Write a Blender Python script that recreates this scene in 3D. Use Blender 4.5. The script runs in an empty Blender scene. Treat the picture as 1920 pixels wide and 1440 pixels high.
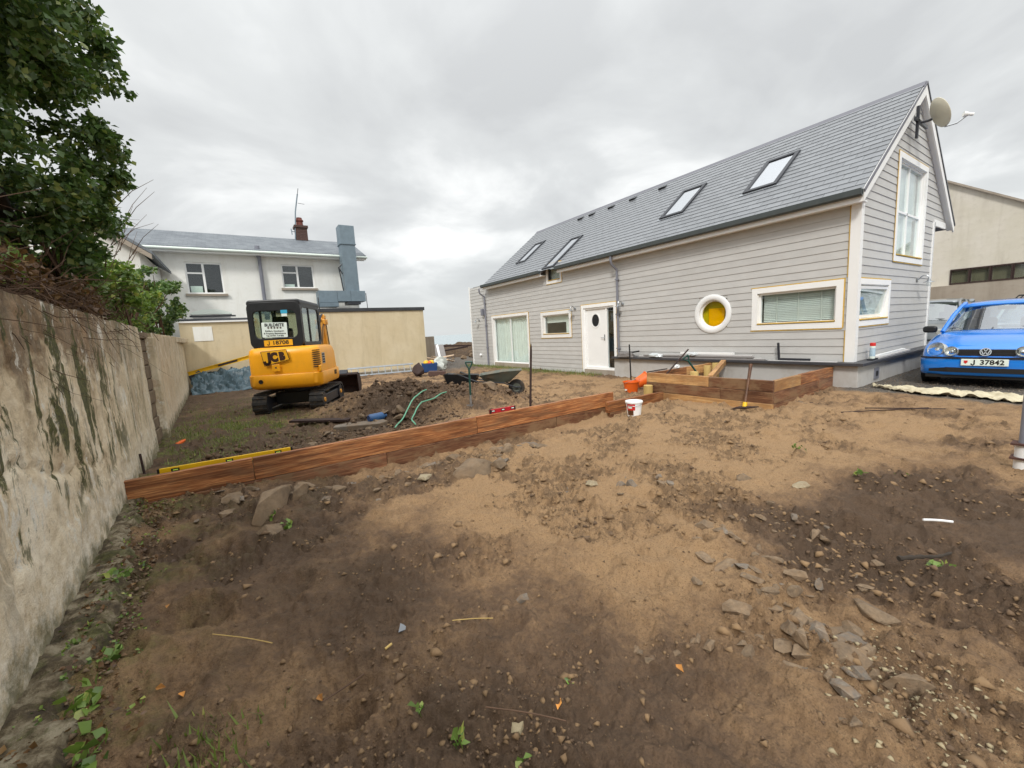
import bpy, bmesh, math, random
import numpy as np
from mathutils import Matrix, Vector, Euler
random.seed(7); np.random.seed(7)
R = math.radians
scene = bpy.context.scene
COL = scene.collection

# ---------------------------------------------------------------- camera
cam_d = bpy.data.cameras.new('camera'); cam = bpy.data.objects.new('camera', cam_d); COL.objects.link(cam)
cam_d.sensor_fit = 'HORIZONTAL'; cam_d.sensor_width = 36.0; cam_d.lens = 763.0/1920*36
cam_d.clip_start = 0.05; cam_d.clip_end = 20000
EYE = Vector((0, 0, 1.38))
right = Vector((0.8316, -0.5526, -0.0560)); fwd = Vector((0.5421, 0.8302, -0.1283))
right.normalize(); fwd = (fwd-right*fwd.dot(right)).normalized(); upv = right.cross(fwd)
mw = Matrix((right, upv, -fwd)).transposed().to_4x4(); mw.translation = EYE
cam.matrix_world = mw
scene.camera = cam

# ---------------------------------------------------------------- sky, sun, exposure
SUN_EL, SUN_AZ = R(42), R(232)      # soft overcast light, from the left
w = bpy.data.worlds.new('World'); scene.world = w; w.use_nodes = True
nt = w.node_tree; N = nt.nodes; L = nt.links; N.clear()
def nd(t, **k):
    n = N.new(t)
    for a, b in k.items(): setattr(n, a, b)
    return n
out = nd('ShaderNodeOutputWorld'); mixs = nd('ShaderNodeMixShader'); b1 = nd('ShaderNodeBackground'); b2 = nd('ShaderNodeBackground')
sky = nd('ShaderNodeTexSky', sky_type='NISHITA'); sky.sun_disc = False; sky.sun_elevation = SUN_EL; sky.sun_rotation = SUN_AZ
b1.inputs[1].default_value = 0.07; L.new(sky.outputs[0], b1.inputs[0])
tc = nd('ShaderNodeTexCoord'); sep = nd('ShaderNodeSeparateXYZ'); L.new(tc.outputs['Generated'], sep.inputs[0])
def mth(op, a, b=None, c=None):
    n = nd('ShaderNodeMath', operation=op)
    for i, q in enumerate((a, b, c)):
        if q is None: continue
        if isinstance(q, (int, float)): n.inputs[i].default_value = q
        else: L.new(q, n.inputs[i])
    return n.outputs[0]
zc = mth('MAXIMUM', sep.outputs[2], 0.0)
den = mth('ADD', zc, 0.22)
cx_ = mth('DIVIDE', sep.outputs[0], den); cy_ = mth('DIVIDE', sep.outputs[1], den)
comb = nd('ShaderNodeCombineXYZ'); L.new(cx_, comb.inputs[0]); L.new(cy_, comb.inputs[1])
n1 = nd('ShaderNodeTexNoise'); n1.inputs['Scale'].default_value = 1.5; n1.inputs['Detail'].default_value = 6; n1.inputs['Roughness'].default_value = 0.52; n1.inputs['Distortion'].default_value = 0.35
L.new(comb.outputs[0], n1.inputs['Vector'])
n2 = nd('ShaderNodeTexNoise'); n2.inputs['Scale'].default_value = 0.5; n2.inputs['Detail'].default_value = 3
L.new(comb.outputs[0], n2.inputs['Vector'])
cl = mth('ADD', mth('MULTIPLY', n1.outputs[0], 0.7), mth('MULTIPLY', n2.outputs[0], 0.5))
ramp = nd('ShaderNodeValToRGB'); L.new(cl, ramp.inputs[0])
ramp.color_ramp.elements[0].position = 0.49; ramp.color_ramp.elements[0].color = (0.535, 0.547, 0.552, 1)
ramp.color_ramp.elements[1].position = 0.72; ramp.color_ramp.elements[1].color = (0.92, 0.93, 0.92, 1)
e = ramp.color_ramp.elements.new(0.60); e.color = (0.645, 0.66, 0.66, 1)
# clouds fade to an even pale grey at the horizon; overcast skies brighten to the zenith
mixh = nd('ShaderNodeMixRGB'); mixh.inputs[2].default_value = (0.60, 0.62, 0.62, 1)
hz = nd('ShaderNodeMapRange'); hz.inputs[1].default_value = 0.0; hz.inputs[2].default_value = 0.22; hz.inputs[3].default_value = 1; hz.inputs[4].default_value = 0
L.new(zc, hz.inputs[0]); L.new(hz.outputs[0], mixh.inputs[0]); L.new(ramp.outputs[0], mixh.inputs[1])
L.new(mixh.outputs[0], b2.inputs[0])
L.new(mth('MULTIPLY_ADD', mth('POWER', zc, 5.0), 2.2, 0.90), b2.inputs[1])
mixs.inputs[0].default_value = 0.94
L.new(b1.outputs[0], mixs.inputs[1]); L.new(b2.outputs[0], mixs.inputs[2]); L.new(mixs.outputs[0], out.inputs[0])
sd = bpy.data.lights.new('sun', 'SUN'); sun = bpy.data.objects.new('sun', sd); COL.objects.link(sun)
sd.energy = 1.5; sd.angle = R(10.5); sd.color = (1.0, 0.965, 0.91)
sdir = Vector((math.sin(SUN_AZ)*math.cos(SUN_EL), math.cos(SUN_AZ)*math.cos(SUN_EL), math.sin(SUN_EL)))
sun.rotation_euler = sdir.to_track_quat('Z', 'Y').to_euler()
vs = scene.view_settings; vs.view_transform = 'Standard'; vs.look = 'None'; vs.exposure = 0.46; vs.gamma = 1.0; vs.use_curve_mapping = False
scene.cycles.max_bounces = 6; scene.cycles.diffuse_bounces = 3; scene.cycles.glossy_bounces = 3; scene.cycles.transparent_max_bounces = 12
scene.cycles.use_denoising = True

# ---------------------------------------------------------------- materials
def lin(c):
    return tuple((x/12.92 if x <= 0.04045 else ((x+0.055)/1.055)**2.4) for x in c)
def s(r, g, b): return lin((r/255, g/255, b/255))
MATS = {}
class NT:
    def __init__(self, name):
        m = bpy.data.materials.new(name); m.use_nodes = True; self.m = m; self.t = m.node_tree; self.t.nodes.clear()
        self.o = self.n('ShaderNodeOutputMaterial'); self.p = self.n('ShaderNodeBsdfPrincipled'); self.l(self.p.outputs[0], self.o.inputs[0])
        self.tc = self.n('ShaderNodeTexCoord'); self.oi = self.n('ShaderNodeObjectInfo'); MATS[name] = m
    def n(self, t, **k):
        q = self.t.nodes.new(t)
        for a, b in k.items(): setattr(q, a, b)
        return q
    def l(self, a, b): self.t.links.new(a, b)
    def setin(self, sock, v):
        if isinstance(v, bpy.types.NodeSocket): self.l(v, sock)
        elif isinstance(v, tuple) and len(v) == 3 and sock.type == 'RGBA': sock.default_value = (*v, 1)
        else: sock.default_value = v
    def math(self, op, a, b=0.0, c=0.0, clamp=False):
        q = self.n('ShaderNodeMath', operation=op); q.use_clamp = clamp
        for i, v in enumerate((a, b, c)): self.setin(q.inputs[i], v)
        return q.outputs[0]
    def coords(self, scale=(1, 1, 1), rnd=True, kind='Object'):
        mp = self.n('ShaderNodeMapping'); mp.inputs['Scale'].default_value = scale; self.l(self.tc.outputs[kind], mp.inputs[0])
        if rnd:
            sc = self.n('ShaderNodeVectorMath', operation='SCALE'); self.l(self.oi.outputs['Random'], sc.inputs[3]); sc.inputs[0].default_value = (37, 53, 71)
            self.l(sc.outputs[0], mp.inputs[1])
        return mp.outputs[0]
    def noise(self, scale, vec=None, detail=4, rough=0.55, dist=0.0):
        q = self.n('ShaderNodeTexNoise'); q.inputs['Scale'].default_value = scale; q.inputs['Detail'].default_value = detail
        q.inputs['Roughness'].default_value = rough; q.inputs['Distortion'].default_value = dist
        if vec is not None: self.l(vec, q.inputs['Vector'])
        return q.outputs[0]
    def ramp(self, fac, stops):
        q = self.n('ShaderNodeValToRGB'); cr = q.color_ramp
        while len(cr.elements) < len(stops): cr.elements.new(0.5)
        for el, (p, c) in zip(cr.elements, stops):
            el.position = p; el.color = (*c, 1) if not isinstance(c, (int, float)) else (c, c, c, 1)
        self.l(fac, q.inputs[0]); return q.outputs[0]
    def mix(self, fac, a, b, mode='MIX'):
        q = self.n('ShaderNodeMixRGB', blend_type=mode)
        self.setin(q.inputs[0], fac); self.setin(q.inputs[1], a); self.setin(q.inputs[2], b); return q.outputs[0]
    def bump(self, h, strength, dist=0.01, prev=None):
        q = self.n('ShaderNodeBump'); q.inputs['Strength'].default_value = strength; q.inputs['Distance'].default_value = dist
        self.l(h, q.inputs['Height'])
        if prev is not None: self.l(prev, q.inputs['Normal'])
        return q.outputs[0]
    def attr(self, name):
        q = self.n('ShaderNodeAttribute'); q.attribute_name = name; return q.outputs['Fac']
    def fin(self, col=None, rough=None, normal=None, metal=None, **k):
        if col is not None: self.setin(self.p.inputs['Base Color'], col)
        if rough is not None: self.setin(self.p.inputs['Roughness'], rough)
        if normal is not None: self.l(normal, self.p.inputs['Normal'])
        if metal is not None: self.p.inputs['Metallic'].default_value = metal
        for a, b in k.items(): self.setin(self.p.inputs[a.replace('_', ' ')], b)
        return self.m
def sh(c, f): return tuple(min(1, x*f) for x in c)
def plain(name, col, rough=0.7, var=0.12, scale=6.0, bump=0.08, bscale=80, metal=0.0, dirt=0.0, dirtcol=None, objvar=0.06, stretch=(1, 1, 1), **k):
    t = NT(name); v = t.coords(stretch)
    n = t.noise(scale, v, 5, 0.6)
    c = t.ramp(n, [(0.3, sh(col, 1-var)), (0.7, sh(col, 1+var))])
    if objvar:
        f = t.math('MULTIPLY_ADD', t.oi.outputs['Random'], 2*objvar, 1-objvar)
        cc = t.n('ShaderNodeCombineXYZ')
        for i in range(3): t.l(f, cc.inputs[i])
        c = t.mix(1.0, c, cc.outputs[0], 'MULTIPLY')
    if dirt:
        d = t.noise(scale*0.7, t.coords((1.3, 1.1, 0.9)), 8, 0.7)
        fd = t.ramp(d, [(0.48, 0.0), (0.68, dirt)])
        c = t.mix(fd, c, dirtcol or s(96, 78, 60))
    nn = t.bump(t.noise(bscale, v, 4, 0.6), bump, 0.006)
    r = t.math('MULTIPLY_ADD', n, 0.2, rough-0.1, clamp=True)
    return t.fin(c, r, nn, metal, **k)
def glass(name, tint=(0.9, 0.95, 0.95), refl=0.10, rough=0.02):
    t = NT(name); t.t.nodes.remove(t.p)
    tr = t.n('ShaderNodeBsdfTransparent'); tr.inputs[0].default_value = (*tint, 1)
    gl = t.n('ShaderNodeBsdfGlossy'); gl.inputs['Roughness'].default_value = rough; gl.inputs[0].default_value = (0.95, 0.97, 1, 1)
    fr = t.n('ShaderNodeLayerWeight'); fr.inputs[0].default_value = 0.5
    f = t.math('MULTIPLY_ADD', t.math('POWER', fr.outputs['Facing'], 4.5), 0.75, refl*0.5+0.02, clamp=True)   # the same from both faces of the pane
    mx = t.n('ShaderNodeMixShader'); t.l(f, mx.inputs[0]); t.l(tr.outputs[0], mx.inputs[1]); t.l(gl.outputs[0], mx.inputs[2]); t.l(mx.outputs[0], t.o.inputs[0])
    return t.m

plain('white_paint', s(243, 243, 241), 0.5, 0.02, 3, 0.03, 120, dirt=0.05, dirtcol=s(200, 192, 178))
plain('white_upvc', s(244, 245, 244), 0.35, 0.02, 3, 0.0, 50)
plain('board_grey', s(193, 192, 189), 0.55, 0.05, 2.5, 0.06, 140, objvar=0.035, dirt=0.10, dirtcol=s(150, 140, 128))
plain('render_grey', s(186, 184, 180), 0.85, 0.05, 3, 0.15, 200, dirt=0.35, dirtcol=s(150, 138, 120))
plain('ledge_stone', s(66, 66, 70), 0.45, 0.15, 6, 0.06, 120)
plain('slate', s(124, 127, 131), 0.31, 0.10, 9, 0.10, 90, objvar=0.10, dirt=0.12, dirtcol=s(100, 104, 112))
plain('slate_ridge', s(104, 104, 112), 0.5, 0.1, 4, 0.1, 80)
plain('gutter_grey', s(70, 76, 76), 0.4, 0.1, 6, 0.03, 60)
plain('pipe_grey', s(128, 130, 140), 0.4, 0.06, 6, 0.03, 60)
plain('dark_metal', s(48, 50, 56), 0.42, 0.15, 6, 0.05, 80)
plain('black_plastic', s(28, 29, 31), 0.45, 0.2, 8, 0.05, 100)
plain('sealant_yellow', s(206, 168, 74), 0.6, 0.18, 14, 0.1, 60)
plain('curtain', s(226, 232, 228), 0.9, 0.06, 4, 0.05, 60)
plain('blind', s(226, 230, 226), 0.6, 0.03, 4, 0, 60)
plain('dark_interior', s(30, 31, 33), 0.9, 0.2, 3)
plain('room_wall', s(120, 118, 112), 0.9, 0.1, 3)
plain('poster_yellow', s(240, 200, 10), 0.7, 0.04, 3)
plain('roofing_felt', s(64, 66, 70), 0.9, 0.2, 5, 0.3, 60)
plain('steel', s(176, 180, 184), 0.35, 0.1, 8, 0.05, 60, metal=0.85)
plain('galvanised', s(122, 138, 148), 0.5, 0.10, 5, 0.04, 40, metal=0.25, dirt=0.3, dirtcol=s(96, 108, 116))
plain('rusty_iron', s(78, 50, 40), 0.85, 0.35, 20, 0.3, 90)
plain('dark_rust', s(58, 42, 38), 0.8, 0.3, 15, 0.3, 90, metal=0.1)
plain('rubber', s(46, 45, 44), 0.85, 0.2, 10, 0.15, 90, dirt=0.75, dirtcol=s(104, 88, 70))
plain('digger_yellow', s(252, 172, 28), 0.34, 0.04, 3, 0.03, 50, dirt=0.25, dirtcol=s(190, 132, 52))
plain('boom_yellow', s(240, 168, 56), 0.5, 0.08, 5, 0.05, 50, dirt=0.4, dirtcol=s(150, 104, 52))
plain('plate_yellow', s(250, 182, 28), 0.5, 0.03, 3)
plain('print_black', s(22, 20, 20), 0.6, 0.05, 3)
plain('print_brown', s(60, 30, 14), 0.6, 0.05, 3)
plain('print_red', s(206, 44, 40), 0.5, 0.05, 3)
plain('sign_white', s(226, 236, 228), 0.5, 0.03, 3)
plain('sticker_blue', s(60, 170, 205), 0.5, 0.03, 3)
plain('chrome', s(222, 224, 226), 0.15, 0.02, 3, metal=1.0)
plain('orange_plastic', s(232, 102, 26), 0.5, 0.06, 6, 0.05, 50, dirt=0.2, dirtcol=s(170, 90, 50))
plain('green_plastic', s(22, 66, 58), 0.45, 0.1, 6, 0.05, 60)
plain('green_hose', s(112, 180, 146), 0.4, 0.08, 6, 0.03, 60)
plain('blue_plastic', s(54, 98, 148), 0.45, 0.1, 6, 0.05, 60, dirt=0.3, dirtcol=s(110, 100, 84))
plain('crate_blue', s(38, 72, 124), 0.5, 0.1, 6)
plain('level_yellow', s(238, 190, 20), 0.45, 0.05, 5, 0.03, 60, dirt=0.2, dirtcol=s(170, 130, 40))
plain('level_red', s(178, 26, 40), 0.4, 0.08, 5, 0.03, 60)
plain('vial_green', s(190, 230, 90), 0.2, 0.02, 3)
plain('barrow_grey', s(92, 97, 88), 0.6, 0.15, 6, 0.08, 60, dirt=0.85, dirtcol=s(120, 104, 82))
plain('clear_film', s(206, 212, 214), 0.25, 0.08, 9, 0.4, 20)
plain('grey_cloth', s(120, 116, 114), 0.9, 0.12, 8, 0.3, 60)
plain('geotextile', s(206, 196, 168), 0.9, 0.08, 5, 0.3, 50, dirt=0.5, dirtcol=s(150, 128, 96))
plain('tarp_blue', s(76, 98, 108), 0.38, 0.25, 5, 0.2, 20, dirt=0.4, dirtcol=s(50, 66, 74))
plain('brick_red', s(86, 66, 60), 0.9, 0.2, 14, 0.35, 70, objvar=0.18)
plain('terracotta', s(118, 66, 56), 0.8, 0.1, 9)
plain('timber_round', s(186, 158, 96), 0.8, 0.15, 12, 0.2, 60, stretch=(1, 1, 0.15))
plain('foam_pale', s(232, 206, 178), 0.9, 0.1, 6)
plain('sack_white', s(190, 194, 188), 0.7, 0.08, 6, 0.3, 30)
plain('sack_olive', s(104, 98, 74), 0.8, 0.12, 6)
plain('sticker_pale', s(176, 200, 216), 0.5, 0.05, 6)
plain('panel_pale', s(196, 194, 192), 0.6, 0.05, 6)
plain('panel_grey', s(140, 136, 134), 0.8, 0.08, 6)
plain('car_blue', s(20, 124, 220), 0.22, 0.02, 2, 0, 40, Coat_Weight=0.9, Coat_Roughness=0.04)
plain('car_grey', s(130, 136, 140), 0.3, 0.02, 2, 0, 40, metal=0.4, Coat_Weight=0.7, Coat_Roughness=0.06)
plain('car_silver', s(196, 200, 202), 0.3, 0.02, 2, 0, 40, metal=0.4, Coat_Weight=0.7, Coat_Roughness=0.06)
plain('lamp_reflector', s(214, 214, 206), 0.18, 0.1, 30, 0, 40, metal=0.6)
plain('dish_cream', s(206, 200, 180), 0.5, 0.05, 4, 0.02, 40)
plain('leaf_litter', s(186, 128, 62), 0.8, 0.25, 20, 0.2, 60, objvar=0.3)
plain('leaf_green', s(110, 150, 60), 0.6, 0.2, 20, 0.1, 60, objvar=0.25)
plain('chip_white', s(160, 146, 116), 0.8, 0.15, 20, 0.3, 60, objvar=0.1)
plain('twig', s(92, 70, 54), 0.9, 0.25, 12, 0.2, 60, objvar=0.2)
plain('bark', s(58, 50, 42), 0.95, 0.35, 9, 0.7, 30, stretch=(1, 1, 0.25))
glass('window_glass', (0.95, 0.98, 0.97), 0.08)
glass('skylight_glass', (0.55, 0.6, 0.62), 1.2, 0.05)
glass('car_glass', (0.5, 0.58, 0.55), 0.5)
glass('cab_glass', (0.80, 0.86, 0.84), 0.06)
glass('lens_glass', (0.9, 0.92, 0.92), 0.08)
glass('amber_glass', (0.9, 0.8, 0.12), 0.05)

# painted / rendered walls with weathering
def walled(name, base, pale, dirt, streak=0.5, rough=0.9):
    t = NT(name); v = t.coords(rnd=False)
    c = t.mix(t.ramp(t.noise(1.1, v, 6, 0.62), [(0.35, 0.0), (0.65, 1.0)]), base, pale)
    st = t.noise(1.0, t.coords((2.6, 2.6, 0.35), rnd=False), 6, 0.65, 0.4)
    c = t.mix(t.ramp(st, [(0.5, 0.0), (0.74, streak)]), c, dirt)
    bl = t.noise(4.5, v, 8, 0.7); c = t.mix(t.ramp(bl, [(0.54, 0.0), (0.72, streak*0.7)]), c, dirt)
    nn = t.bump(t.noise(60, v, 5, 0.6), 0.2, 0.01, t.bump(t.noise(5, v, 4), 0.25, 0.03))
    return t.fin(c, rough, nn)
walled('render_tan', s(208, 192, 158), s(218, 204, 174), s(178, 162, 128), 0.5)
walled('render_white', s(240, 240, 234), s(245, 245, 240), s(214, 210, 198), 0.45)
walled('render_cream', s(206, 200, 184), s(216, 210, 198), s(176, 168, 152), 0.5)
walled('render_band', s(160, 148, 134), s(170, 160, 146), s(128, 116, 102), 0.5)
def far_slate():
    t = NT('far_slate'); v = t.coords(rnd=False)
    b = t.n('ShaderNodeTexBrick'); b.inputs['Scale'].default_value = 1.0; b.inputs['Brick Width'].default_value = 0.3; b.inputs['Row Height'].default_value = 0.19; b.inputs['Mortar Size'].default_value = 0.006
    b.inputs['Color1'].default_value = (*s(108, 114, 120), 1); b.inputs['Color2'].default_value = (*s(94, 100, 107), 1); b.inputs['Mortar'].default_value = (*s(74, 80, 88), 1)
    t.l(v, b.inputs['Vector'])
    c = t.mix(t.ramp(t.noise(2.2, v, 6, 0.7), [(0.4, 0.0), (0.75, 0.45)]), b.outputs[0], s(150, 156, 160))
    return t.fin(c, 0.6, t.bump(b.outputs[1], 0.3, 0.01))
far_slate()
def wood(name, c1, c2, c3, mud=0.0):
    t = NT(name); v = t.coords((0.45, 13, 13)); v2 = t.coords((0.4, 3.2, 3.2))
    g = t.noise(6, v, 8, 0.65, 0.6); k = t.noise(2.2, v2, 5, 0.6, 0.8)
    c = t.ramp(g, [(0.36, c1), (0.5, c2), (0.64, c3)])
    c = t.mix(t.ramp(k, [(0.46, 0.0), (0.62, 0.8)]), c, sh(c1, 0.75))
    f = t.math('MULTIPLY_ADD', t.oi.outputs['Random'], 0.45, 0.76); cc = t.n('ShaderNodeCombineXYZ')
    for i in range(3): t.l(f, cc.inputs[i])
    c = t.mix(1.0, c, cc.outputs[0], 'MULTIPLY')
    if mud:
        m = t.noise(3.0, t.coords((1, 2, 2)), 8, 0.7); c = t.mix(t.ramp(m, [(0.47, 0.0), (0.6, mud)]), c, s(134, 106, 78))
    nn = t.bump(g, 0.3, 0.004)
    return t.fin(c, 0.5, nn)
wood('wood_red', s(100, 56, 31), s(160, 100, 58), s(204, 148, 96), 0.3)
wood('wood_top', s(158, 88, 54), s(206, 138, 92), s(222, 164, 118))
wood('wood_pale', s(176, 124, 76), s(204, 158, 104), s(220, 182, 128), 0.4)
wood('wood_muddy', s(92, 56, 38), s(130, 88, 62), s(160, 118, 86), 0.85)
wood('wood_handle', s(90, 56, 34), s(112, 74, 46), s(128, 90, 60))
def stone(name, a, b, mud=0.5):
    t = NT(name); v = t.coords((1, 1, 1))
    c = t.ramp(t.noise(5, v, 7, 0.65), [(0.3, a), (0.7, b)])
    f = t.math('MULTIPLY_ADD', t.oi.outputs['Random'], 0.4, 0.8); cc = t.n('ShaderNodeCombineXYZ')
    for i in range(3): t.l(f, cc.inputs[i])
    c = t.mix(1.0, c, cc.outputs[0], 'MULTIPLY')
    c = t.mix(t.ramp(t.noise(3.3, v, 6, 0.7), [(0.44, 0.0), (0.62, mud)]), c, s(128, 103, 76))
    nn = t.bump(t.noise(40, v, 6, 0.65), 0.4, 0.01, t.bump(t.noise(9, v, 5), 0.3, 0.03))
    return t.fin(c, 0.88, nn)
stone('stone_brown', s(98, 83, 67), s(138, 118, 94), 0.5)
stone('stone_grey', s(100, 92, 84), s(132, 122, 109), 0.6)
stone('stone_pale', s(138, 126, 102), s(162, 150, 124), 0.5)
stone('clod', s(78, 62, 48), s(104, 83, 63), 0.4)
stone('clod_sand', s(112, 90, 66), s(152, 123, 88), 0.3)
# ---------------------------------------------------------------- geometry helpers
class MB:
    def __init__(self): self.v = []; self.f = []
    def add(self, vs, fs):
        o = len(self.v); self.v += [tuple(p) for p in vs]; self.f += [tuple(i+o for i in q) for q in fs]; return self
    def box(self, x0, x1, y0, y1, z0, z1, M=None):
        p = [Vector((x, y, z)) for z in (z0, z1) for y in (y0, y1) for x in (x0, x1)]
        if M is not None: p = [M @ q for q in p]
        return self.add(p, [(0, 2, 3, 1), (4, 5, 7, 6), (0, 1, 5, 4), (2, 6, 7, 3), (0, 4, 6, 2), (1, 3, 7, 5)])
    def prism(self, pts, ax, a0, a1, M=None):
        n = len(pts)
        def mk(p, a): return Vector((a, p[0], p[1])) if ax == 'x' else Vector((p[0], a, p[1])) if ax == 'y' else Vector((p[0], p[1], a))
        vs = [mk(p, a0) for p in pts]+[mk(p, a1) for p in pts]
        if M is not None: vs = [M @ q for q in vs]
        return self.add(vs, [tuple(range(n-1, -1, -1)), tuple(range(n, 2*n))]+[(i, (i+1) % n, n+(i+1) % n, n+i) for i in range(n)])
    def loft(self, rings, closed=True, caps=True):
        n = len(rings[0]); o = []
        for r in rings: o += r
        fs = []
        for k in range(len(rings)-1):
            for i in range(n if closed else n-1):
                j = (i+1) % n; fs.append((k*n+i, k*n+j, (k+1)*n+j, (k+1)*n+i))
        if caps and closed: fs += [tuple(range(n-1, -1, -1)), tuple((len(rings)-1)*n+i for i in range(n))]
        return self.add(o, fs)
    def tube(self, path, r, n=8, caps=True):
        path = [Vector(p) for p in path]; rings = []; rr = r if isinstance(r, (list, tuple)) else [r]*len(path)
        prev = None
        for i, p in enumerate(path):
            d = (path[min(i+1, len(path)-1)]-path[max(i-1, 0)]).normalized()
            if prev is None:
                a = d.orthogonal().normalized()
            else:
                a = (prev-d*prev.dot(d)); a = a.normalized() if a.length > 1e-6 else d.orthogonal().normalized()
            prev = a; b = d.cross(a)
            rings.append([p+(a*math.cos(2*math.pi*k/n)+b*math.sin(2*math.pi*k/n))*rr[i] for k in range(n)])
        return self.loft(rings, True, caps)
    def lathe(self, prof, n=20, M=None, caps=True):
        rings = [[Vector((r*math.cos(2*math.pi*k/n), r*math.sin(2*math.pi*k/n), z)) for k in range(n)] for r, z in prof]
        if M is not None: rings = [[M @ p for p in q] for q in rings]
        return self.loft(rings, True, caps)
    def build(self, name, mat, parent=None, smooth=False, bev=0.0, ang=40, recalc=True, loc=None):
        me = bpy.data.meshes.new(name); me.from_pydata(self.v, [], self.f)
        if recalc:
            bm = bmesh.new(); bm.from_mesh(me); bmesh.ops.recalc_face_normals(bm, faces=bm.faces); bm.to_mesh(me); bm.free()
        if smooth:
            me.polygons.foreach_set('use_smooth', [True]*len(me.polygons)); me.set_sharp_from_angle(angle=R(ang))
        me.materials.append(MATS[mat]); me.update()
        return link(name, me, parent, bev, loc)
def link(name, me, parent=None, bev=0.0, loc=None):
    o = bpy.data.objects.new(name, me); COL.objects.link(o)
    if parent is not None: o.parent = parent
    if loc is not None: o.location = loc
    if bev:
        b = o.modifiers.new('bevel', 'BEVEL'); b.width = bev; b.segments = 2; b.limit_method = 'ANGLE'
    return o
def tag(o, label, cat, group=None, kind=None):
    o['label'] = label; o['category'] = cat
    if group: o['group'] = group
    if kind: o['kind'] = kind
    return o
def thing(name, label, cat, loc=(0, 0, 0), rot=(0, 0, 0), group=None):
    o = bpy.data.objects.new(name, None); COL.objects.link(o); o.empty_display_size = 0.1
    o.location = loc; o.rotation_euler = rot; return tag(o, label, cat, group)
def struct(o): o['kind'] = 'structure'; return o
def T(x, y, z): return Matrix.Translation((x, y, z))
def RX(a): return Matrix.Rotation(a, 4, 'X')
def RY(a): return Matrix.Rotation(a, 4, 'Y')
def RZ(a): return Matrix.Rotation(a, 4, 'Z')
def text(name, txt, size, mat, parent, M, ext=0.003, offset=0.0, sx=1.0, align='CENTER', shear=0.0):
    cu = bpy.data.curves.new(name, 'FONT'); cu.body = txt; cu.size = size; cu.extrude = ext; cu.offset = offset; cu.align_x = align; cu.align_y = 'CENTER'; cu.shear = shear; cu.resolution_u = 3
    tmp = bpy.data.objects.new('tmp_text', cu); COL.objects.link(tmp)
    dg = bpy.context.evaluated_depsgraph_get(); me = bpy.data.meshes.new_from_object(tmp.evaluated_get(dg))
    bpy.data.objects.remove(tmp); bpy.data.curves.remove(cu)
    me.transform(M @ Matrix.Diagonal((sx, 1, 1, 1))); me.materials.clear(); me.materials.append(MATS[mat])
    return link(name, me, parent)
def glyph(name, path, wd, mat, parent, M, ext=0.003):
    m = MB()
    for a, b in zip(path[:-1], path[1:]):
        d = Vector((b[0]-a[0], b[1]-a[1])).normalized(); n_ = Vector((-d.y, d.x))*wd/2; e_ = d*wd*0.25; a_ = Vector(a)-e_; b_ = Vector(b)+e_
        m.prism([tuple(a_+n_), tuple(a_-n_), tuple(b_-n_), tuple(b_+n_)], 'z', 0, ext, M)
    return m.build(name, mat, parent)
def jay(h, wd):
    r = h*0.22; return [(r, h/2), (r, -h/2+r)]+[(r*math.cos(a), -h/2+r+r*math.sin(a)) for a in np.linspace(-0.35, -math.pi, 7)]
def holes_split(a0, a1, b0, b1, holes):
    """rectangle minus rectangular holes -> list of rectangles (merged along a)"""
    As = sorted({a0, a1, *[min(max(h[i], a0), a1) for h in holes for i in (0, 1)]}); Bs = sorted({b0, b1, *[min(max(h[i], b0), b1) for h in holes for i in (2, 3)]})
    out = []
    for j in range(len(Bs)-1):
        run = None; bm_ = (Bs[j]+Bs[j+1])/2
        for i in range(len(As)-1):
            am = (As[i]+As[i+1])/2
            if any(h[0] < am < h[1] and h[2] < bm_ < h[3] for h in holes):
                if run: out.append(run); run = None
            else: run = (run[0], As[i+1], Bs[j], Bs[j+1]) if run else (As[i], As[i+1], Bs[j], Bs[j+1])
        if run: out.append(run)
    return out
# ---- gradient noise in numpy (for terrain)
_perm = np.random.RandomState(3).permutation(512); _perm = np.concatenate([_perm, _perm, _perm])
_ga = np.random.RandomState(5).rand(512)*2*np.pi; _gx, _gy = np.cos(_ga), np.sin(_ga)
def perlin(x, y):
    xi = np.floor(x).astype(int); yi = np.floor(y).astype(int); xf = x-xi; yf = y-yi
    u = xf*xf*xf*(xf*(xf*6-15)+10); v = yf*yf*yf*(yf*(yf*6-15)+10)
    def g(ix, iy, fx, fy):
        h = _perm[(_perm[ix & 511]+iy) & 511]; return _gx[h]*fx+_gy[h]*fy
    a = g(xi, yi, xf, yf); b = g(xi+1, yi, xf-1, yf); c = g(xi, yi+1, xf, yf-1); d = g(xi+1, yi+1, xf-1, yf-1)
    return (a+(b-a)*u)+((c+(d-c)*u)-(a+(b-a)*u))*v
def fbm(x, y, s_, o=4, g=0.5, seed=0.0):
    t = np.zeros_like(x, float); a = 1.0
    for k in range(o):
        t = t+a*perlin(x*s_+seed*17.3+k*31.7, y*s_-seed*9.1+k*13.9); s_ *= 2.03; a *= g
    return t
def sst(a, b, x):
    t = np.clip((x-a)/(b-a), 0, 1); return t*t*(3-2*t)
def gau(x, y, cx, cy, sx, sy): return np.exp(-0.5*(((x-cx)/sx)**2+((y-cy)/sy)**2))

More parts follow.
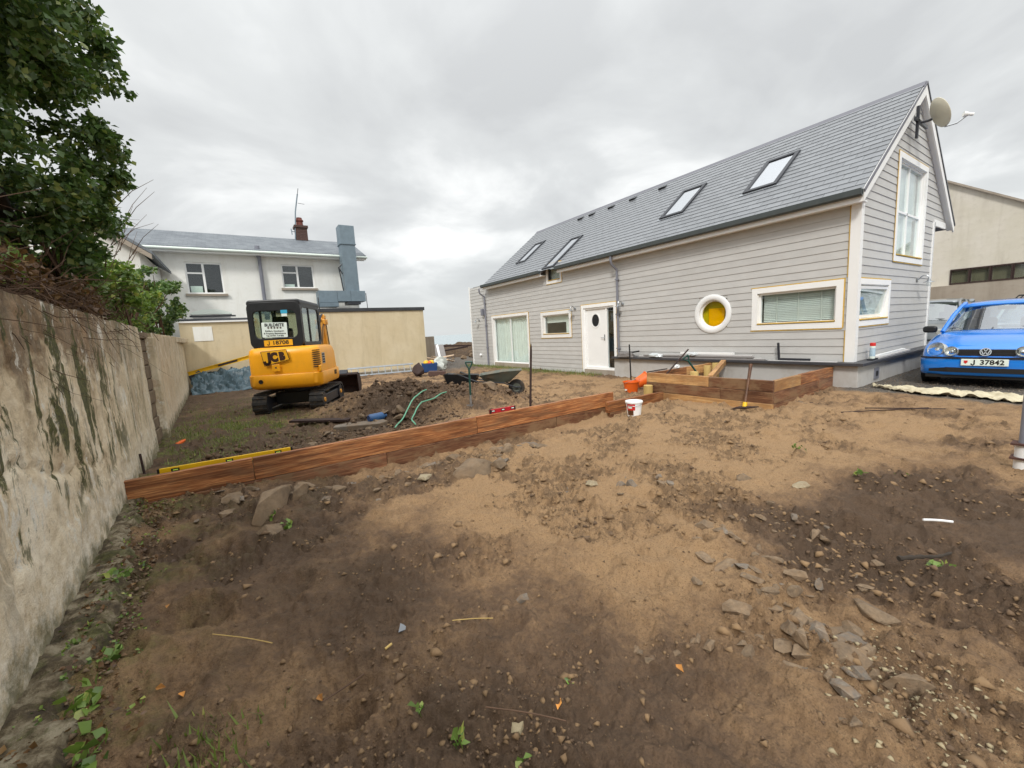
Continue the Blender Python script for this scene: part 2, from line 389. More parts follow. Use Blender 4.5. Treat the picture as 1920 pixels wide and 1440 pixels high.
# ---------------------------------------------------------------- ground
_rs = np.random.RandomState(21)
DENTS = [(_rs.uniform(-0.8, 8.5), _rs.uniform(-0.5, 6), _rs.uniform(0.06, 0.14), _rs.uniform(0, 3.14), _rs.uniform(0.016, 0.046)) for _ in range(340)]
def wall_x(y): return -0.97-0.0455*(y-2.4)
def seg_d(x, y, ax, ay, bx, by):
    t = np.clip(((x-ax)*(bx-ax)+(y-ay)*(by-ay))/((bx-ax)**2+(by-ay)**2), 0, 1)
    return np.hypot(x-ax-t*(bx-ax), y-ay-t*(by-ay))
def macro(x, y):
    h = np.full_like(x, -0.12, dtype=float)
    h += 0.12*sst(5.5, 9.2, x)*(1-sst(3.0, 6.5, y))
    h -= 0.17*np.exp(-0.5*((y-5.0)/0.42)**2)*sst(-0.3, 1.0, x)*(1-sst(4.8, 6.0, x))
    h += 0.03*np.exp(-0.5*((y-4.8)/0.45)**2)*(1-sst(-0.6, 0.8, x))
    h += 0.10*sst(5.27, 5.34, y)*(1-sst(6.0, 7.2, y))*(1-sst(5.2, 5.9, x))
    h += 0.46*gau(x, y, 3.0, 8.9, 0.8, 0.6)+0.34*gau(x, y, 4.2, 7.8, 0.5, 0.45)+0.26*gau(x, y, 2.6, 7.6, 0.5, 0.4)+0.16*gau(x, y, 4.2, 9.9, 0.9, 0.6)+0.20*gau(x, y, 1.9, 8.3, 0.5, 0.5)+0.18*gau(x, y, 3.4, 7.2, 0.6, 0.35)+0.22*gau(x, y, 2.3, 9.8, 0.6, 0.5)+0.16*gau(x, y, 5.2, 9.2, 0.7, 0.5)
    h += 0.07*np.exp(-0.5*(seg_d(x, y, 3.6, 2.6, 1.7, 0.35)/0.28)**2)
    h += 0.05*np.exp(-0.5*(seg_d(x, y, 0.2, 4.3, 2.6, 4.2)/0.3)**2)
    h += 0.05*gau(x, y, 6.6, 2.3, 0.7, 0.5)-0.06*gau(x, y, 6.1, 4.7, 0.6, 0.3)
    h -= 0.05*gau(x, y, 3.2, 0.9, 0.8, 0.6)
    h -= 3.6*sst(27, 46, y+0.25*x)
    return h
def mound(x, y): return np.clip(gau(x, y, 3.1, 8.7, 1.1, 0.9)+gau(x, y, 4.3, 8.0, 0.8, 0.6)+gau(x, y, 2.5, 7.7, 0.8, 0.6), 0, 1)
def driveway_mask(x, y): return sst(8.75, 8.95, x+0.10*np.sin(y*2.1))*(1-sst(2.7, 3.1, y))
def rough_mask(x, y):
    d = sst(-0.08, 0.26, fbm(x, y, 1.15, 4, 0.6, 3)+0.12*gau(x, y, 1.2, 4.3, 1.6, 0.6)+0.2*gau(x, y, 2.6, 1.4, 0.6, 1.2)+0.18*gau(x, y, 5.5, 3.6, 2, 1.2))
    d = d*(1-0.85*gau(x, y, 0.4, 2.0, 0.9, 0.9))*(1-0.7*gau(x, y, 1.3, 0.8, 0.5, 0.5))*(1-0.5*gau(x, y, 7.5, 2.0, 0.9, 0.7))
    d = np.clip(d+mound(x, y)*1.1+0.5*gau(x, y, 1.0, 6.6, 1.6, 0.8)+0.4*gau(x, y, 0.6, 4.6, 0.9, 0.3), 0, 1)
    return d
def height(x, y):
    x = np.asarray(x, float); y = np.asarray(y, float)
    h = macro(x, y); dw = driveway_mask(x, y); rm = rough_mask(x, y)*(1-dw)
    r = np.hypot(x, y); near = 1-sst(24, 40, r)
    h = h+near*(1-dw*0.85)*(0.035*fbm(x, y, 0.9, 3, 0.5, 1)+0.012*fbm(x, y, 4.0, 3, 0.5, 2))
    cl = np.abs(fbm(x, y, 4.2, 2, 0.5, 4))      # clods: rounded lumps parted by sharp creases
    cl2 = np.abs(fbm(x, y, 10.0, 3, 0.6, 6))
    rq = np.clip(rm+0.36*(1-dw), 0, 1)
    h = h+near*rq*(0.115*cl+0.088*cl2-0.058)*(1+1.0*mound(x, y))
    h = h+near*(0.3+0.7*rq)*0.020*np.abs(fbm(x, y, 22.0, 2, 0.6, 16))*(1-dw)
    h = h+near*(1-0.4*dw)*(0.0055*fbm(x, y, 24, 3, 0.6, 7))
    # wind / tread ripples on the smooth sand
    h = h+near*(1-rm)*0.013*fbm(x*0.6+y*0.3, y*1.6, 4.0, 4, 0.6, 8)
    hd = np.zeros_like(h)
    if x.ndim:
        lo = (x.min()-0.5, x.max()+0.5, y.min()-0.5, y.max()+0.5)
        for dx, dy, dr, da, dd in DENTS:
            if not (lo[0] < dx < lo[1] and lo[2] < dy < lo[3]): continue
            m = (np.abs(x-dx) < 0.45) & (np.abs(y-dy) < 0.45)
            if not m.any(): continue
            ca, sa = math.cos(da), math.sin(da); u = ((x[m]-dx)*ca+(y[m]-dy)*sa)/(dr*1.5); v = (-(x[m]-dx)*sa+(y[m]-dy)*ca)/dr
            q = u*u+v*v; hd[m] += dd*(-np.exp(-q*1.4)+0.6*np.exp(-(np.sqrt(q)-1.45)**2*7))
    return h+hd*near*(1-dw)
def gh(x, y): return float(height(np.array([x]), np.array([y]))[0])

def build_ground():
    a0, a1 = R(-22), R(92)           # dense wedge: the yard in front of the camera (heading from +Y towards +X)
    th = np.concatenate([np.linspace(a0, a1, 600), np.linspace(a1, a0+2*np.pi, 90)[1:-1]])
    rr = [0.30]
    while rr[-1] < 17: rr.append(rr[-1]*1.0068)
    while rr[-1] < 70: rr.append(rr[-1]*1.03)
    while rr[-1] < 3000: rr.append(rr[-1]*1.35)
    rr = np.array(rr); nt_, nr = len(th), len(rr)
    A, B = np.meshgrid(th, rr); X = B*np.sin(A); Y = B*np.cos(A)
    x = np.concatenate([[0], X.ravel()]); y = np.concatenate([[0], Y.ravel()])
    z = height(x, y)
    V = np.stack([x, y, z], 1)
    i = np.arange(nr-1)[:, None]*nt_; j = np.arange(nt_)[None]; j2 = (j+1) % nt_
    F = np.stack([1+i+j, 1+i+nt_+j, 1+i+nt_+j2, 1+i+j2], -1).reshape(-1, 4)
    tri = np.stack([np.zeros(nt_, int), 1+np.arange(nt_), 1+(np.arange(nt_)+1) % nt_], 1)
    me = bpy.data.meshes.new('ground'); me.vertices.add(len(V)); me.vertices.foreach_set('co', V.ravel())
    nl = F.size+tri.size; me.loops.add(nl); me.polygons.add(len(F)+len(tri))
    me.loops.foreach_set('vertex_index', np.concatenate([F.ravel(), tri.ravel()]))
    me.polygons.foreach_set('loop_start', np.concatenate([np.arange(len(F))*4, F.size+np.arange(len(tri))*3]))
    me.polygons.foreach_set('loop_total', np.concatenate([np.full(len(F), 4), np.full(len(tri), 3)]))
    me.polygons.foreach_set('use_smooth', np.ones(len(F)+len(tri), bool))
    me.update(calc_edges=True)
    # which soil lies where: pale sand, brown topsoil, weeds / moss, driveway chippings
    sand = 0.56+0.50*fbm(x, y, 0.75, 4, 0.55, 11)
    sand += 0.55*gau(x, y, 3.2, 3.0, 1.5, 1.3)+0.45*gau(x, y, 5.5, 3.2, 2.2, 1.6)+0.35*gau(x, y, 7.0, 7.5, 2.6, 2.2)+0.2*gau(x, y, 2.1, 1.7, 0.6, 0.7)
    sand -= 0.58*gau(x, y, 0.4, 2.1, 0.8, 1.0)+0.35*gau(x, y, 1.0, 0.7, 0.6, 0.6)+1.0*gau(x, y, 3.9, 0.9, 0.95, 0.5)+0.35*gau(x, y, 0.0, 4.4, 0.9, 0.7)
    sand -= 0.5*(1-sst(-0.2, 1.6, x))*sst(5.4, 6, y)+0.3*gau(x, y, 1.4, 7.0, 1.3, 0.9)+0.25*mound(x, y)
    sand -= 0.22*rough_mask(x, y)
    moss = gau(x, y, -0.6, 9.3, 0.9, 2.6)*1.1+0.9*gau(x, y, 0.1, 9.0, 0.5, 0.7)+0.7*np.exp(-0.5*((x-8.9)/0.4)**2)*sst(8.6, 9.4, y)*(1-sst(17, 19, y))
    moss += 0.6*np.exp(-0.5*((x-wall_x(y)-0.22)/0.22)**2)*(1-sst(10, 14, y))*0.8
    moss = moss*sst(-0.15, 0.35, fbm(x, y, 2.2, 4, 0.6, 14))
    grav = driveway_mask(x, y)*0.9+0.85*sst(14.5, 17.5, y)*sst(6.3, 7.4, x)
    for nm, a in (('sand', sand), ('moss', moss), ('grav', grav), ('rough', rough_mask(x, y))):
        at = me.attributes.new(nm, 'FLOAT', 'POINT'); at.data.foreach_set('value', np.clip(a, 0, 1).astype(np.float32))
    me.materials.append(MATS['soil'])
    return struct(link('ground', me))
def soil():
    t = NT('soil'); v = t.coords(rnd=False)
    sf = t.math('ADD', t.attr('sand'), t.math('MULTIPLY_ADD', t.noise(3.5, v, 10, 0.75), 1.5, -0.75))
    sf = t.math('ADD', sf, t.math('MULTIPLY_ADD', t.noise(24, v, 6, 0.75), 0.7, -0.35))
    c = t.ramp(sf, [(0.0, s(90, 72, 56)), (0.25, s(109, 87, 67)), (0.5, s(137, 110, 82)), (0.85, s(162, 132, 98))])
    # crumbs and grit
    g = t.noise(110, v, 4, 0.75); c = t.mix(t.ramp(g, [(0.36, 0.6), (0.48, 0.0)]), c, s(74, 59, 46))
    g2 = t.noise(70, t.coords((1, 1, 1.0), rnd=False), 3, 0.8); c = t.mix(t.ramp(g2, [(0.68, 0.0), (0.75, 0.4)]), c, s(176, 156, 122))
    # dark ragged patches in the colour stand in for shade among turned crumbs
    tn = t.math('ADD', t.noise(7.5, v, 10, 0.78, 0.3), t.math('MULTIPLY_ADD', t.attr('rough'), 0.16, -0.06)); c = t.mix(t.ramp(tn, [(0.55, 0.0), (0.63, 0.55)]), c, s(86, 69, 54))
    mf = t.math('MULTIPLY', t.attr('moss'), t.ramp(t.noise(16, v, 6, 0.75), [(0.38, 0.0), (0.6, 1.0)]))
    c = t.mix(mf, c, t.ramp(t.noise(30, v, 3), [(0.35, s(78, 84, 40)), (0.65, s(122, 126, 64))]))
    gr = t.ramp(t.noise(45, v, 5, 0.8), [(0.36, s(52, 52, 50)), (0.52, s(92, 90, 86)), (0.68, s(134, 130, 124))])
    c = t.mix(t.attr('grav'), c, gr)
    b = t.bump(t.noise(34, v, 6, 0.72), 0.9, 0.03); b = t.bump(t.noise(150, v, 4, 0.7), 0.5, 0.006, b)
    rr_ = t.ramp(sf, [(0.1, 0.82), (0.8, 0.97)])
    t.fin(c, rr_, b); t.p.inputs['Specular IOR Level'].default_value = 0.3
soil()
ground = build_ground()
t = NT('sea_water'); v = t.coords((0.2, 1, 1), rnd=False)
t.fin(s(150, 164, 168), 0.25, t.bump(t.noise(0.5, v, 5, 0.6), 0.6, 0.4))
m = MB(); n = 64
m.add([(0, 0, -3.1)]+[(9000*math.cos(2*math.pi*k/n), 9000*math.sin(2*math.pi*k/n), -3.1) for k in range(n)], [(0, 1+k, 1+(k+1) % n) for k in range(n)])
struct(m.build('sea', 'sea_water'))
# ---------------------------------------------------------------- the grey clapboard house
# local frame: origin at its near corner on the ground, x along the gable (away from the yard), y along the long wall
HX, HY = 9.407, 2.815
house = thing('clapboard_house', 'long grey weatherboarded house with slate roof, skylights and white window trims', 'house', (HX, HY, 0))
LEN, WIN_END = 13.10, 14.83          # pitched part, flat-topped end wing
EZ, RZ_, XC, EX = 3.45, 5.95, 2.893, -0.257
SL = (RZ_-EZ)/(XC-EX)
def ly(Y): return Y-HY
# openings on the long wall (inner edge of trim): y0, y1, z0, z1, trim width
OP = dict(door=(ly(8.58), ly(9.87), 0.02, 1.98), patio=(ly(13.02), ly(15.60), 0.06, 1.98), mid=(ly(10.58), ly(12.03), 1.18, 1.88),
          low=(ly(10.97), ly(11.62), 3.06, 3.56), port=(ly(5.17), ly(5.85), 1.18, 1.86), longw=(0.28, ly(4.50), 1.21, 1.88))
GP = dict(corner=(0.12, 1.70, 1.21, 1.88), sash=(1.98, 3.81, 2.48, 4.38))
BP = 0.147
def board(m, ax, a0, a1, z0, z1):
    d0, d1 = -0.021, -0.009
    if ax == 'y': m.prism([(0, z0), (d0, z0), (d1, z1), (0, z1)], 'y', a0, a1)
    else: m.prism([(0, z0), (d0, z0), (d1, z1), (0, z1)], 'x', a0, a1)
# wall core
m = MB()
for a0, a1, z0, z1 in holes_split(0.0, WIN_END, -0.3, 3.50, [o for o in OP.values()]): m.box(0.0, 0.2, a0, a1, z0, z1)
for a0, a1, z0, z1 in holes_split(0.2, 4.74, -0.3, 3.40, [GP['corner'], GP['sash']]): m.box(a0, a1, 0.0, 0.2, z0, z1)
for a0, a1, z0, z1 in holes_split(0.0, 2*XC, 3.40, 5.9, [GP['sash']]):
    # gable triangle above eave level
    zs = np.linspace(z0, z1, max(2, int((z1-z0)/0.1)+1))
    for zq, zr in zip(zs[:-1], zs[1:]):
        xl = max(a0, (zr-EZ)/SL+EX+0.04); xr = min(a1, 2*XC-((zr-EZ)/SL+EX)-0.04)
        if xr > xl: m.box(xl, xr, 0.0, 0.2, zq, zr)
m.box(4.54, 4.74, 0.2, LEN, -0.3, 3.40); m.box(0.2, 4.74, WIN_END-0.2, WIN_END, -0.3, 3.5); m.box(4.74, 5.79, 0.2, LEN, 3.40, 3.50); m.box(5.6, 5.79, 0.2, LEN, 3.5, 3.55)
m.box(0.2, 4.54, 0.2, WIN_END-0.2, -0.28, -0.1)
m.box(4.54, 4.74, LEN, WIN_END-0.2, -0.3, 3.5)
m.build('wall', 'board_grey', house)
m = MB(); m.box(0.2, 4.6, LEN, WIN_END, 3.5, 3.56); m.build('flat_roof', 'roofing_felt', house)
m = MB(); m.box(2.6, 2.7, 0.2, LEN, -0.1, 3.4); m.build('inner_wall', 'room_wall', house)
# weatherboards
LEDGE = 0.46
z = LEDGE-4*BP
while z < 3.44:
    y0 = 5.70 if z < LEDGE-0.01 else 0.11
    for a0, a1, _, _ in holes_split(y0, WIN_END-0.03, z, min(z+BP, 3.44), [(o[0]-0.01, o[1]+0.01, z-1, z+1) for o in OP.values() if o[2]+0.02 < z+BP and o[3]-0.02 > z]):
        mm = MB(); board(mm, 'y', a0, a1, z, min(z+BP, 3.44)); mm.build('weatherboard', 'board_grey', house)
    z += BP
z = LEDGE
while z < 5.75:
    z1 = z+BP
    if z < 3.36: x0, x1 = 0.11, 4.66
    else: x0, x1 = (z1-EZ)/SL+EX+0.06, 2*XC-((z1-EZ)/SL+EX)-0.06
    if z > 3.3 and x0 < 0.02: x0 = 0.02
    if x1-x0 > 0.05:
        hs = [(o[0]-0.01, o[1]+0.01, z-1, z+1) for o in GP.values() if o[2]+0.02 < z1 and o[3]-0.02 > z]
        for a0, a1, _, _ in holes_split(x0, x1, z, z1, hs):
            mm = MB(); mm.prism([(0, z), (-0.021, z), (-0.009, z1), (0, z1)], 'x', a0, a1); mm.build('weatherboard', 'board_grey', house)
    z = z1
# plinth and stone ledge
m = MB(); m.box(-0.13, -0.002, -0.13, 5.69, -0.35, 0.40); m.box(-0.002, 4.74, -0.13, -0.002, -0.35, 0.40)
m.build('plinth', 'render_grey', house, bev=0.008)
m = MB(); m.box(-0.23, -0.026, -0.23, 5.72, 0.402, 0.457); m.build('stone_ledge', 'ledge_stone', house, bev=0.006)
m = MB(); m.box(-0.024, 4.80, -0.23, -0.026, 0.402, 0.457); m.build('stone_ledge', 'ledge_stone', house, bev=0.006)
m = MB(); m.box(0.72, 0.98, -0.145, -0.131, 0.06, 0.28); m.build('vent_cover', 'pipe_grey', house, bev=0.004)
m = MB(); m.box(0.79, 0.91, -0.149, -0.146, 0.12, 0.22); m.build('vent_grille', 'dark_metal', house)
# corner boards
m = MB(); m.box(-0.040, 0.0, -0.040, 0.11, 0.46, 3.30); m.box(0.0, 0.10, -0.040, -0.002, 0.46, 3.30); m.build('corner_board', 'white_paint', house)
m = MB(); m.box(4.66, 4.76, -0.034, -0.002, 0.46, 3.40); m.box(4.742, 4.79, -0.034, 0.12, 0.46, 3.40); m.build('corner_board', 'white_paint', house)
m = MB(); m.box(-0.034, -0.002, WIN_END-0.05, WIN_END+0.02, -0.13, 3.56); m.build('corner_board', 'white_paint', house)
m = MB(); m.box(4.76, 5.75, -0.034, -0.002, 3.32, 3.46); m.build('soffit_trim', 'white_paint', house)
def masking(rects, ax):
    for a0, a1, z0, z1 in rects:
        mm = MB()
        if ax == 'y': mm.box(-0.030, -0.0255, a0, a1, z0, z1)
        else: mm.box(a0, a1, -0.030, -0.0255, z0, z1)
        mm.build('sealant_line', 'sealant_yellow', house)
masking([(0.112, 0.130, 2.02, 3.28), (0.112, 0.130, 0.46, 1.05)], 'y')
# windows: trim (proud white boards), frame, pane, sill
def window(op, ax, tw=0.11, name='window', split=(), blind=None, seal=True, deep=0.07, sill=True, frame='white_upvc', bottom_trim=True, sidetrims=(1, 1)):
    a0, a1, z0, z1 = op
    def bx(mm, p0, p1, d0, d1, q0, q1):
        if ax == 'y': mm.box(d0, d1, p0, p1, q0, q1)
        else: mm.box(p0, p1, d0, d1, q0, q1)
    root = MB(); fw = 0.045
    bx(root, a0, a1, deep-0.03, deep+0.03, z1-fw, z1); bx(root, a0, a1, deep-0.03, deep+0.03, z0, z0+fw)
    bx(root, a0, a0+fw, deep-0.03, deep+0.03, z0+fw, z1-fw); bx(root, a1-fw, a1, deep-0.03, deep+0.03, z0+fw, z1-fw)
    for sp in split:
        if sp[0] == 'v': bx(root, sp[1]-0.022, sp[1]+0.022, deep-0.028, deep+0.028, z0+fw, z1-fw)
        else: bx(root, a0+fw, a1-fw, deep-0.028, deep+0.028, sp[1]-0.022, sp[1]+0.022)
    wn = root.build(name, frame, house)
    tm = MB(); L0 = tw*sidetrims[0]; L1 = tw*sidetrims[1]
    bx(tm, a0-L0, a1+L1, -0.036, 0.0, z1, z1+tw)
    if sidetrims[0]: bx(tm, a0-tw, a0, -0.036, 0.0, z0-(tw if bottom_trim else 0.15), z1)
    if sidetrims[1]: bx(tm, a1, a1+tw, -0.036, 0.0, z0-(tw if bottom_trim else 0.15), z1)
    if bottom_trim: bx(tm, a0, a1, -0.036, 0.0, z0-tw, z0)
    rv = 0.012
    bx(tm, a0, a0+rv, 0.0, deep-0.03, z0, z1); bx(tm, a1-rv, a1, 0.0, deep-0.03, z0, z1); bx(tm, a0, a1, 0.0, deep-0.03, z1-rv, z1); bx(tm, a0, a1, 0.0, deep-0.03, z0, z0+rv)
    tm.build('trim', 'white_paint', wn)
    g = MB(); bx(g, a0+fw, a1-fw, deep-0.006, deep+0.006, z0+fw, z1-fw); g.build('pane', 'window_glass', wn)
    if sill:
        sm = MB(); bx(sm, a0+0.01, a1-0.01, -0.05, deep-0.03, z0+0.013, z0+0.035); sm.build('sill', 'sealant_yellow', wn)
    if seal:
        e = 0.022
        masking([(a0-L0-e, a1+L1+e, z1+tw, z1+tw+e), (a0-L0-e, a0-L0, z0-tw, z1+tw)]+([(a0-L0, a1+L1+e, z0-tw-e, z0-tw)] if bottom_trim else []), ax)
    return wn, bx
wl, bx_ = window(OP['longw'], 'y', sidetrims=(1, 1))
nsl = 16
for k in range(nsl):                     # Venetian blind behind the long window
    zz = 1.27+k*(1.84-1.27)/nsl
    mm = MB(); mm.prism([(0.135, zz), (0.155, zz+0.033), (0.153, zz+0.034), (0.133, zz+0.001)], 'y', 0.33, ly(4.50)-0.06); mm.build('blind_slat', 'blind', wl)
mm = MB()
for q in (0.55, 0.95, 1.35): mm.box(0.12, 0.125, q, q+0.018, 1.25, 1.85)
mm.build('blind_tape', 'blind', wl)
wm, _ = window(OP['mid'], 'y')
mm = MB(); mm.box(0.15, 0.16, OP['mid'][0]+0.03, OP['mid'][0]+0.35, 1.22, 1.86); mm.box(0.15, 0.16, OP['mid'][0]+0.35, OP['mid'][1]-0.04, 1.60, 1.86); mm.build('curtain', 'curtain', wm)
ww, _ = window(OP['low'], 'y', tw=0.09, frame='dark_metal', deep=0.03)
mm = MB(); mm.box(0.12, 0.13, OP['low'][0], OP['low'][1], 3.08, 3.5); mm.build('blind', 'curtain', ww)
wp, _ = window(OP['patio'], 'y', tw=0.10, split=(('v', (OP['patio'][0]+OP['patio'][1])/2),), bottom_trim=False, sill=False, name='patio_door')
mm = MB(); a = OP['patio'][0]+0.03; n = 90; pts = []
for k in range(n+1): pts.append((0.16+0.018*math.sin(k*1.1)+0.012*math.sin(k*0.43), a+(OP['patio'][1]-a-0.03)*k/n))
mm.add([(p[0], p[1], 0.1) for p in pts]+[(p[0], p[1], 1.95) for p in pts], [(k, k+1, n+2+k, n+1+k) for k in range(n)])
mm.build('curtain', 'curtain', wp, smooth=True, ang=80)
mm = MB(); mm.box(-0.05, 0.05, OP['patio'][0], OP['patio'][1], -0.14, 0.055); mm.build('door_step', 'render_band', wp)
# corner window on the gable, its sash pushed open at the bottom
a0, a1, z0, z1 = GP['corner']
wc, bxc = window(GP['corner'], 'x', sidetrims=(1, 1), name='window', tw=0.10)
mm = MB(); Mo = T(0, 0.0, z1-0.03) @ RX(R(9)) @ T(0, 0, -(z1-0.03)); f_ = 0.05
for q in ((a0+0.02, a1-0.02, z1-0.03-f_, z1-0.03), (a0+0.02, a1-0.02, z0+0.05, z0+0.05+f_), (a0+0.02, a0+0.02+f_, z0+0.05+f_, z1-0.03-f_), (a1-0.02-f_, a1-0.02, z0+0.05+f_, z1-0.03-f_)):
    mm.box(q[0], q[1], -0.03, 0.01, q[2], q[3], Mo)
mm.build('open_sash', 'white_upvc', wc)
mm = MB(); mm.box(a0+0.07, a1-0.07, -0.012, -0.006, z0+0.1, z1-0.08, Mo); mm.build('pane', 'window_glass', wc)
mm = MB(); mm.box(a0, a1, 0.16, 0.17, z0, z1); mm.build('blind', 'blind', wc)
# tall sash window
a0, a1, z0, z1 = GP['sash']
wsn, bxs = window(GP['sash'], 'x', tw=0.11, split=(('v', (a0+a1)/2), ('h', 3.40)))
mm = MB(); mm.box(a0+0.05, a1-0.05, 0.13, 0.14, 3.42, z1); mm.build('blind', 'blind', wsn)
mm = MB(); mm.box(a0+0.05, a1-0.05, 0.15, 0.16, z0, 3.42); mm.build('curtain', 'curtain', wsn)
# porthole
pc = Matrix.Translation((0, ly(5.51), 1.52)) @ RY(R(-90))
m = MB(); m.lathe([(0.33, -0.06), (0.33, 0.034), (0.35, 0.048), (0.43, 0.050), (0.452, 0.034), (0.452, 0.0), (0.33, -0.06)], 48, pc, caps=False)
pw = m.build('porthole_window', 'white_upvc', house, smooth=True)
m = MB(); m.lathe([(0.295, -0.075), (0.295, -0.035), (0.335, -0.03), (0.335, -0.075), (0.295, -0.075)], 48, pc, caps=False); m.build('frame', 'white_upvc', pw, smooth=True)
m = MB(); m.lathe([(0.0005, -0.06), (0.30, -0.06)], 40, pc, caps=False); m.build('pane', 'amber_glass', pw)
m = MB(); m.box(0.13, 0.135, ly(5.51)-0.21, ly(5.51)+0.18, 1.23, 1.65); m.build('yellow_card', 'poster_yellow', pw)
m = MB(); m.box(0.19, 0.195, ly(5.51)-0.4, ly(5.51)+0.4, 1.1, 1.95); m.build('blind', 'curtain', pw)
# front door: frame, leaf with oval light, side light standing dark
a0, a1, z0, z1 = OP['door']; dm = ly(8.93)
m = MB()
m.box(-0.036, 0.0, a0-0.10, a1+0.10, z1, z1+0.10); m.box(-0.036, 0.0, a1, a1+0.10, -0.1, z1); m.box(-0.036, 0.0, a0-0.10, a0, -0.1, z1)
m.box(0.0, 0.09, a1-0.05, a1, z0, z1); m.box(0.0, 0.09, a0, a0+0.03, z0, z1); m.box(0.0, 0.09, a0+0.03, a1-0.05, z1-0.05, z1); m.box(0.02, 0.09, dm-0.03, dm+0.03, z0+0.07, z1-0.05); m.box(0.0, 0.09, a0+0.03, a1-0.05, z0, z0+0.07)
dr = m.build('front_door', 'white_upvc', house)
m = MB(); m.box(0.045, 0.085, dm+0.03, a1-0.05, z0+0.07, z1-0.05); lf = m.build('door_leaf', 'white_upvc', dr, bev=0.004)
oc = Matrix.Translation((0.045, ly(9.40), 1.57)) @ RY(R(-90)) @ Matrix.Diagonal((1.25, 1, 1, 1))
m = MB(); m.lathe([(0.155, 0.0), (0.155, 0.012), (0.185, 0.014), (0.19, 0.0)], 32, oc, caps=False); m.build('oval_frame', 'white_upvc', dr, smooth=True)
m = MB(); m.lathe([(0.0005, 0.008), (0.156, 0.008)], 32, oc, caps=False); m.build('oval_light', 'dark_interior', dr)
m = MB(); m.tube([(0.04, dm+0.10, 1.02), (0.0, dm+0.10, 1.02), (0.0, dm+0.22, 1.02)], 0.011, 8); m.box(0.036, 0.046, dm+0.08, dm+0.12, 0.93, 1.12); m.build('door_handle', 'steel', dr, smooth=True)
m = MB(); m.box(0.05, 0.056, a0+0.03, dm-0.03, z0+0.07, z1-0.05); m.build('side_light', 'window_glass', dr)
m = MB(); m.box(-0.06, 0.1, a0, a1, -0.2, 0.018); m.build('door_step', 'render_band', dr)
m = MB(); m.box(0.5, 0.52, a0-0.3, dm+0.3, -0.1, 2.3); m.build('inner_door', 'dark_interior', dr)
masking([(a0-0.12, a1+0.12, z1+0.10, z1+0.122), (a1+0.10, a1+0.12, 0, z1+0.1), (a0-0.12, a0-0.10, 0.46, z1+0.1)], 'y')

# ---- roof
rl = math.hypot(XC-EX, RZ_-EZ); ra = math.atan2(RZ_-EZ, XC-EX)
y_near, y_far = -0.10, LEN-0.02
ROOFM = Matrix.Translation((EX, 0, EZ)) @ RY(-ra)      # x up the slope, y along the house, z out of the roof
m = MB(); m.box(0.36, rl, y_near+0.02, y_far, -0.10, -0.018, ROOFM); m.box(-0.02, 0.358, y_near+0.02, ly(10.98), -0.10, -0.018, ROOFM); m.box(-0.02, 0.358, ly(11.70), y_far, -0.10, -0.018, ROOFM)
Mb = Matrix.Translation((2*XC-EX, 0, EZ)) @ RZ(math.pi) @ RY(-ra)
m.box(-0.06, rl-0.03, -y_far, -y_near, -0.10, 0.0, Mb)
roof = m.build('roof', 'slate_ridge', house)
NR, SWID = 21, 0.30; EXPO = rl/NR
SKY = [(4.50, 5.22, 1.22, 2.66), (6.76, 7.49, 1.22, 2.66), (11.02, 11.65, 0.0, 1.86), (13.85, 14.52, 1.12, 2.55)]   # world Y0,Y1, slope from,to
SKYL = [(a-HY, b-HY, c, d) for a, b, c, d in SKY]
def slate_mesh(wd):
    q = MB(); ln = EXPO*1.25
    q.add([(0, 0, 0.013), (0, wd, 0.013), (ln, wd, 0.0), (ln, 0, 0.0), (0, 0, 0.004), (0, wd, 0.004), (ln, wd, -0.006), (ln, 0, -0.006)],
          [(0, 1, 2, 3), (7, 6, 5, 4), (0, 4, 5, 1), (1, 5, 6, 2), (2, 6, 7, 3), (3, 7, 4, 0)])
    return q
slates = []
for r in range(NR):
    u = r*EXPO; off = (r % 2)*SWID/2; k = 0
    y = y_near-off
    while y < y_far:
        a = max(y, y_near); b = min(y+SWID-0.006, y_far)
        if b-a > 0.03 and not any(a < s1-0.01 and b > s0+0.01 and u+EXPO > c+0.03 and u < d_-0.03 for s0, s1, c, d_ in SKYL):
            slates.append((u, a, b))
        elif b-a > 0.03:     # cut round the skylights
            for s0, s1, c, d_ in SKYL:
                if a < s1 and b > s0 and u+EXPO > c+0.03 and u < d_-0.03:
                    if s0-a > 0.03: slates.append((u, a, s0))
                    if b-s1 > 0.03: slates.append((u, s1, b))
        y += SWID
rest = MB(); cache = {}; nbig = 0
Rx = ROOFM.to_3x3().to_4x4()
slates.sort(key=lambda q: q[1]+0.25*q[0]-0.2)
rs = random.Random(4)
for u, a, b in slates:
    wd = round(b-a, 3)
    if nbig < 290:
        if wd not in cache:
            q = slate_mesh(wd); me = bpy.data.meshes.new('slate'); me.from_pydata(q.v, [], q.f); me.materials.append(MATS['slate']); cache[wd] = me
        o = link('slate', cache[wd], roof); o.matrix_local = ROOFM @ T(u-0.012+rs.uniform(-0.003, 0.003), a, 0.002) @ RY(rs.uniform(-0.006, 0.002)); nbig += 1
    else:
        q = slate_mesh(wd); Mx = ROOFM @ T(u-0.012+rs.uniform(-0.003, 0.003), a, 0.002+rs.uniform(0, 0.002)); rest.add([Mx @ Vector(p) for p in q.v], q.f)
o = rest.build('slate_field', 'slate', roof, recalc=False); o['kind'] = 'stuff'
m = MB(); m.prism([(XC-0.13, RZ_-0.09), (XC, RZ_+0.035), (XC+0.13, RZ_-0.09), (XC+0.12, RZ_-0.11), (XC, RZ_-0.0), (XC-0.12, RZ_-0.11)], 'y', y_near-0.02, y_far+0.01); m.build('ridge', 'slate_ridge', roof)
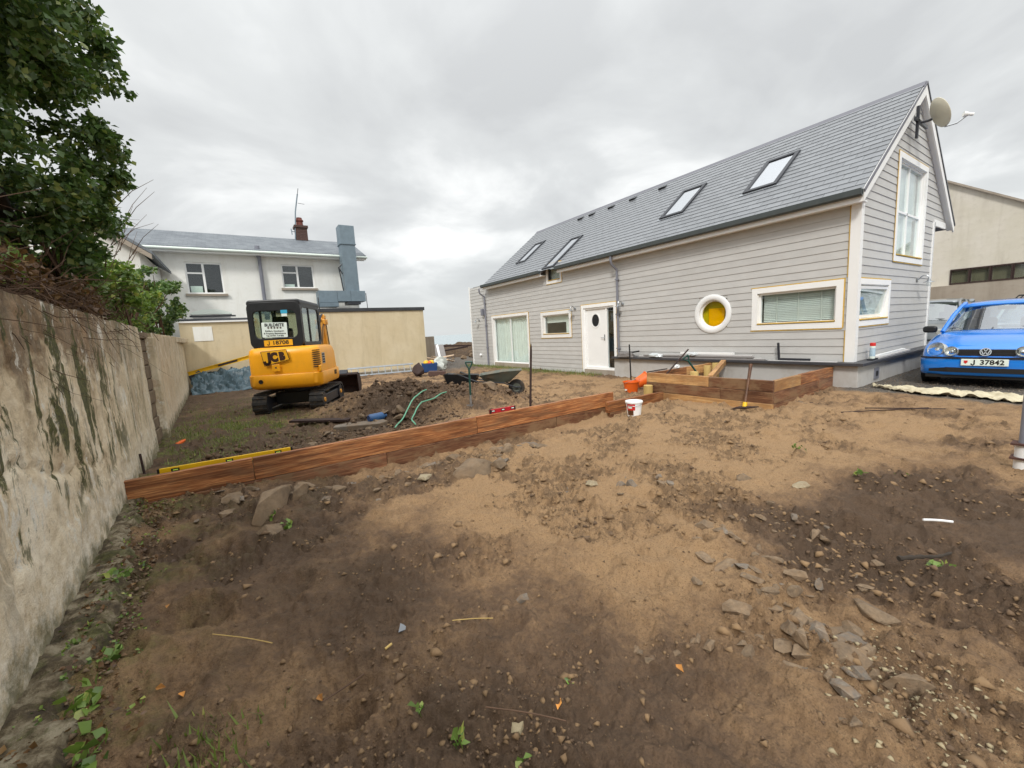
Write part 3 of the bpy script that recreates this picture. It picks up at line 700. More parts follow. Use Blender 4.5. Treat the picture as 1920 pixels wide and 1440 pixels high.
# bargeboards
for sgn, nm in ((1, 'l'), (-1, 'r')):
    m = MB(); ex = EX-0.02; pts = [(ex, EZ-0.02), (XC, RZ_-0.02), (XC, RZ_-0.24), (ex+0.02, EZ-0.20)]
    pts = [(p[0] if sgn > 0 else 2*XC-p[0], p[1]) for p in pts]
    m.prism(pts, 'y', y_near-0.03, y_near-0.0); m.build('bargeboard', 'white_paint', roof)
    m = MB(); pts = [(ex-0.03, EZ-0.01), (XC, RZ_+0.02), (XC, RZ_-0.03), (ex-0.0, EZ-0.055)]; pts = [(p[0] if sgn > 0 else 2*XC-p[0], p[1]) for p in pts]
    m.prism(pts, 'y', y_near-0.045, y_near-0.031); m.build('verge_strip', 'dark_metal' if sgn < 0 else 'slate_ridge', roof)
    m = MB(); pts = [(ex+0.03, EZ-0.12), (XC, RZ_-0.16), (XC, RZ_-0.19), (ex+0.03, EZ-0.15)]; pts = [(p[0] if sgn > 0 else 2*XC-p[0], p[1]) for p in pts]
    m.prism(pts, 'y', y_near, 0.0); m.build('verge_soffit', 'white_paint', roof)
m = MB(); m.box(EX+0.02, 0.0, y_near, ly(10.86), 3.27, 3.295); m.box(EX+0.02, 0.0, ly(11.73), LEN, 3.27, 3.295); m.build('soffit', 'white_paint', house)
m = MB(); m.box(EX-0.01, EX+0.02, y_near, ly(10.84), 3.25, 3.40); m.box(EX-0.01, EX+0.02, ly(11.75), LEN, 3.25, 3.40); m.build('fascia', 'white_paint', house)
def gutter(y0, y1):
    m = MB(); g = [(EX-0.012, 3.45), (EX-0.012, 3.36), (EX-0.035, 3.335), (EX-0.085, 3.335), (EX-0.115, 3.36), (EX-0.12, 3.455), (EX-0.113, 3.455), (EX-0.105, 3.37), (EX-0.08, 3.345), (EX-0.04, 3.345), (EX-0.02, 3.37), (EX-0.02, 3.45)]
    m.prism(g, 'y', y0, y1); m.build('gutter', 'gutter_grey', house)
gutter(y_near-0.02, ly(10.86)); gutter(ly(11.73), LEN+0.02)
for yy, zb in ((ly(8.38), 0.47), (ly(16.14), -0.1)):
    m = MB(); m.tube([(EX-0.065, yy, 3.34), (EX-0.065, yy, 3.22), (EX-0.03, yy, 3.12), (-0.08, yy, 2.98), (-0.075, yy, 2.85), (-0.075, yy, zb)], 0.036, 12)
    dp = m.build('downpipe', 'pipe_grey', house, smooth=True)
    m = MB()
    for zz in (2.7, 1.7, 0.7):
        m = MB(); m.box(-0.12, -0.026, yy-0.045, yy+0.045, zz-0.02, zz+0.02); m.build('pipe_clip', 'pipe_grey', dp)
m = MB(); m.box(-0.16, -0.026, ly(16.26), ly(16.42), 2.16, 2.46); m.build('rain_head', 'pipe_grey', house, bev=0.01)
m = MB(); m.lathe([(0.06, 0), (0.06, 0.05), (0.045, 0.09), (0.0, 0.09)], 14, T(-0.026, ly(16.82), 0.36) @ RY(R(-90))); m.build('vent_cowl', 'white_upvc', house)
# skylights
for k, (s0, s1, c, d_) in enumerate(SKYL):
    fz = 0.055; m = MB()
    for q in ((c, c+0.09, s0, s1), (d_-0.09, d_, s0, s1), (c+0.09, d_-0.09, s0, s0+0.085), (c+0.09, d_-0.09, s1-0.085, s1)): m.box(q[0], q[1], q[2], q[3], -0.02, fz, ROOFM)
    sk = m.build('skylight', 'dark_metal', roof, bev=0.006)
    m = MB(); m.box(c+0.09, d_-0.09, s0+0.085, s1-0.085, 0.02, 0.03, ROOFM); m.build('glazing', 'skylight_glass', sk)
    m = MB(); m.box(c+0.09, d_-0.09, s0+0.085, s1-0.085, -0.015, -0.005, ROOFM); m.build('blind', 'blind', sk)  # pale sheet added under the glass to imitate reflected sky
    m = MB(); m.box(c-0.07, c-0.01, s0-0.05, s1+0.05, 0.016, 0.022, ROOFM); m.build('flashing', 'steel', sk)
for yy in (8.72, 9.92, 10.92, 11.92, 12.55):
    m = MB(); u = 3.52; m.add([ROOFM @ Vector(p) for p in ((u, ly(yy)-0.13, 0.01), (u, ly(yy)+0.13, 0.01), (u, ly(yy)+0.11, 0.08), (u, ly(yy)-0.11, 0.08), (u+0.22, ly(yy)-0.1, 0.012), (u+0.22, ly(yy)+0.1, 0.012))], [(0, 1, 2, 3), (3, 2, 5, 4), (0, 3, 4), (1, 5, 2), (0, 4, 5, 1)])
    m.build('roof_vent', 'black_plastic', roof)
# wall lamps
def wall_lamp(x, y, z, rz, label):
    o = thing('wall_lamp', label, 'lamp', (x, y, z), (0, 0, rz), 'swan neck lamps on the grey house')
    m = MB(); m.lathe([(0.05, 0), (0.05, 0.012), (0.02, 0.02), (0, 0.02)], 14, RX(R(90))); m.build('backplate', 'steel', o, smooth=True)
    p = [(0, -0.02, 0)]+[(0, -0.11+0.0*a-0.09*math.cos(a), 0.02+0.09*math.sin(a)) for a in np.linspace(math.pi, 0.1, 9)][::1]
    p = [(0, -0.02, 0), (0, -0.05, 0.05), (0, -0.10, 0.09), (0, -0.16, 0.085), (0, -0.19, 0.04), (0, -0.195, -0.02)]
    m = MB(); m.tube(p, 0.011, 8); m.build('arm', 'steel', o, smooth=True)
    m = MB(); m.lathe([(0.03, 0.0), (0.035, -0.03), (0.09, -0.05), (0.095, -0.058), (0.03, -0.045), (0.03, 0.0)], 18, T(0, -0.195, -0.01)); m.build('lamp_shade', 'steel', o, smooth=True)
    m = MB(); m.lathe([(0.028, -0.045), (0.04, -0.08), (0.042, -0.12), (0.025, -0.15), (0.0, -0.155)], 14, T(0, -0.195, -0.01)); m.build('glass_bulb', 'lens_glass', o, smooth=True)
wall_lamp(HX-0.026, 8.23, 1.98, R(-90), 'steel swan neck wall lamp right of the white front door')
wall_lamp(HX-0.026, 10.27, 2.0, R(-90), 'steel swan neck wall lamp between small window and front door')
wall_lamp(HX-0.026, 16.83, 1.97, R(-90), 'steel swan neck wall lamp at the far end of the grey house')
wall_lamp(13.05, HY-0.026, 2.02, 0, 'steel swan neck wall lamp on the gable beside the open corner window')
# satellite dish on the gable
sd_ = thing('satellite_dish', 'cream oval satellite dish bracketed to the gable below the roof peak', 'satellite dish', (12.0, 2.70, 5.0))
m = MB(); m.box(-0.45, 0.35, -0.06, -0.02, 0.05, 0.11); m.box(-0.30, -0.24, -0.06, -0.02, -0.25, 0.35); m.tube([(-0.1, -0.05, 0.08), (-0.05, -0.14, 0.08), (0.0, -0.18, 0.10)], 0.025, 8); m.build('bracket', 'dark_metal', sd_)
Md = T(-0.02, -0.30, 0.17) @ RZ(R(38)) @ RX(R(68)) @ Matrix.Diagonal((0.58, 0.66, 0.66, 1))
m = MB(); m.lathe([(0.001, -0.10), (0.15, -0.09), (0.28, -0.06), (0.40, -0.01), (0.44, 0.012), (0.44, 0.0), (0.40, -0.025), (0.28, -0.075), (0.001, -0.115)], 36, Md); m.build('dish', 'dish_cream', sd_, smooth=True)
tip = Md @ Vector((0, -0.42, 0.55)); base_ = Md @ Vector((0, -0.44, -0.03)); mid_ = (tip+base_)/2+Vector((0, 0, -0.05))
m = MB(); m.tube([base_, mid_, tip], 0.015, 8); m.build('feed_arm', 'steel', sd_, smooth=True)
dd = (Md @ Vector((0, 0, -0.05))-tip).normalized()
m = MB(); m.tube([tip-dd*0.07, tip, tip+dd*0.05, tip+dd*0.08], [0.03, 0.03, 0.045, 0.045], 10); m.build('feed_horn', 'white_upvc', sd_, smooth=True)
# ---------------------------------------------------------------- retaining wall on the left
def old_wall_mat():
    t = NT('old_concrete'); v = t.coords(rnd=False); sp = t.n('ShaderNodeSeparateXYZ'); t.l(t.tc.outputs['Object'], sp.inputs[0])
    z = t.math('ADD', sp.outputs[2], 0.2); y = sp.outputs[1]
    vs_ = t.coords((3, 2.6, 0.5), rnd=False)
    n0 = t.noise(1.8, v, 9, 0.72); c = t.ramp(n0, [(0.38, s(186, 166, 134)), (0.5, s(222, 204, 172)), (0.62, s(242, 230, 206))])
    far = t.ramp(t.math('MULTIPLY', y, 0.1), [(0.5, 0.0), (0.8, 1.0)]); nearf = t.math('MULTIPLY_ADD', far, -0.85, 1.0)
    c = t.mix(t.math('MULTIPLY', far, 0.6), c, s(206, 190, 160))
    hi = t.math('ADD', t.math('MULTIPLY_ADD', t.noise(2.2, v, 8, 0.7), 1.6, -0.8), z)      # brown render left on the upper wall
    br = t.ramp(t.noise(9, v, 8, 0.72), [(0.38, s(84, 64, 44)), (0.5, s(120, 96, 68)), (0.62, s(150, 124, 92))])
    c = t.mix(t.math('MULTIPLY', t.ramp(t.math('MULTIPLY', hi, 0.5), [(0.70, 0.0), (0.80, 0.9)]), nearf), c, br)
    pk_ = t.noise(2.6, v, 8, 0.7); c = t.mix(t.ramp(pk_, [(0.56, 0.0), (0.64, 0.6)]), c, s(176, 146, 116))
    st = t.noise(1.9, vs_, 9, 0.72, 0.5); c = t.mix(t.ramp(st, [(0.53, 0.0), (0.62, 0.5)]), c, s(138, 126, 106))
    c = t.mix(t.ramp(t.noise(2.9, t.coords((2, 2, 0.9), rnd=False), 10, 0.78, 0.4), [(0.56, 0.0), (0.60, 0.85)]), c, s(230, 226, 214))
    bl = t.noise(10, v, 9, 0.78); c = t.mix(t.ramp(bl, [(0.59, 0.0), (0.66, 0.6)]), c, s(104, 90, 72))
    ms = t.noise(2.1, t.coords((2.2, 1.9, 0.6), rnd=False), 9, 0.72, 0.5)
    moss = t.math('MULTIPLY', t.ramp(ms, [(0.52, 0.0), (0.565, 0.95)]), t.math('MULTIPLY', nearf, t.ramp(z, [(0.35, 0.15), (0.7, 1.0)])))
    c = t.mix(moss, c, t.ramp(t.noise(26, v, 6, 0.75), [(0.38, s(48, 50, 22)), (0.62, s(92, 94, 44))]))
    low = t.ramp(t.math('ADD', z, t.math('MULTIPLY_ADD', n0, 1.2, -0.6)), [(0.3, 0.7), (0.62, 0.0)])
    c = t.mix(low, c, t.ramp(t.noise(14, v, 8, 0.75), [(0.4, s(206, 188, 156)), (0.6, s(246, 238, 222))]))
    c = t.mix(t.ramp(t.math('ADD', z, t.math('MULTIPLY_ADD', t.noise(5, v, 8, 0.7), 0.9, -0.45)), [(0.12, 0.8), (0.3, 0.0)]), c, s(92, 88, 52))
    b = t.bump(t.noise(30, v, 8, 0.75), 0.6, 0.02, t.bump(bl, 0.4, 0.03)); t.fin(c, 0.95, b)
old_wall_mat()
plain('pier_concrete', s(118, 102, 82), 0.95, 0.25, 7, 0.5, 40, dirt=0.6, dirtcol=s(80, 68, 54))
rw = thing('retaining_wall', 'weathered mossy concrete retaining wall running down the left side of the yard', 'wall', (0, 0, 0))
def wall_panel(y0, y1, name, nx, xoff=0.0, top=1.74, thick=0.3):
    ny = nx; zz = np.linspace(-0.5, top, 90); yy = np.linspace(y0, y1, ny)
    Yg, Zg = np.meshgrid(yy, zz)
    near = np.clip((12-Yg)/8, 0.25, 1)
    X = wall_x(Yg)+xoff+near*(0.006*fbm(Yg, Zg, 0.9, 3, 0.5, 31)+0.006*fbm(Yg, Zg, 9, 4, 0.65, 33)-0.010*sst(0.16, 0.20, fbm(Yg, Zg, 2.2, 5, 0.6, 36))-0.02*np.exp(-((np.abs(Zg-0.62+0.20*(Yg-4.0)+0.12*fbm(Yg, Zg, 1.8, 4, 0.6, 39)))/0.016)**2)*sst(5.2, 4.2, Yg))
    X += 0.010*sst(0.36, 0.33, Zg+0.12*fbm(Yg, Zg*0, 1.5, 4, 0.6, 38))*near*0.8   # rough lower course stands proud
    top_in = Zg[-1]; n = ny
    zt = top+0.035*fbm(yy, yy*0, 1.4, 3, 0.5, 41)
    Zg = Zg+(zt-top)[None, :]*((Zg+0.5)/(top+0.5))**3
    V = [tuple(p) for p in np.stack([X, Yg, Zg], -1).reshape(-1, 3)]
    F = [(i*n+j, i*n+j+1, (i+1)*n+j+1, (i+1)*n+j) for i in range(len(zz)-1) for j in range(n-1)]
    k = len(V); last = (len(zz)-1)*n
    V += [(float(wall_x(q)-thick), float(q), float(zt[i]-0.01)) for i, q in enumerate(yy)]
    F += [(last+j, last+j+1, k+j+1, k+j) for j in range(n-1)]
    k2 = len(V); V += [(float(wall_x(q)-thick), float(q), -0.5) for q in yy]; F += [(k+j, k+j+1, k2+j+1, k2+j) for j in range(n-1)]
    for j, rev in ((0, 0), (n-1, 1)):
        F.append(tuple([i*n+j for i in range(len(zz))]+[k+j, k2+j]))
    m = MB(); m.add(V, F); return m.build(name, 'old_concrete', rw, smooth=True, ang=50)
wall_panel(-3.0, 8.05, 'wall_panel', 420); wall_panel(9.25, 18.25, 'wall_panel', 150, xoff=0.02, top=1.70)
# recessed pier of concrete blocks between the two panels
zz = -0.3; k = 0; rb = random.Random(9)
while zz < 1.66:
    hgt = rb.uniform(0.19, 0.24); m = MB(); dx = rb.uniform(-0.02, 0.015)
    m.box(wall_x(9)-0.30, wall_x(8.6)-0.060+dx, 8.06, 9.24, zz, min(zz+hgt-0.018, 1.7)); m.build('pier_block', 'pier_concrete', rw, bev=0.012); zz += hgt
m = MB(); m.box(wall_x(9)-0.3, wall_x(9)-0.08, 8.055, 9.245, -0.3, 1.68); m.build('pier_core', 'pier_concrete', rw)
m = MB(); ps = [(wall_x(9.3)-0.06, 9.10), (wall_x(9.3)+0.060, 9.13), (wall_x(9.4)+0.065, 9.36), (wall_x(9.4)-0.02, 9.34)]
m.prism(ps, 'z', -0.3, 1.62); m.build('pier_edge', 'old_concrete', rw, bev=0.015)
m = MB(); m.box(wall_x(15)-0.10, wall_x(15)+0.03, 11.5, 18.2, 1.60, 1.76); m.build('coping', 'old_concrete', rw, bev=0.02)
# broken footing along the foot of the wall
ny, nx = 260, 26; yy = np.linspace(0.2, 5.35, ny); uu = np.linspace(-0.05, 0.34, nx); U, Yg = np.meshgrid(uu, yy)
wd = 0.19+0.13*fbm(Yg, Yg*0, 2.4, 5, 0.65, 51)-0.06*sst(3.0, 5.0, Yg)
hz_ = macro(wall_x(Yg)+U, Yg)+0.060*sst(0.012, -0.012, U-wd)+0.022*fbm(U, Yg, 9, 4, 0.65, 52)+0.03*np.abs(fbm(U, Yg, 5, 4, 0.65, 54))-0.09*sst(0.02, 0.06, U-wd)
m = MB(); m.add(np.stack([wall_x(Yg)+U, Yg, hz_], -1).reshape(-1, 3).tolist(), [(i*nx+j, i*nx+j+1, (i+1)*nx+j+1, (i+1)*nx+j) for i in range(ny-1) for j in range(nx-1)])
t = NT('footing'); v = t.coords(rnd=False)
c = t.ramp(t.noise(7, v, 7, 0.7), [(0.38, s(58, 48, 36)), (0.47, s(86, 74, 54)), (0.54, s(124, 112, 90)), (0.64, s(150, 140, 118))])
c = t.mix(t.ramp(t.noise(4.5, v, 7, 0.75), [(0.52, 0.0), (0.60, 0.8)]), c, t.ramp(t.noise(28, v, 4), [(0.3, s(52, 52, 24)), (0.7, s(92, 92, 46))]))
t.fin(c, 0.95, t.bump(t.noise(40, v, 6, 0.7), 0.8, 0.02))
m.build('footing', 'footing', rw, smooth=True, ang=60)
# bank of earth behind the wall
def bank_h(x, y):
    d = wall_x(y)-0.12-x
    return 1.62+1.45*sst(0.0, 1.5, d)*(1-0.75*sst(6, 12, y))+0.35*sst(1.5, 4, d)+0.10*fbm(x, y, 1.5, 4, 0.55, 61)
ny, nx = 150, 46; yy = np.linspace(-3, 18.2, ny); dd_ = np.concatenate([np.linspace(0, 2.2, 34), np.linspace(2.5, 9, 12)])
D, Yg = np.meshgrid(dd_, yy); Xg = wall_x(Yg)-0.10-D
m = MB(); m.add(np.stack([Xg, Yg, bank_h(Xg, Yg)], -1).reshape(-1, 3).tolist(), [(i*nx+j, i*nx+j+1, (i+1)*nx+j+1, (i+1)*nx+j) for i in range(ny-1) for j in range(nx-1)])
t = NT('bank_soil'); v = t.coords(rnd=False)
t.fin(t.ramp(t.noise(8, v, 8, 0.72), [(0.3, s(52, 40, 30)), (0.52, s(84, 66, 48)), (0.7, s(112, 92, 66))]), 0.95, t.bump(t.noise(22, v, 6, 0.7), 0.9, 0.05))
struct(m.build('bank', 'bank_soil', None, smooth=True, ang=70))

# ---------------------------------------------------------------- foliage
def leafmat(name, a, b, c):
    t = NT(name); t.p.inputs['Roughness'].default_value = 0.42
    r = t.attr('rnd'); col = t.ramp(r, [(0.0, a), (0.45, b), (0.82, b), (1.0, c)])
    t.l(col, t.p.inputs['Base Color']); tr = t.n('ShaderNodeBsdfTranslucent'); t.l(t.mix(1.0, col, (0.9, 1.0, 0.5), 'MULTIPLY'), tr.inputs[0])
    mx = t.n('ShaderNodeMixShader'); mx.inputs[0].default_value = 0.28; t.l(t.p.outputs[0], mx.inputs[1]); t.l(tr.outputs[0], mx.inputs[2]); t.l(mx.outputs[0], t.o.inputs[0])
leafmat('leaf_ivy', s(62, 84, 50), s(102, 130, 74), s(172, 182, 116))
leafmat('leaf_bush', s(72, 96, 46), s(122, 148, 70), s(190, 192, 104))
leafmat('leaf_dry', s(78, 56, 40), s(118, 88, 60), s(150, 118, 78))
leafmat('blade', s(78, 96, 40), s(116, 132, 62), s(170, 168, 96))
def leaves(name, clumps, size, mat, parent=None, up=0.35, seed=1, droop=0.0):
    """clumps: (centre, radii, count); every leaf is a folded four-sided blade"""
    g = np.random.RandomState(seed); P = []
    for c, r, n in clumps:
        q = g.normal(size=(n, 3)); q /= np.linalg.norm(q, axis=1)[:, None]; q *= (g.rand(n, 1)**0.45)
        P.append(np.array(c)+q*np.array(r))
    P = np.concatenate(P); n = len(P)
    d = g.normal(size=(n, 3)); d[:, 2] -= droop; d /= np.linalg.norm(d, axis=1)[:, None]
    nn = g.normal(size=(n, 3)); nn[:, 2] += up*3; nn -= d*(nn*d).sum(1)[:, None]; nn /= np.linalg.norm(nn, axis=1)[:, None]+1e-9
    b = np.cross(d, nn); sz = size*g.uniform(0.55, 1.25, (n, 1)); wv = sz*g.uniform(0.30, 0.46, (n, 1))
    mid = P+d*sz*0.45; V = np.stack([P, mid+b*wv+nn*wv*0.35, P+d*sz, mid-b*wv+nn*wv*0.35], 1).reshape(-1, 3)
    me = bpy.data.meshes.new(name); me.vertices.add(4*n); me.vertices.foreach_set('co', V.ravel())
    k = np.arange(n)[:, None]*4; tri = np.concatenate([k+[0, 1, 2], k+[0, 2, 3]], 1).ravel()
    me.loops.add(6*n); me.polygons.add(2*n); me.loops.foreach_set('vertex_index', tri)
    me.polygons.foreach_set('loop_start', np.arange(2*n)*3); me.polygons.foreach_set('loop_total', np.full(2*n, 3))
    me.update(calc_edges=True)
    at = me.attributes.new('rnd', 'FLOAT', 'FACE'); at.data.foreach_set('value', np.repeat(g.rand(n), 2).astype(np.float32))
    me.materials.append(MATS[mat]); return link(name, me, parent)
def twigs(name, n, start, length, parent, mat='twig', seed=3, r=0.004, curl=0.35, down=0.0):
    g = random.Random(seed); m = MB()
    for _ in range(n):
        p = Vector(start(g)); d = Vector((g.gauss(0, 1), g.gauss(0, 1), g.gauss(0.2, 0.8)-down)).normalized(); L_ = g.uniform(*length); pts = [p]
        for k in range(5):
            d = (d+Vector((g.gauss(0, curl), g.gauss(0, curl), g.gauss(0, curl)-down*0.3))).normalized(); p = p+d*L_/5; pts.append(p)
        rr_ = r*g.uniform(0.6, 1.8); m.tube(pts, [rr_*(1-0.15*k) for k in range(6)], 4, False)
    return m.build(name, mat, parent, recalc=False)
g = random.Random(12)
tree = thing('ivy_tree', 'tall dark ivy-covered tree leaning over the near end of the retaining wall', 'tree', (-2.4, 5.2, 2.6))
tb = Vector((-2.4, 5.2, 2.6))
m = MB(); m.tube([Vector(p)-tb for p in ((-2.5, 5.9, 2.3), (-2.25, 5.5, 3.1), (-2.0, 5.2, 3.8), (-1.85, 4.9, 4.6), (-1.8, 4.6, 5.6))], [0.24, 0.21, 0.17, 0.12, 0.05], 12)
m.tube([Vector(p)-tb for p in ((-2.15, 7.4, 2.2), (-1.95, 6.6, 2.75), (-1.8, 5.6, 3.4), (-1.8, 4.6, 4.0), (-1.9, 3.6, 4.5))], [0.16, 0.15, 0.13, 0.10, 0.05], 10)
m.build('trunk', 'bark', tree, smooth=True)
m = MB()
for _ in range(90):
    p = Vector((g.uniform(-2.6, -1.8), g.uniform(3.4, 6.2), g.uniform(2.8, 4.6))); q = p+Vector((g.uniform(-0.2, 0.6), g.uniform(-0.7, 0.9), g.uniform(-0.2, 0.7)))
    m.tube([p-tb, p*0.7+q*0.3-tb+Vector((0.03, 0.02, 0.09)), p*0.35+q*0.65-tb+Vector((-0.04, 0.03, 0.1)), q-tb], [0.022, 0.016, 0.010, 0.003], 5, False)
m.build('limb', 'bark', tree, recalc=False)
cl = []
def addc(n, fx, r, cnt):
    for _ in range(n):
        x, y, z = fx(); cl.append(((x-tb.x, y-tb.y, z-tb.z), (r*g.uniform(0.7, 1.3), r*g.uniform(0.7, 1.3), r*g.uniform(0.6, 1.0)), int(cnt*g.uniform(0.6, 1.3))))
def crown_pt(c, R3):
    def f():
        while True:
            v = Vector((g.uniform(-1, 1), g.uniform(-1, 1), g.uniform(-1, 1)))
            if 0.25 < v.length < 1: return c[0]+v.x*R3[0], c[1]+v.y*R3[1], c[2]+v.z*R3[2]
    return f
addc(120, crown_pt((-1.75, 5.6, 4.75), (1.0, 1.5, 1.0)), 0.24, 190)
addc(40, crown_pt((-1.15, 6.2, 4.5), (0.40, 0.9, 0.55)), 0.16, 120)
addc(70, crown_pt((-2.0, 4.4, 4.9), (1.1, 1.2, 1.0)), 0.26, 180)
addc(26, crown_pt((-1.15, 6.6, 3.55), (0.30, 0.7, 0.35)), 0.14, 80)
addc(26, crown_pt((-1.35, 7.2, 3.1), (0.25, 0.8, 0.35)), 0.15, 80)
addc(40, crown_pt((-1.75, 3.6, 3.9), (0.5, 0.9, 1.1)), 0.22, 110)
addc(34, crown_pt((-1.45, 6.0, 3.3), (0.3, 1.2, 0.5)), 0.17, 80)
addc(60, crown_pt((-2.6, 6.6, 4.2), (0.8, 1.4, 1.1)), 0.28, 170)
leaves('crown', cl, 0.072, 'leaf_ivy', tree, seed=5, droop=0.5)
# tangle of dead stems on the bank
bank_brush = thing('dead_bramble', 'brown tangle of dead bramble stems and roots on the bank above the wall', 'bramble', (-1.6, 5.0, 2.2))
bb = Vector((-1.6, 5.0, 2.2))
def st(gg):
    y = gg.uniform(2.6, 7.4); d = gg.uniform(0.0, 1.0); x = wall_x(y)-0.15-d
    return (x-bb.x, y-bb.y, float(bank_h(np.array([x]), np.array([y]))[0])+gg.uniform(-0.05, 0.3)-bb.z)
twigs('stems', 1500, st, (0.25, 0.9), bank_brush, seed=4, down=0.35)
cl = []
for _ in range(150):
    p = st(g); cl.append(((p[0], p[1], p[2]+g.uniform(0, 0.25)), (0.14, 0.18, 0.12), 50))
leaves('dry_leaves', cl, 0.05, 'leaf_dry', bank_brush, seed=8)
cl = []
for _ in range(16):
    p = st(g); cl.append(((p[0]+0.1, p[1], p[2]+0.1), (0.12, 0.16, 0.12), 14))
leaves('ivy_leaves', cl, 0.10, 'leaf_bush', bank_brush, seed=9)
def bush(name, label, cx, cy, cz, rx, ry, rz, n, cnt, mat, size, seed, group='shrubs on top of the retaining wall'):
    o = thing(name, label, 'shrub', (cx, cy, 1.66), (0, 0, 0), group); cl = []
    for _ in range(n):
        while True:
            v = Vector((g.uniform(-1, 1), g.uniform(-1, 1), g.uniform(-1, 1)))
            if 0.3 < v.length < 1: break
        cl.append(((v.x*rx, v.y*ry, cz-1.66+v.z*rz), (0.17*g.uniform(0.7, 1.3),)*2+(0.12,), int(cnt*g.uniform(0.6, 1.3))))
    leaves('crown', cl, size, mat, o, seed=seed)
    mm = MB()
    for _ in range(14):
        a = Vector((g.gauss(0, 0.15), g.gauss(0, 0.3), 0)); b = Vector((g.uniform(-rx, rx)*0.8, g.uniform(-ry, ry)*0.8, cz-1.66+g.uniform(0, rz*0.8))); mm.tube([a, (a+b)/2+Vector((0, 0, 0.1)), b], [0.025, 0.016, 0.006], 5, False)
    mm.build('stems', 'twig', o, recalc=False)
bush('leafy_shrub', 'bright green shrub spilling over the wall top beyond the dead brambles', -1.75, 8.3, 2.35, 0.55, 1.2, 0.62, 60, 100, 'leaf_bush', 0.085, 21)
bush('leafy_shrub', 'dark green shrub on the wall top beneath the ivy tree', -1.75, 7.1, 2.75, 0.5, 0.9, 0.75, 50, 100, 'leaf_ivy', 0.085, 22)
bush('leafy_shrub', 'yellowish green shrub in front of the white house gable', -2.0, 11.2, 2.45, 0.65, 1.5, 0.75, 70, 100, 'leaf_bush', 0.085, 23)
bush('leafy_shrub', 'dark shrub at the far end of the wall before the white house', -1.95, 14.6, 2.65, 0.80, 1.7, 0.9, 80, 100, 'leaf_ivy', 0.09, 24)
# wisps of climbing stem standing clear of the crown
m = MB()
for _ in range(26):
    p = Vector((g.uniform(-1.9, -1.2), g.uniform(7.0, 9.5), g.uniform(2.7, 3.3))); d = Vector((g.uniform(0.0, 0.5), g.uniform(0.0, 0.9), g.uniform(0.1, 0.8)))
    m.tube([p-tb, p+d*0.5+Vector((0, 0, 0.06))-tb, p+d-tb], [0.006, 0.004, 0.002], 4, False)
m.build('trailing_stems', 'twig', tree, recalc=False)
# ---------------------------------------------------------------- tan extension and white house beyond the digger
TY = 18.3
ext = thing('flat_roofed_extension', 'low tan rendered flat-roofed extension across the far end of the yard', 'building', (0, TY, -0.2))
m = MB(); m.box(0.55, 7.25, 0, 3.2, -0.2, 2.78); m.box(-1.72, 0.55, 0.003, 3.2, -0.2, 2.50); m.build('wall', 'render_tan', ext)
m = MB(); m.box(0.56, 7.31, -0.05, 3.2, 2.783, 2.93); m.build('roof_edge', 'roofing_felt', ext, bev=0.01)
m = MB(); m.box(-1.75, 0.545, -0.06, 0.35, 2.503, 2.56); m.build('white_coping', 'white_paint', ext)
m = MB(); m.box(-1.75, 0.545, 0.36, 3.2, 2.503, 2.66); m.build('roof_felt', 'roofing_felt', ext)
m = MB(); m.box(-1.35, -0.80, -0.012, 0.0, 1.85, 2.36); m.build('pale_patch', 'render_white', ext)
m = MB(); m.box(0.6, 7.25, -0.35, -0.01, 0.0, 0.20); m.build('kerb', 'render_band', ext, bev=0.02)
rl_ = thing('roof_lantern', 'white arched rooflight on the low part of the extension roof', 'rooflight', (-0.75, 19.6, 2.45))
m = MB(); m.box(-0.62, 0.55, -0.3, 0.5, 0.0, 0.20); m.build('upstand', 'white_paint', rl_)
m = MB(); m.prism([(-0.68, 0.2), (0.60, 0.2), (0.60, 0.25), (0.4, 0.33), (0.15, 0.38), (-0.25, 0.38), (-0.5, 0.33), (-0.68, 0.25)], 'y', -0.35, 0.55); m.build('cap', 'sign_white', rl_)
m = MB(); m.box(-0.7, 0.72, -0.40, -0.36, 0.10, 0.16); m.build('edge_strip', 'roofing_felt', rl_)
WY = 21.8
wh = thing('white_house', 'white rendered house with slate roof and brick chimney behind the extension', 'house', (0, WY, -0.2))
WIN = [(1.95, 3.30, 4.15, 5.22), (-1.57, -0.30, 3.88, 5.18)]
m = MB()
for a0, a1, z0, z1 in holes_split(-3.2, 5.25, -0.2, 5.66, WIN): m.box(a0, a1, 0, 0.25, z0, z1)
m.box(5.0, 5.249, 0.25, 5.4, -0.2, 5.66); m.box(-3.2, -2.95, 0.25, 5.4, -0.2, 5.66); m.box(-3.2, 5.25, 5.15, 5.4, -0.2, 5.66)
m.prism([(0.0, 5.66), (2.6, 6.8), (5.2, 5.66)], 'x', 5.05, 5.245)
m.build('wall', 'render_white', wh)
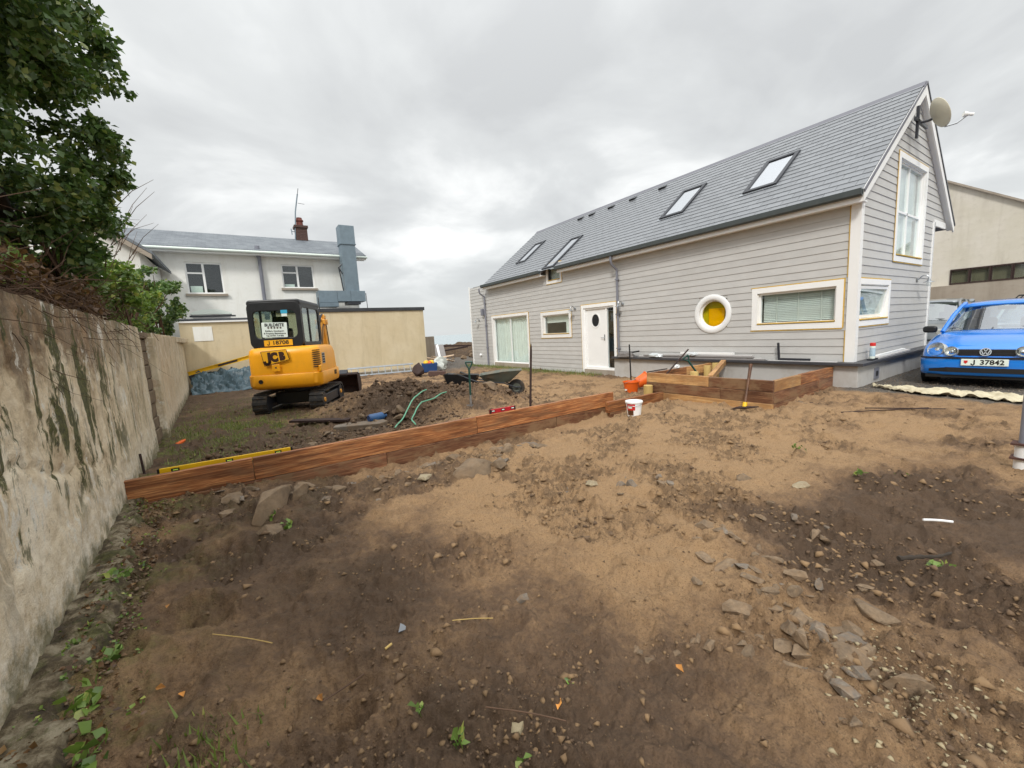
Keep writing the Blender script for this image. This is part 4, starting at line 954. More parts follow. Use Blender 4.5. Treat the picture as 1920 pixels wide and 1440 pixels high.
for k, (a0, a1, z0, z1) in enumerate(WIN):
    fw = 0.06; am = a0+(a1-a0)*0.48; zm = z1-(z1-z0)*0.34; m = MB()
    for q in ((a0, a1, z1-fw, z1), (a0, a1, z0, z0+fw), (a0, a0+fw, z0+fw, z1-fw), (a1-fw, a1, z0+fw, z1-fw), (am-0.04, am+0.04, z0+fw, z1-fw), (a0+fw, am-0.04, zm-0.03, zm+0.03)): m.box(q[0], q[1], 0.06, 0.14, q[2], q[3])
    wn = m.build('window', 'white_upvc', wh)
    for q in ((am+0.04, a1-fw, z0+fw, z1-fw), (a0+fw, am-0.04, zm+0.03, z1-fw), (a0+fw, am-0.04, z0+fw, zm-0.03)):
        m = MB(); m.box(q[0], q[1], 0.10, 0.11, q[2], q[3]); m.build('pane', 'window_glass', wn)
    m = MB(); m.box(a0-0.08, a1+0.10, -0.10, 0.06, z0-0.10, z0-0.004); m.build('sill', 'render_band', wn)
    m = MB(); m.box(a0-0.3, a1+0.3, 0.9, 0.95, z0-0.6, z1+0.2); m.build('dark_room', 'dark_interior', wn)
    m = MB(); m.box(a0+0.1, a0+0.5, 0.2, 0.4, z0+0.06, z0+(0.34 if k else 0.2)); m.build('papers', 'sign_white', wn)
m = MB(); rs_ = math.atan2(1.36, 2.5)
m.prism([(-0.42, 5.62), (2.5, 6.84), (5.6, 5.55), (5.6, 5.65), (2.5, 6.94), (-0.42, 5.72)], 'x', -7.2, 5.72)
wr = m.build('roof', 'far_slate', wh)
m = MB(); m.box(-7.2, 5.68, -0.40, 0.0, 5.52, 5.61); m.box(-7.2, 5.70, -0.43, -0.40, 5.50, 5.68); m.build('eaves_board', 'white_paint', wh)
m = MB(); m.tube([(-3.0, -0.49, 5.62), (5.74, -0.49, 5.62)], 0.06, 10); m.build('gutter', 'sign_white', wh, smooth=True)
# chimney with courses of brick, pot and aerial mast
ch = MB(); ch.box(3.02, 3.58, 2.25, 2.80, 6.7, 6.8); chm = ch.build('chimney', 'brick_red', wr)
rb = random.Random(2); z = 6.62; c_ = 0
m = MB(); m.box(3.06, 3.54, 2.29, 2.76, 6.6, 7.5); m.build('chimney_core', 'render_band', chm)
m = MB()
while z < 7.42:
    off = 0.11*(c_ % 2); x = 3.03-off
    while x < 3.57:
        a, b = max(x, 3.03), min(x+0.21, 3.57)
        if b-a > 0.03: m.box(a, b, 2.26, 2.36, z, z+0.066); m.box(a, b, 2.70, 2.79, z, z+0.066)
        x += 0.22
    y = 2.37-off/2
    while y < 2.69:
        a, b = max(y, 2.362), min(y+0.20, 2.698)
        if b-a > 0.03: m.box(3.03, 3.1, a, b, z, z+0.066); m.box(3.5, 3.57, a, b, z, z+0.066)
        y += 0.21
    z += 0.077; c_ += 1
o = m.build('bricks', 'brick_red', chm); o['kind'] = 'stuff'
m = MB(); m.box(2.97, 3.62, 2.20, 2.84, 7.48, 7.60); m.build('chimney_cap', 'brick_red', chm, bev=0.01)
m = MB(); m.lathe([(0.17, 0), (0.15, 0.22), (0.19, 0.24), (0.19, 0.30), (0.14, 0.34), (0.13, 0.42), (0.0, 0.42)], 16, T(3.28, 2.5, 7.60)); m.build('chimney_pot', 'terracotta', chm, smooth=True)
ae = thing('aerial_mast', 'thin leaning aerial mast strapped to the brick chimney', 'aerial', (2.95, WY+2.3, 6.45))
m = MB(); m.tube([(0, 0, 0), (0.17, 0, 1.6), (0.36, 0, 2.5)], 0.03, 8); m.build('mast', 'galvanised', ae, smooth=True)
m = MB(); m.tube([(0.36, 0, 2.48), (0.42, 0, 2.78)], 0.014, 6); m.tube([(0.33, 0, 2.05), (0.62, -0.1, 2.0)], 0.010, 6); m.build('aerial_rods', 'dark_metal', ae)
m = MB(); m.tube([(0.02, 0, 0.30), (0.2, 0.1, 0.30)], 0.016, 6); m.tube([(-0.12, 0, 0.62), (0.2, 0.1, 0.62)], 0.016, 6); m.tube([(-0.10, -0.02, 0.45), (-0.12, 0, 0.75)], 0.02, 6); m.build('brackets', 'galvanised', ae)
m = MB(); m.tube([(1.10, -0.15, 5.95), (1.10, -0.15, 5.55), (1.13, -0.12, 5.4), (1.13, -0.12, 2.9)], [0.10, 0.10, 0.075, 0.075], 12); m.build('vent_stack', 'pipe_grey', wh, smooth=True)
# kitchen extract duct
du = thing('extract_duct', 'blue-grey galvanised kitchen extract duct rising past the white house eaves', 'duct', (0, 21.0, 0))
m = MB(); m.box(4.42, 5.10, -0.30, 0.35, 5.90, 6.74); m.build('upper_section', 'galvanised', du, bev=0.01)
m = MB(); m.box(4.44, 5.08, -0.28, 0.33, 3.72, 5.895); m.build('lower_section', 'galvanised', du, bev=0.01)
m = MB(); m.box(4.40, 5.12, -0.32, 0.37, 5.87, 5.91); m.build('flange', 'galvanised', du)
for a, b in ((3.22, 4.02), (4.02, 4.62), (4.62, 5.30)):
    m = MB(); m.box(a+0.004, b-0.004, -0.42, 0.35, 3.18 if a < 4 else 3.22, 3.71); m.build('horizontal_section', 'galvanised', du, bev=0.008)
m = MB(); m.box(3.20, 4.04, -0.45, 0.30, 2.98, 3.17); m.build('inlet_box', 'galvanised', du)
m = MB(); m.box(4.45, 5.05, -0.40, 0.30, 3.08, 3.215); m.build('motor_box', 'dark_metal', du)
m = MB(); m.tube([(4.40, -0.2, 4.95), (4.25, -0.2, 4.8), (4.32, -0.2, 4.2), (4.36, -0.2, 3.72)], 0.03, 6); m.tube([(4.25, -0.2, 4.8), (4.40, -0.2, 4.5)], 0.025, 6); m.tube([(5.32, -0.42, 3.6), (5.34, -0.42, 2.75)], 0.015, 6); m.tube([(3.18, -0.42, 3.4), (3.18, -0.42, 2.75)], 0.02, 6); m.build('supports', 'dark_metal', du)
# gabled wing of the white house, half hidden by the shrubs
wg = thing('gabled_wing', 'white gabled wing with mossy slate verge half hidden by the shrubs', 'building', (-4.4, 17.6, 0))
m = MB(); m.prism([(-2.2, 0), (2.05, 0), (2.05, 4.6), (0, 6.0), (-2.2, 4.6)], 'y', 0, 4.1); m.build('wall', 'render_white', wg)
m = MB(); m.prism([(-2.5, 4.45), (0, 6.15), (2.4, 4.45), (2.4, 4.55), (0, 6.27), (-2.5, 4.55)], 'y', -0.25, 4.1); m.build('roof', 'far_slate', wg)
m = MB(); m.prism([(0, 6.14), (2.38, 4.44), (2.38, 4.28), (0, 5.98)], 'y', -0.28, -0.22); m.build('bargeboard', 'render_band', wg)
# ---------------------------------------------------------------- cream building and band wall behind the cars
cb = thing('cream_building', 'big cream rendered gable building with a strip of small windows behind the cars', 'building', (21, 0, 0))
PY = [(3.62-0.47*k, 3.62-0.47*k-0.40) for k in range(12)]
m = MB(); prof = lambda y: 5.62+(y-3.87)*0.66 if y < 7 else 7.68-(y-7)*0.66
for a0, a1, z0, z1 in holes_split(-9, 16, -0.1, 2.72, [(p[1], p[0], 2.16, 2.62) for p in PY]): m.box(0, 0.3, a0, a1, z0, z1)
m.prism([(-0.6, 2.72), (13, 2.72), (13, prof(13)), (7, prof(7)), (-0.5, prof(-0.5))], 'x', 0.0, 0.3)
m.build('wall', 'render_cream', cb)
m = MB(); m.prism([(7, prof(7)), (-0.6, prof(-0.6)), (-0.6, prof(-0.6)+0.07), (7, prof(7)+0.07)], 'x', -0.12, 0.4); m.build('verge_coping', 'render_band', cb)
m = MB(); m.box(-0.25, -0.003, -9, 16, -0.1, 2.10); m.build('base_band', 'render_band', cb)
for a, b in PY:
    m = MB()
    for q in ((b-0.05, b, 2.13, 2.65), (a, a+0.03, 2.13, 2.65), (b, a, 2.6, 2.65), (b, a, 2.13, 2.18)): m.box(-0.03, 0.06, q[0], q[1], q[2], q[3])
    wn = m.build('window', 'dark_rust', cb)
    m = MB(); m.box(0.05, 0.06, b, a, 2.18, 2.6); m.build('pane', 'window_glass', wn)
    m = MB(); m.box(0.10, 0.12, b, a, 2.14, 2.62); m.build('frosted_back', 'sack_olive', wn)

# ---------------------------------------------------------------- rubble and far bits between the buildings
gw = thing('concrete_wall_stub', 'short grey concrete wall stub beyond the corner of the extension', 'wall', (7.6, 20.2, -0.2))
m = MB(); m.box(0, 0.9, 0, 0.25, 0, 1.55); m.build('block', 'render_band', gw, bev=0.02)
sp = thing('slab_panel', 'grey boarded panel with two white battens propped on the rubble', 'panel', (9.3, 22.5, -0.1), (R(-38), 0, R(-12)))
m = MB(); m.box(-0.9, 0.8, -0.03, 0.03, 0, 1.15); m.build('board', 'panel_grey', sp)
for q in (-0.55, 0.35):
    m = MB(); m.box(q, q+0.13, -0.05, -0.031, 0, 1.15); m.build('batten', 'white_paint', sp)
# ---------------------------------------------------------------- mini excavator
def rrect(w0, w1, h0, h1, r, n=5):
    pts = []
    for cx, cy, a0 in ((w1-r, h1-r, 0), (w0+r, h1-r, 90), (w0+r, h0+r, 180), (w1-r, h0+r, 270)):
        for k in range(n+1):
            a = R(a0+90*k/n); pts.append((cx+r*math.cos(a), cy+r*math.sin(a)))
    return pts
def ring_panel(m, outer, inner, y0, y1, M=None, ax='y'):
    """frame between two outlines of equal point count, with thickness"""
    n = len(outer)
    def P(p, a):
        v = Vector((p[0], a, p[1])) if ax == 'y' else Vector((a, p[0], p[1])); return M @ v if M is not None else v
    vs = [P(p, y0) for p in outer]+[P(p, y0) for p in inner]+[P(p, y1) for p in outer]+[P(p, y1) for p in inner]; f = []
    for i in range(n):
        j = (i+1) % n
        f += [(i, j, n+j, n+i), (2*n+i, 3*n+i, 3*n+j, 2*n+j), (i, 2*n+i, 2*n+j, j), (n+i, n+j, 3*n+j, 3*n+i)]
    m.add(vs, f)
EXR = R(-24)
ex = thing('mini_excavator', 'yellow mini excavator with black cab seen from behind', 'excavator', (1.10, 10.95, gh(1.1, 10.9)-0.02), (0, 0, EXR))
ex.scale = (0.94, 0.94, 0.94)
for sx in (-1, 1):
    cxk = sx*0.62; w2 = 0.155; L2, rad = 0.78, 0.235; m = MB(); out_ = []
    for k in range(13): a = R(-90+180*k/12); out_.append((L2+rad*math.cos(a), 0.255+rad*math.sin(a)))
    for k in range(13): a = R(90+180*k/12); out_.append((-L2+rad*math.cos(a), 0.255+rad*math.sin(a)))
    inn = [((p[0]-(L2 if p[0] > 0 else -L2))*0.86+(L2 if p[0] > 0 else -L2), 0.255+(p[1]-0.255)*0.86) for p in out_]
    ring_panel(m, out_, inn, cxk-w2, cxk+w2, None, 'x')
    tk = m.build('track', 'rubber', ex)
    # tread lugs around the belt
    m = MB(); per = 4*L2+2*math.pi*rad; nl = 34
    for k in range(nl):
        d = per*k/nl
        if d < 2*L2: p, ang = (-L2+d, 0.02), 0
        elif d < 2*L2+math.pi*rad: a = (d-2*L2)/rad; p, ang = (L2+rad*math.sin(a), 0.255-rad*math.cos(a)), a
        elif d < 4*L2+math.pi*rad: p, ang = (L2-(d-2*L2-math.pi*rad), 0.255+rad), math.pi
        else: a = math.pi+(d-4*L2-math.pi*rad)/rad; p, ang = (-L2+rad*math.sin(a), 0.255-rad*math.cos(a)), a
        Mx = T(cxk, p[0], p[1]) @ RX(ang); m.box(-w2, w2, -0.03, 0.03, -0.022, 0.004, Mx)
    m.build('tread_lugs', 'rubber', tk)['kind'] = 'stuff'
    m = MB(); m.box(cxk-0.10, cxk+0.10, -L2, L2, 0.12, 0.36); m.build('track_frame', 'dark_metal', tk, bev=0.02)
    for yy in (-L2, L2):
        m = MB(); m.lathe([(0.0, -0.13), (0.185, -0.13), (0.185, 0.13), (0.0, 0.13)], 18, T(cxk, yy, 0.255) @ RY(R(90))); m.build('sprocket', 'dark_metal', tk)
        m = MB(); m.lathe([(0.0, 0.0), (0.06, 0.0), (0.05, 0.02), (0, 0.02)], 12, T(cxk+sx*0.13, yy, 0.255) @ RY(R(90*sx))); m.build('hub', 'boom_yellow', tk)
m = MB(); m.box(-0.47, 0.47, -0.45, 0.45, 0.18, 0.46); m.lathe([(0.38, 0.44), (0.38, 0.58)], 24); m.build('undercarriage', 'black_plastic', ex, bev=0.02)
# upper body: plan outline with a rounded tail, lofted in height
def plan(w_, yb, yf, r, bow, n=8):
    pts = []
    for k in range(n+1):
        a = R(180+90*k/n); pts.append((-w_+r+r*math.cos(a), yb+r+r*math.sin(a)))
    for k in range(n+1):
        a = R(270+90*k/n); pts.append((w_-r+r*math.cos(a), yb+r+r*math.sin(a)))
    pts = [(x, y+bow*(x/w_)**2) for x, y in pts]
    return pts+[(w_, yf), (-w_, yf)]
def lv(z, **k): return [Vector((p[0], p[1], z)) for p in plan(**k)]
m = MB(); m.loft([lv(0.60, w_=0.70, yb=-0.98, yf=0.55, r=0.16, bow=0.08), lv(0.64, w_=0.775, yb=-1.06, yf=0.60, r=0.17, bow=0.08), lv(0.70, w_=0.80, yb=-1.10, yf=0.60, r=0.18, bow=0.08), lv(0.93, w_=0.80, yb=-1.10, yf=0.60, r=0.18, bow=0.08), lv(0.945, w_=0.79, yb=-1.09, yf=0.60, r=0.18, bow=0.08)])
body = m.build('counterweight', 'digger_yellow', ex, smooth=True, ang=35)
m = MB(); m.loft([lv(0.948, w_=0.775, yb=-1.075, yf=0.50, r=0.18, bow=0.08), lv(1.38, w_=0.775, yb=-1.07, yf=0.42, r=0.18, bow=0.08), lv(1.50, w_=0.76, yb=-1.05, yf=0.34, r=0.18, bow=0.08), lv(1.555, w_=0.72, yb=-1.0, yf=0.26, r=0.17, bow=0.08), lv(1.57, w_=0.64, yb=-0.92, yf=0.2, r=0.15, bow=0.08)])
m.build('engine_cover', 'digger_yellow', ex, smooth=True, ang=40)
BK = lambda x, z, y=-1.083: T(x, y, z) @ RX(R(90))          # a frame on the tail: text reads from behind
# logo plate: slanted yellow lozenge with dark border and letters
def logo(cx, cz, sc, M0):
    q = [(-0.24, 0.11), (0.20, 0.13), (0.24, -0.06), (-0.20, -0.16)]
    m = MB(); m.prism([(p[0]*sc, p[1]*sc) for p in q], 'z', 0.0, 0.004, M0); pl = m.build('logo_border', 'print_brown', ex)
    m = MB(); m.prism([(p[0]*sc*0.955, p[1]*sc*0.93) for p in q], 'z', 0.004, 0.007, M0); m.build('logo_panel', 'plate_yellow', pl)
    glyph('logo_letter', jay(0.20*sc, 0), 0.052*sc, 'print_brown', pl, M0 @ T(-0.145*sc, -0.025*sc, 0.008), 0.003)
    for ch_, dx, sz_ in (('C', -0.02, 0.21), ('B', 0.115, 0.185)):
        text('logo_letter', ch_, sz_*sc, 'print_brown', pl, M0 @ T(dx*sc, (-0.01+dx*0.12)*sc, 0.008) @ RZ(R(5)), 0.002, 0.018*sc, 0.82)
logo(0, 0, 1.25, BK(-0.12, 1.35))
m = MB(); m.box(-0.22, -0.05, -1.086, -1.075, 1.02, 1.18); m.build('service_flap', 'digger_yellow', ex, bev=0.01)
m = MB(); m.lathe([(0, 0), (0.018, 0), (0.018, 0.01), (0, 0.01)], 10, BK(-0.135, 1.11, -1.086)); m.build('flap_lock', 'dark_metal', ex)
m = MB(); m.lathe([(0, 0), (0.05, 0), (0.045, 0.012), (0.0, 0.004)], 16, BK(-0.50, 0.80, -1.06)); m.build('exhaust_hole', 'print_black', ex)
for k in range(9):
    m = MB(); z = 1.06+k*0.048; m.prism([(0.66, -1.020), (0.765, -0.89), (0.785, -0.89), (0.66, -1.045)], 'z', z, z+0.02); m.build('vent_slot', 'print_black', ex)
m = MB(); m.box(0.776, 0.782, -0.72, -0.50, 1.12, 1.38); m.build('vent_panel', 'steel', ex)
for k in range(4):
    for j in range(3):
        m = MB(); m.box(0.783, 0.786, -0.70+j*0.065, -0.66+j*0.065, 1.14+k*0.06, 1.175+k*0.06); m.build('vent_slot', 'print_black', ex)
text('model_number', '802', 0.16, 'print_black', ex, T(0.803, 0.25, 0.83) @ RZ(R(90)) @ RX(R(90)), 0.002, 0.004)
m = MB(); m.box(0.74, 0.80, -0.98, -0.86, 0.95, 1.10); m.build('lifting_eye', 'digger_yellow', ex, bev=0.02)
m = MB(); m.loft([lv(1.555, w_=0.775, yb=-1.05, yf=0.3, r=0.2, bow=0.08)[9:], ]*1+[lv(1.30, w_=0.78, yb=-1.05, yf=0.58, r=0.2, bow=0.08)[9:]], False, False)
# cab: black frame with rounded openings and glass
cx0, cx1, cy0, cy1, cz0, cz1 = -0.68, 0.46, -0.88, 0.62, 1.56, 2.60
def lean(z): return 0.055*(z-cz0)          # the tail side leans forward a little
m = MB(); outer = rrect(cx0, cx1, cz0, cz1, 0.13); inner = rrect(cx0+0.11, cx1-0.11, cz0+0.22, cz1-0.20, 0.11)
ring_panel(m, outer, inner, cy0, cy0+0.06); cab = m.build('cab_frame', 'black_plastic', ex, bev=0.008)
m = MB(); m.prism(rrect(cx0+0.10, cx1-0.10, cz0+0.21, cz1-0.19, 0.11), 'y', cy0+0.028, cy0+0.034); m.build('rear_window', 'cab_glass', cab)
m = MB(); ring_panel(m, rrect(cx0, cx1, cz0, cz1, 0.13), rrect(cx0+0.07, cx1-0.07, cz0+0.05, cz1-0.09, 0.08), cy1-0.05, cy1); m.build('front_frame', 'black_plastic', cab, bev=0.006)
m = MB(); m.box(cx0+0.07, cx1-0.07, cy1-0.03, cy1-0.024, cz0+0.05, cz1-0.09); m.build('windscreen', 'cab_glass', cab)
for xx, nm in ((cx1, 1), (cx0, -1)):
    x0, x1 = (xx-0.05, xx-0.004) if nm > 0 else (xx+0.004, xx+0.05)
    o_ = rrect(cy0+0.06, cy1-0.05, cz0, cz1-0.03, 0.10); i1 = rrect(cy0+0.14, cy1-0.12, cz0+0.10, cz1-0.13, 0.09)
    m = MB(); ring_panel(m, o_, i1, x0, x1, None, 'x'); m.box(x0+0.004, x1-0.004, -0.28, -0.21, cz0+0.1, cz1-0.13); m.build('side_frame', 'black_plastic', cab, bev=0.006)
    m = MB(); m.prism(rrect(cy0+0.13, cy1-0.11, cz0+0.09, cz1-0.12, 0.09), 'x', x0+0.02, x0+0.026); m.build('side_window', 'cab_glass', cab)
m = MB(); rp = rrect(cx0+0.0, cx1-0.0, cz1-0.10, cz1+0.055, 0.07); m.prism(rp, 'y', cy0+0.005, cy1+0.03); m.build('cab_roof', 'black_plastic', cab, bev=0.03)
m = MB(); m.box(-0.42, -0.02, -0.25, 0.0, 1.56, 2.02); m.box(-0.40, -0.04, -0.30, -0.18, 2.0, 2.30); m.build('seat', 'dark_interior', cab, bev=0.05)
m = MB(); m.tube([(-0.60, 0.2, 1.5), (-0.60, 0.22, 2.0)], 0.015, 6); m.tube([(0.1, 0.2, 1.5), (0.12, 0.22, 2.0)], 0.015, 6); m.build('levers', 'black_plastic', cab)
m = MB(); m.tube([(cx0+0.14, 0.45, cz1), (cx0+0.13, 0.45, cz1+0.16)], 0.01, 6); m.build('aerial', 'black_plastic', cab)
m = MB(); m.box(cx0-0.13, cx0-0.02, 0.40, 0.46, 2.28, 2.44); m.box(cx0-0.03, cx0, 0.42, 0.44, 2.34, 2.37); m.build('mirror', 'black_plastic', cab, bev=0.01)
sgn_ = MB(); Ms = T(-0.13, cy0-0.012, 1.965) @ RX(R(90)) @ RZ(R(-2)); sgn_.prism(rrect(-0.27, 0.27, -0.17, 0.17, 0.02), 'z', 0, 0.006, Ms)
sg = sgn_.build('sign_board', 'sign_white', ex)
text('sign_text', 'BUILDRITE', 0.095, 'print_black', sg, Ms @ T(0, 0.11, 0.008), 0.001, 0.0035, 0.92)
for q in range(5): text('sign_star', '*', 0.11, 'print_brown', sg, Ms @ T(-0.13+q*0.065, 0.028, 0.008), 0.001, 0.002)
for q, tt in ((-0.025, 'Builders, Developers'), (-0.08, '& Property Maintenance'), (-0.135, 'Tel: 07797 714 866')):
    text('sign_text', tt, 0.052, 'print_black', sg, Ms @ T(0, q, 0.008), 0.001, 0.001, 0.92)
m = MB(); m.box(-0.39, 0.22, cy0-0.012, cy0-0.004, 1.60, 1.735); pl = m.build('number_plate', 'plate_yellow', ex)
Mq = T(-0.085, cy0-0.013, 1.668) @ RX(R(90)); text('plate_text', '18708', 0.125, 'print_black', pl, Mq @ T(0.045, 0, 0), 0.002, 0.003, 1.15); glyph('plate_letter', jay(0.088, 0), 0.017, 'print_black', pl, Mq @ T(-0.215, 0, 0), 0.002)
m = MB(); m.box(0.04, 0.18, cy0-0.006, cy0-0.001, 2.33, 2.41); m.build('sticker', 'sticker_blue', cab)
m = MB(); m.box(0.05, 0.17, cy0-0.006, cy0-0.001, 2.265, 2.325); m.build('sticker', 'sign_white', cab)
# boom, arm and bucket
def beam(m, p, q, w_, h0, h1):
    p, q = Vector(p), Vector(q); d = (q-p).normalized(); up_ = Vector((1, 0, 0)).cross(d).normalized()
    m.loft([[p+Vector((sx*w_, 0, 0))+up_*h0*sz for sx, sz in ((-1, -1), (1, -1), (1, 1), (-1, 1))], [q+Vector((sx*w_, 0, 0))+up_*h1*sz for sx, sz in ((-1, -1), (1, -1), (1, 1), (-1, 1))]])
bx = 0.26
m = MB(); m.box(bx-0.16, bx+0.16, 0.55, 0.86, 0.45, 0.92); m.build('swing_post', 'boom_yellow', ex, bev=0.02)
m = MB(); beam(m, (bx, 0.75, 0.85), (bx, 0.98, 1.55), 0.075, 0.13, 0.15); beam(m, (bx, 0.97, 1.53), (bx, 1.45, 2.20), 0.07, 0.16, 0.09); bo = m.build('boom', 'boom_yellow', ex, bev=0.012)
m = MB(); m.box(bx-0.14, bx+0.14, 1.32, 1.62, 2.12, 2.27); m.lathe([(0, -0.15), (0.06, -0.15), (0.06, 0.15), (0, 0.15)], 12, T(bx, 1.45, 2.2) @ RY(R(90))); m.build('pivot', 'boom_yellow', bo, bev=0.02)
m = MB(); m.tube([(bx, 0.62, 1.0), (bx, 0.86, 1.45)], 0.05, 10); m.tube([(bx, 0.86, 1.45), (bx, 1.12, 1.9)], 0.028, 10); m.build('boom_ram', 'steel', bo, smooth=True)
m = MB(); m.tube([(bx, 1.02, 2.02), (bx, 1.38, 2.36)], 0.045, 10); m.tube([(bx, 1.38, 2.36), (bx, 1.62, 2.42)], 0.028, 10); m.build('arm_ram', 'dark_metal', bo, smooth=True)
m = MB(); beam(m, (bx, 1.66, 2.40), (bx, 1.60, 2.1), 0.06, 0.10, 0.13); beam(m, (bx, 1.60, 2.12), (bx, 1.86, 0.62), 0.06, 0.13, 0.07); m.build('dipper_arm', 'boom_yellow', ex, bev=0.012)
m = MB(); m.tube([(bx, 1.80, 1.95), (bx, 1.98, 1.15)], 0.035, 8); m.tube([(bx, 1.98, 1.15), (bx, 2.02, 0.85)], 0.02, 8); m.build('bucket_ram', 'steel', ex, smooth=True)
m = MB(); m.tube([(bx+0.08, 0.9, 1.2), (bx+0.1, 1.2, 2.05), (bx+0.09, 1.55, 2.3), (bx+0.08, 1.75, 1.5)], 0.012, 6); m.build('hydraulic_hose', 'black_plastic', ex)
m = MB(); prof_ = [(1.78, 0.62), (1.98, 0.66), (2.20, 0.58), (2.34, 0.40), (2.36, 0.20), (2.24, 0.04), (1.95, 0.0), (1.95, 0.02), (2.23, 0.065), (2.34, 0.21), (2.32, 0.39), (2.19, 0.555), (1.98, 0.635), (1.78, 0.60)]
m.prism(prof_, 'x', bx-0.10, bx+0.75); 
for xx in (bx-0.10, bx+0.735): m.prism([(1.85, 0.61), (1.98, 0.66), (2.20, 0.58), (2.34, 0.40), (2.36, 0.20), (2.24, 0.04), (1.95, 0.0)], 'x', xx, xx+0.015)
bk = m.build('bucket', 'dark_rust', ex)
for k in range(5):
    m = MB(); x = bx-0.08+k*0.19; m.box(x, x+0.06, 1.84, 1.97, -0.005, 0.025); m.build('tooth', 'steel', bk)
m = MB(); beam(m, (bx+0.32, 1.86, 0.60), (bx+0.32, 2.08, 0.70), 0.12, 0.05, 0.05); m.build('bucket_link', 'dark_metal', ex)

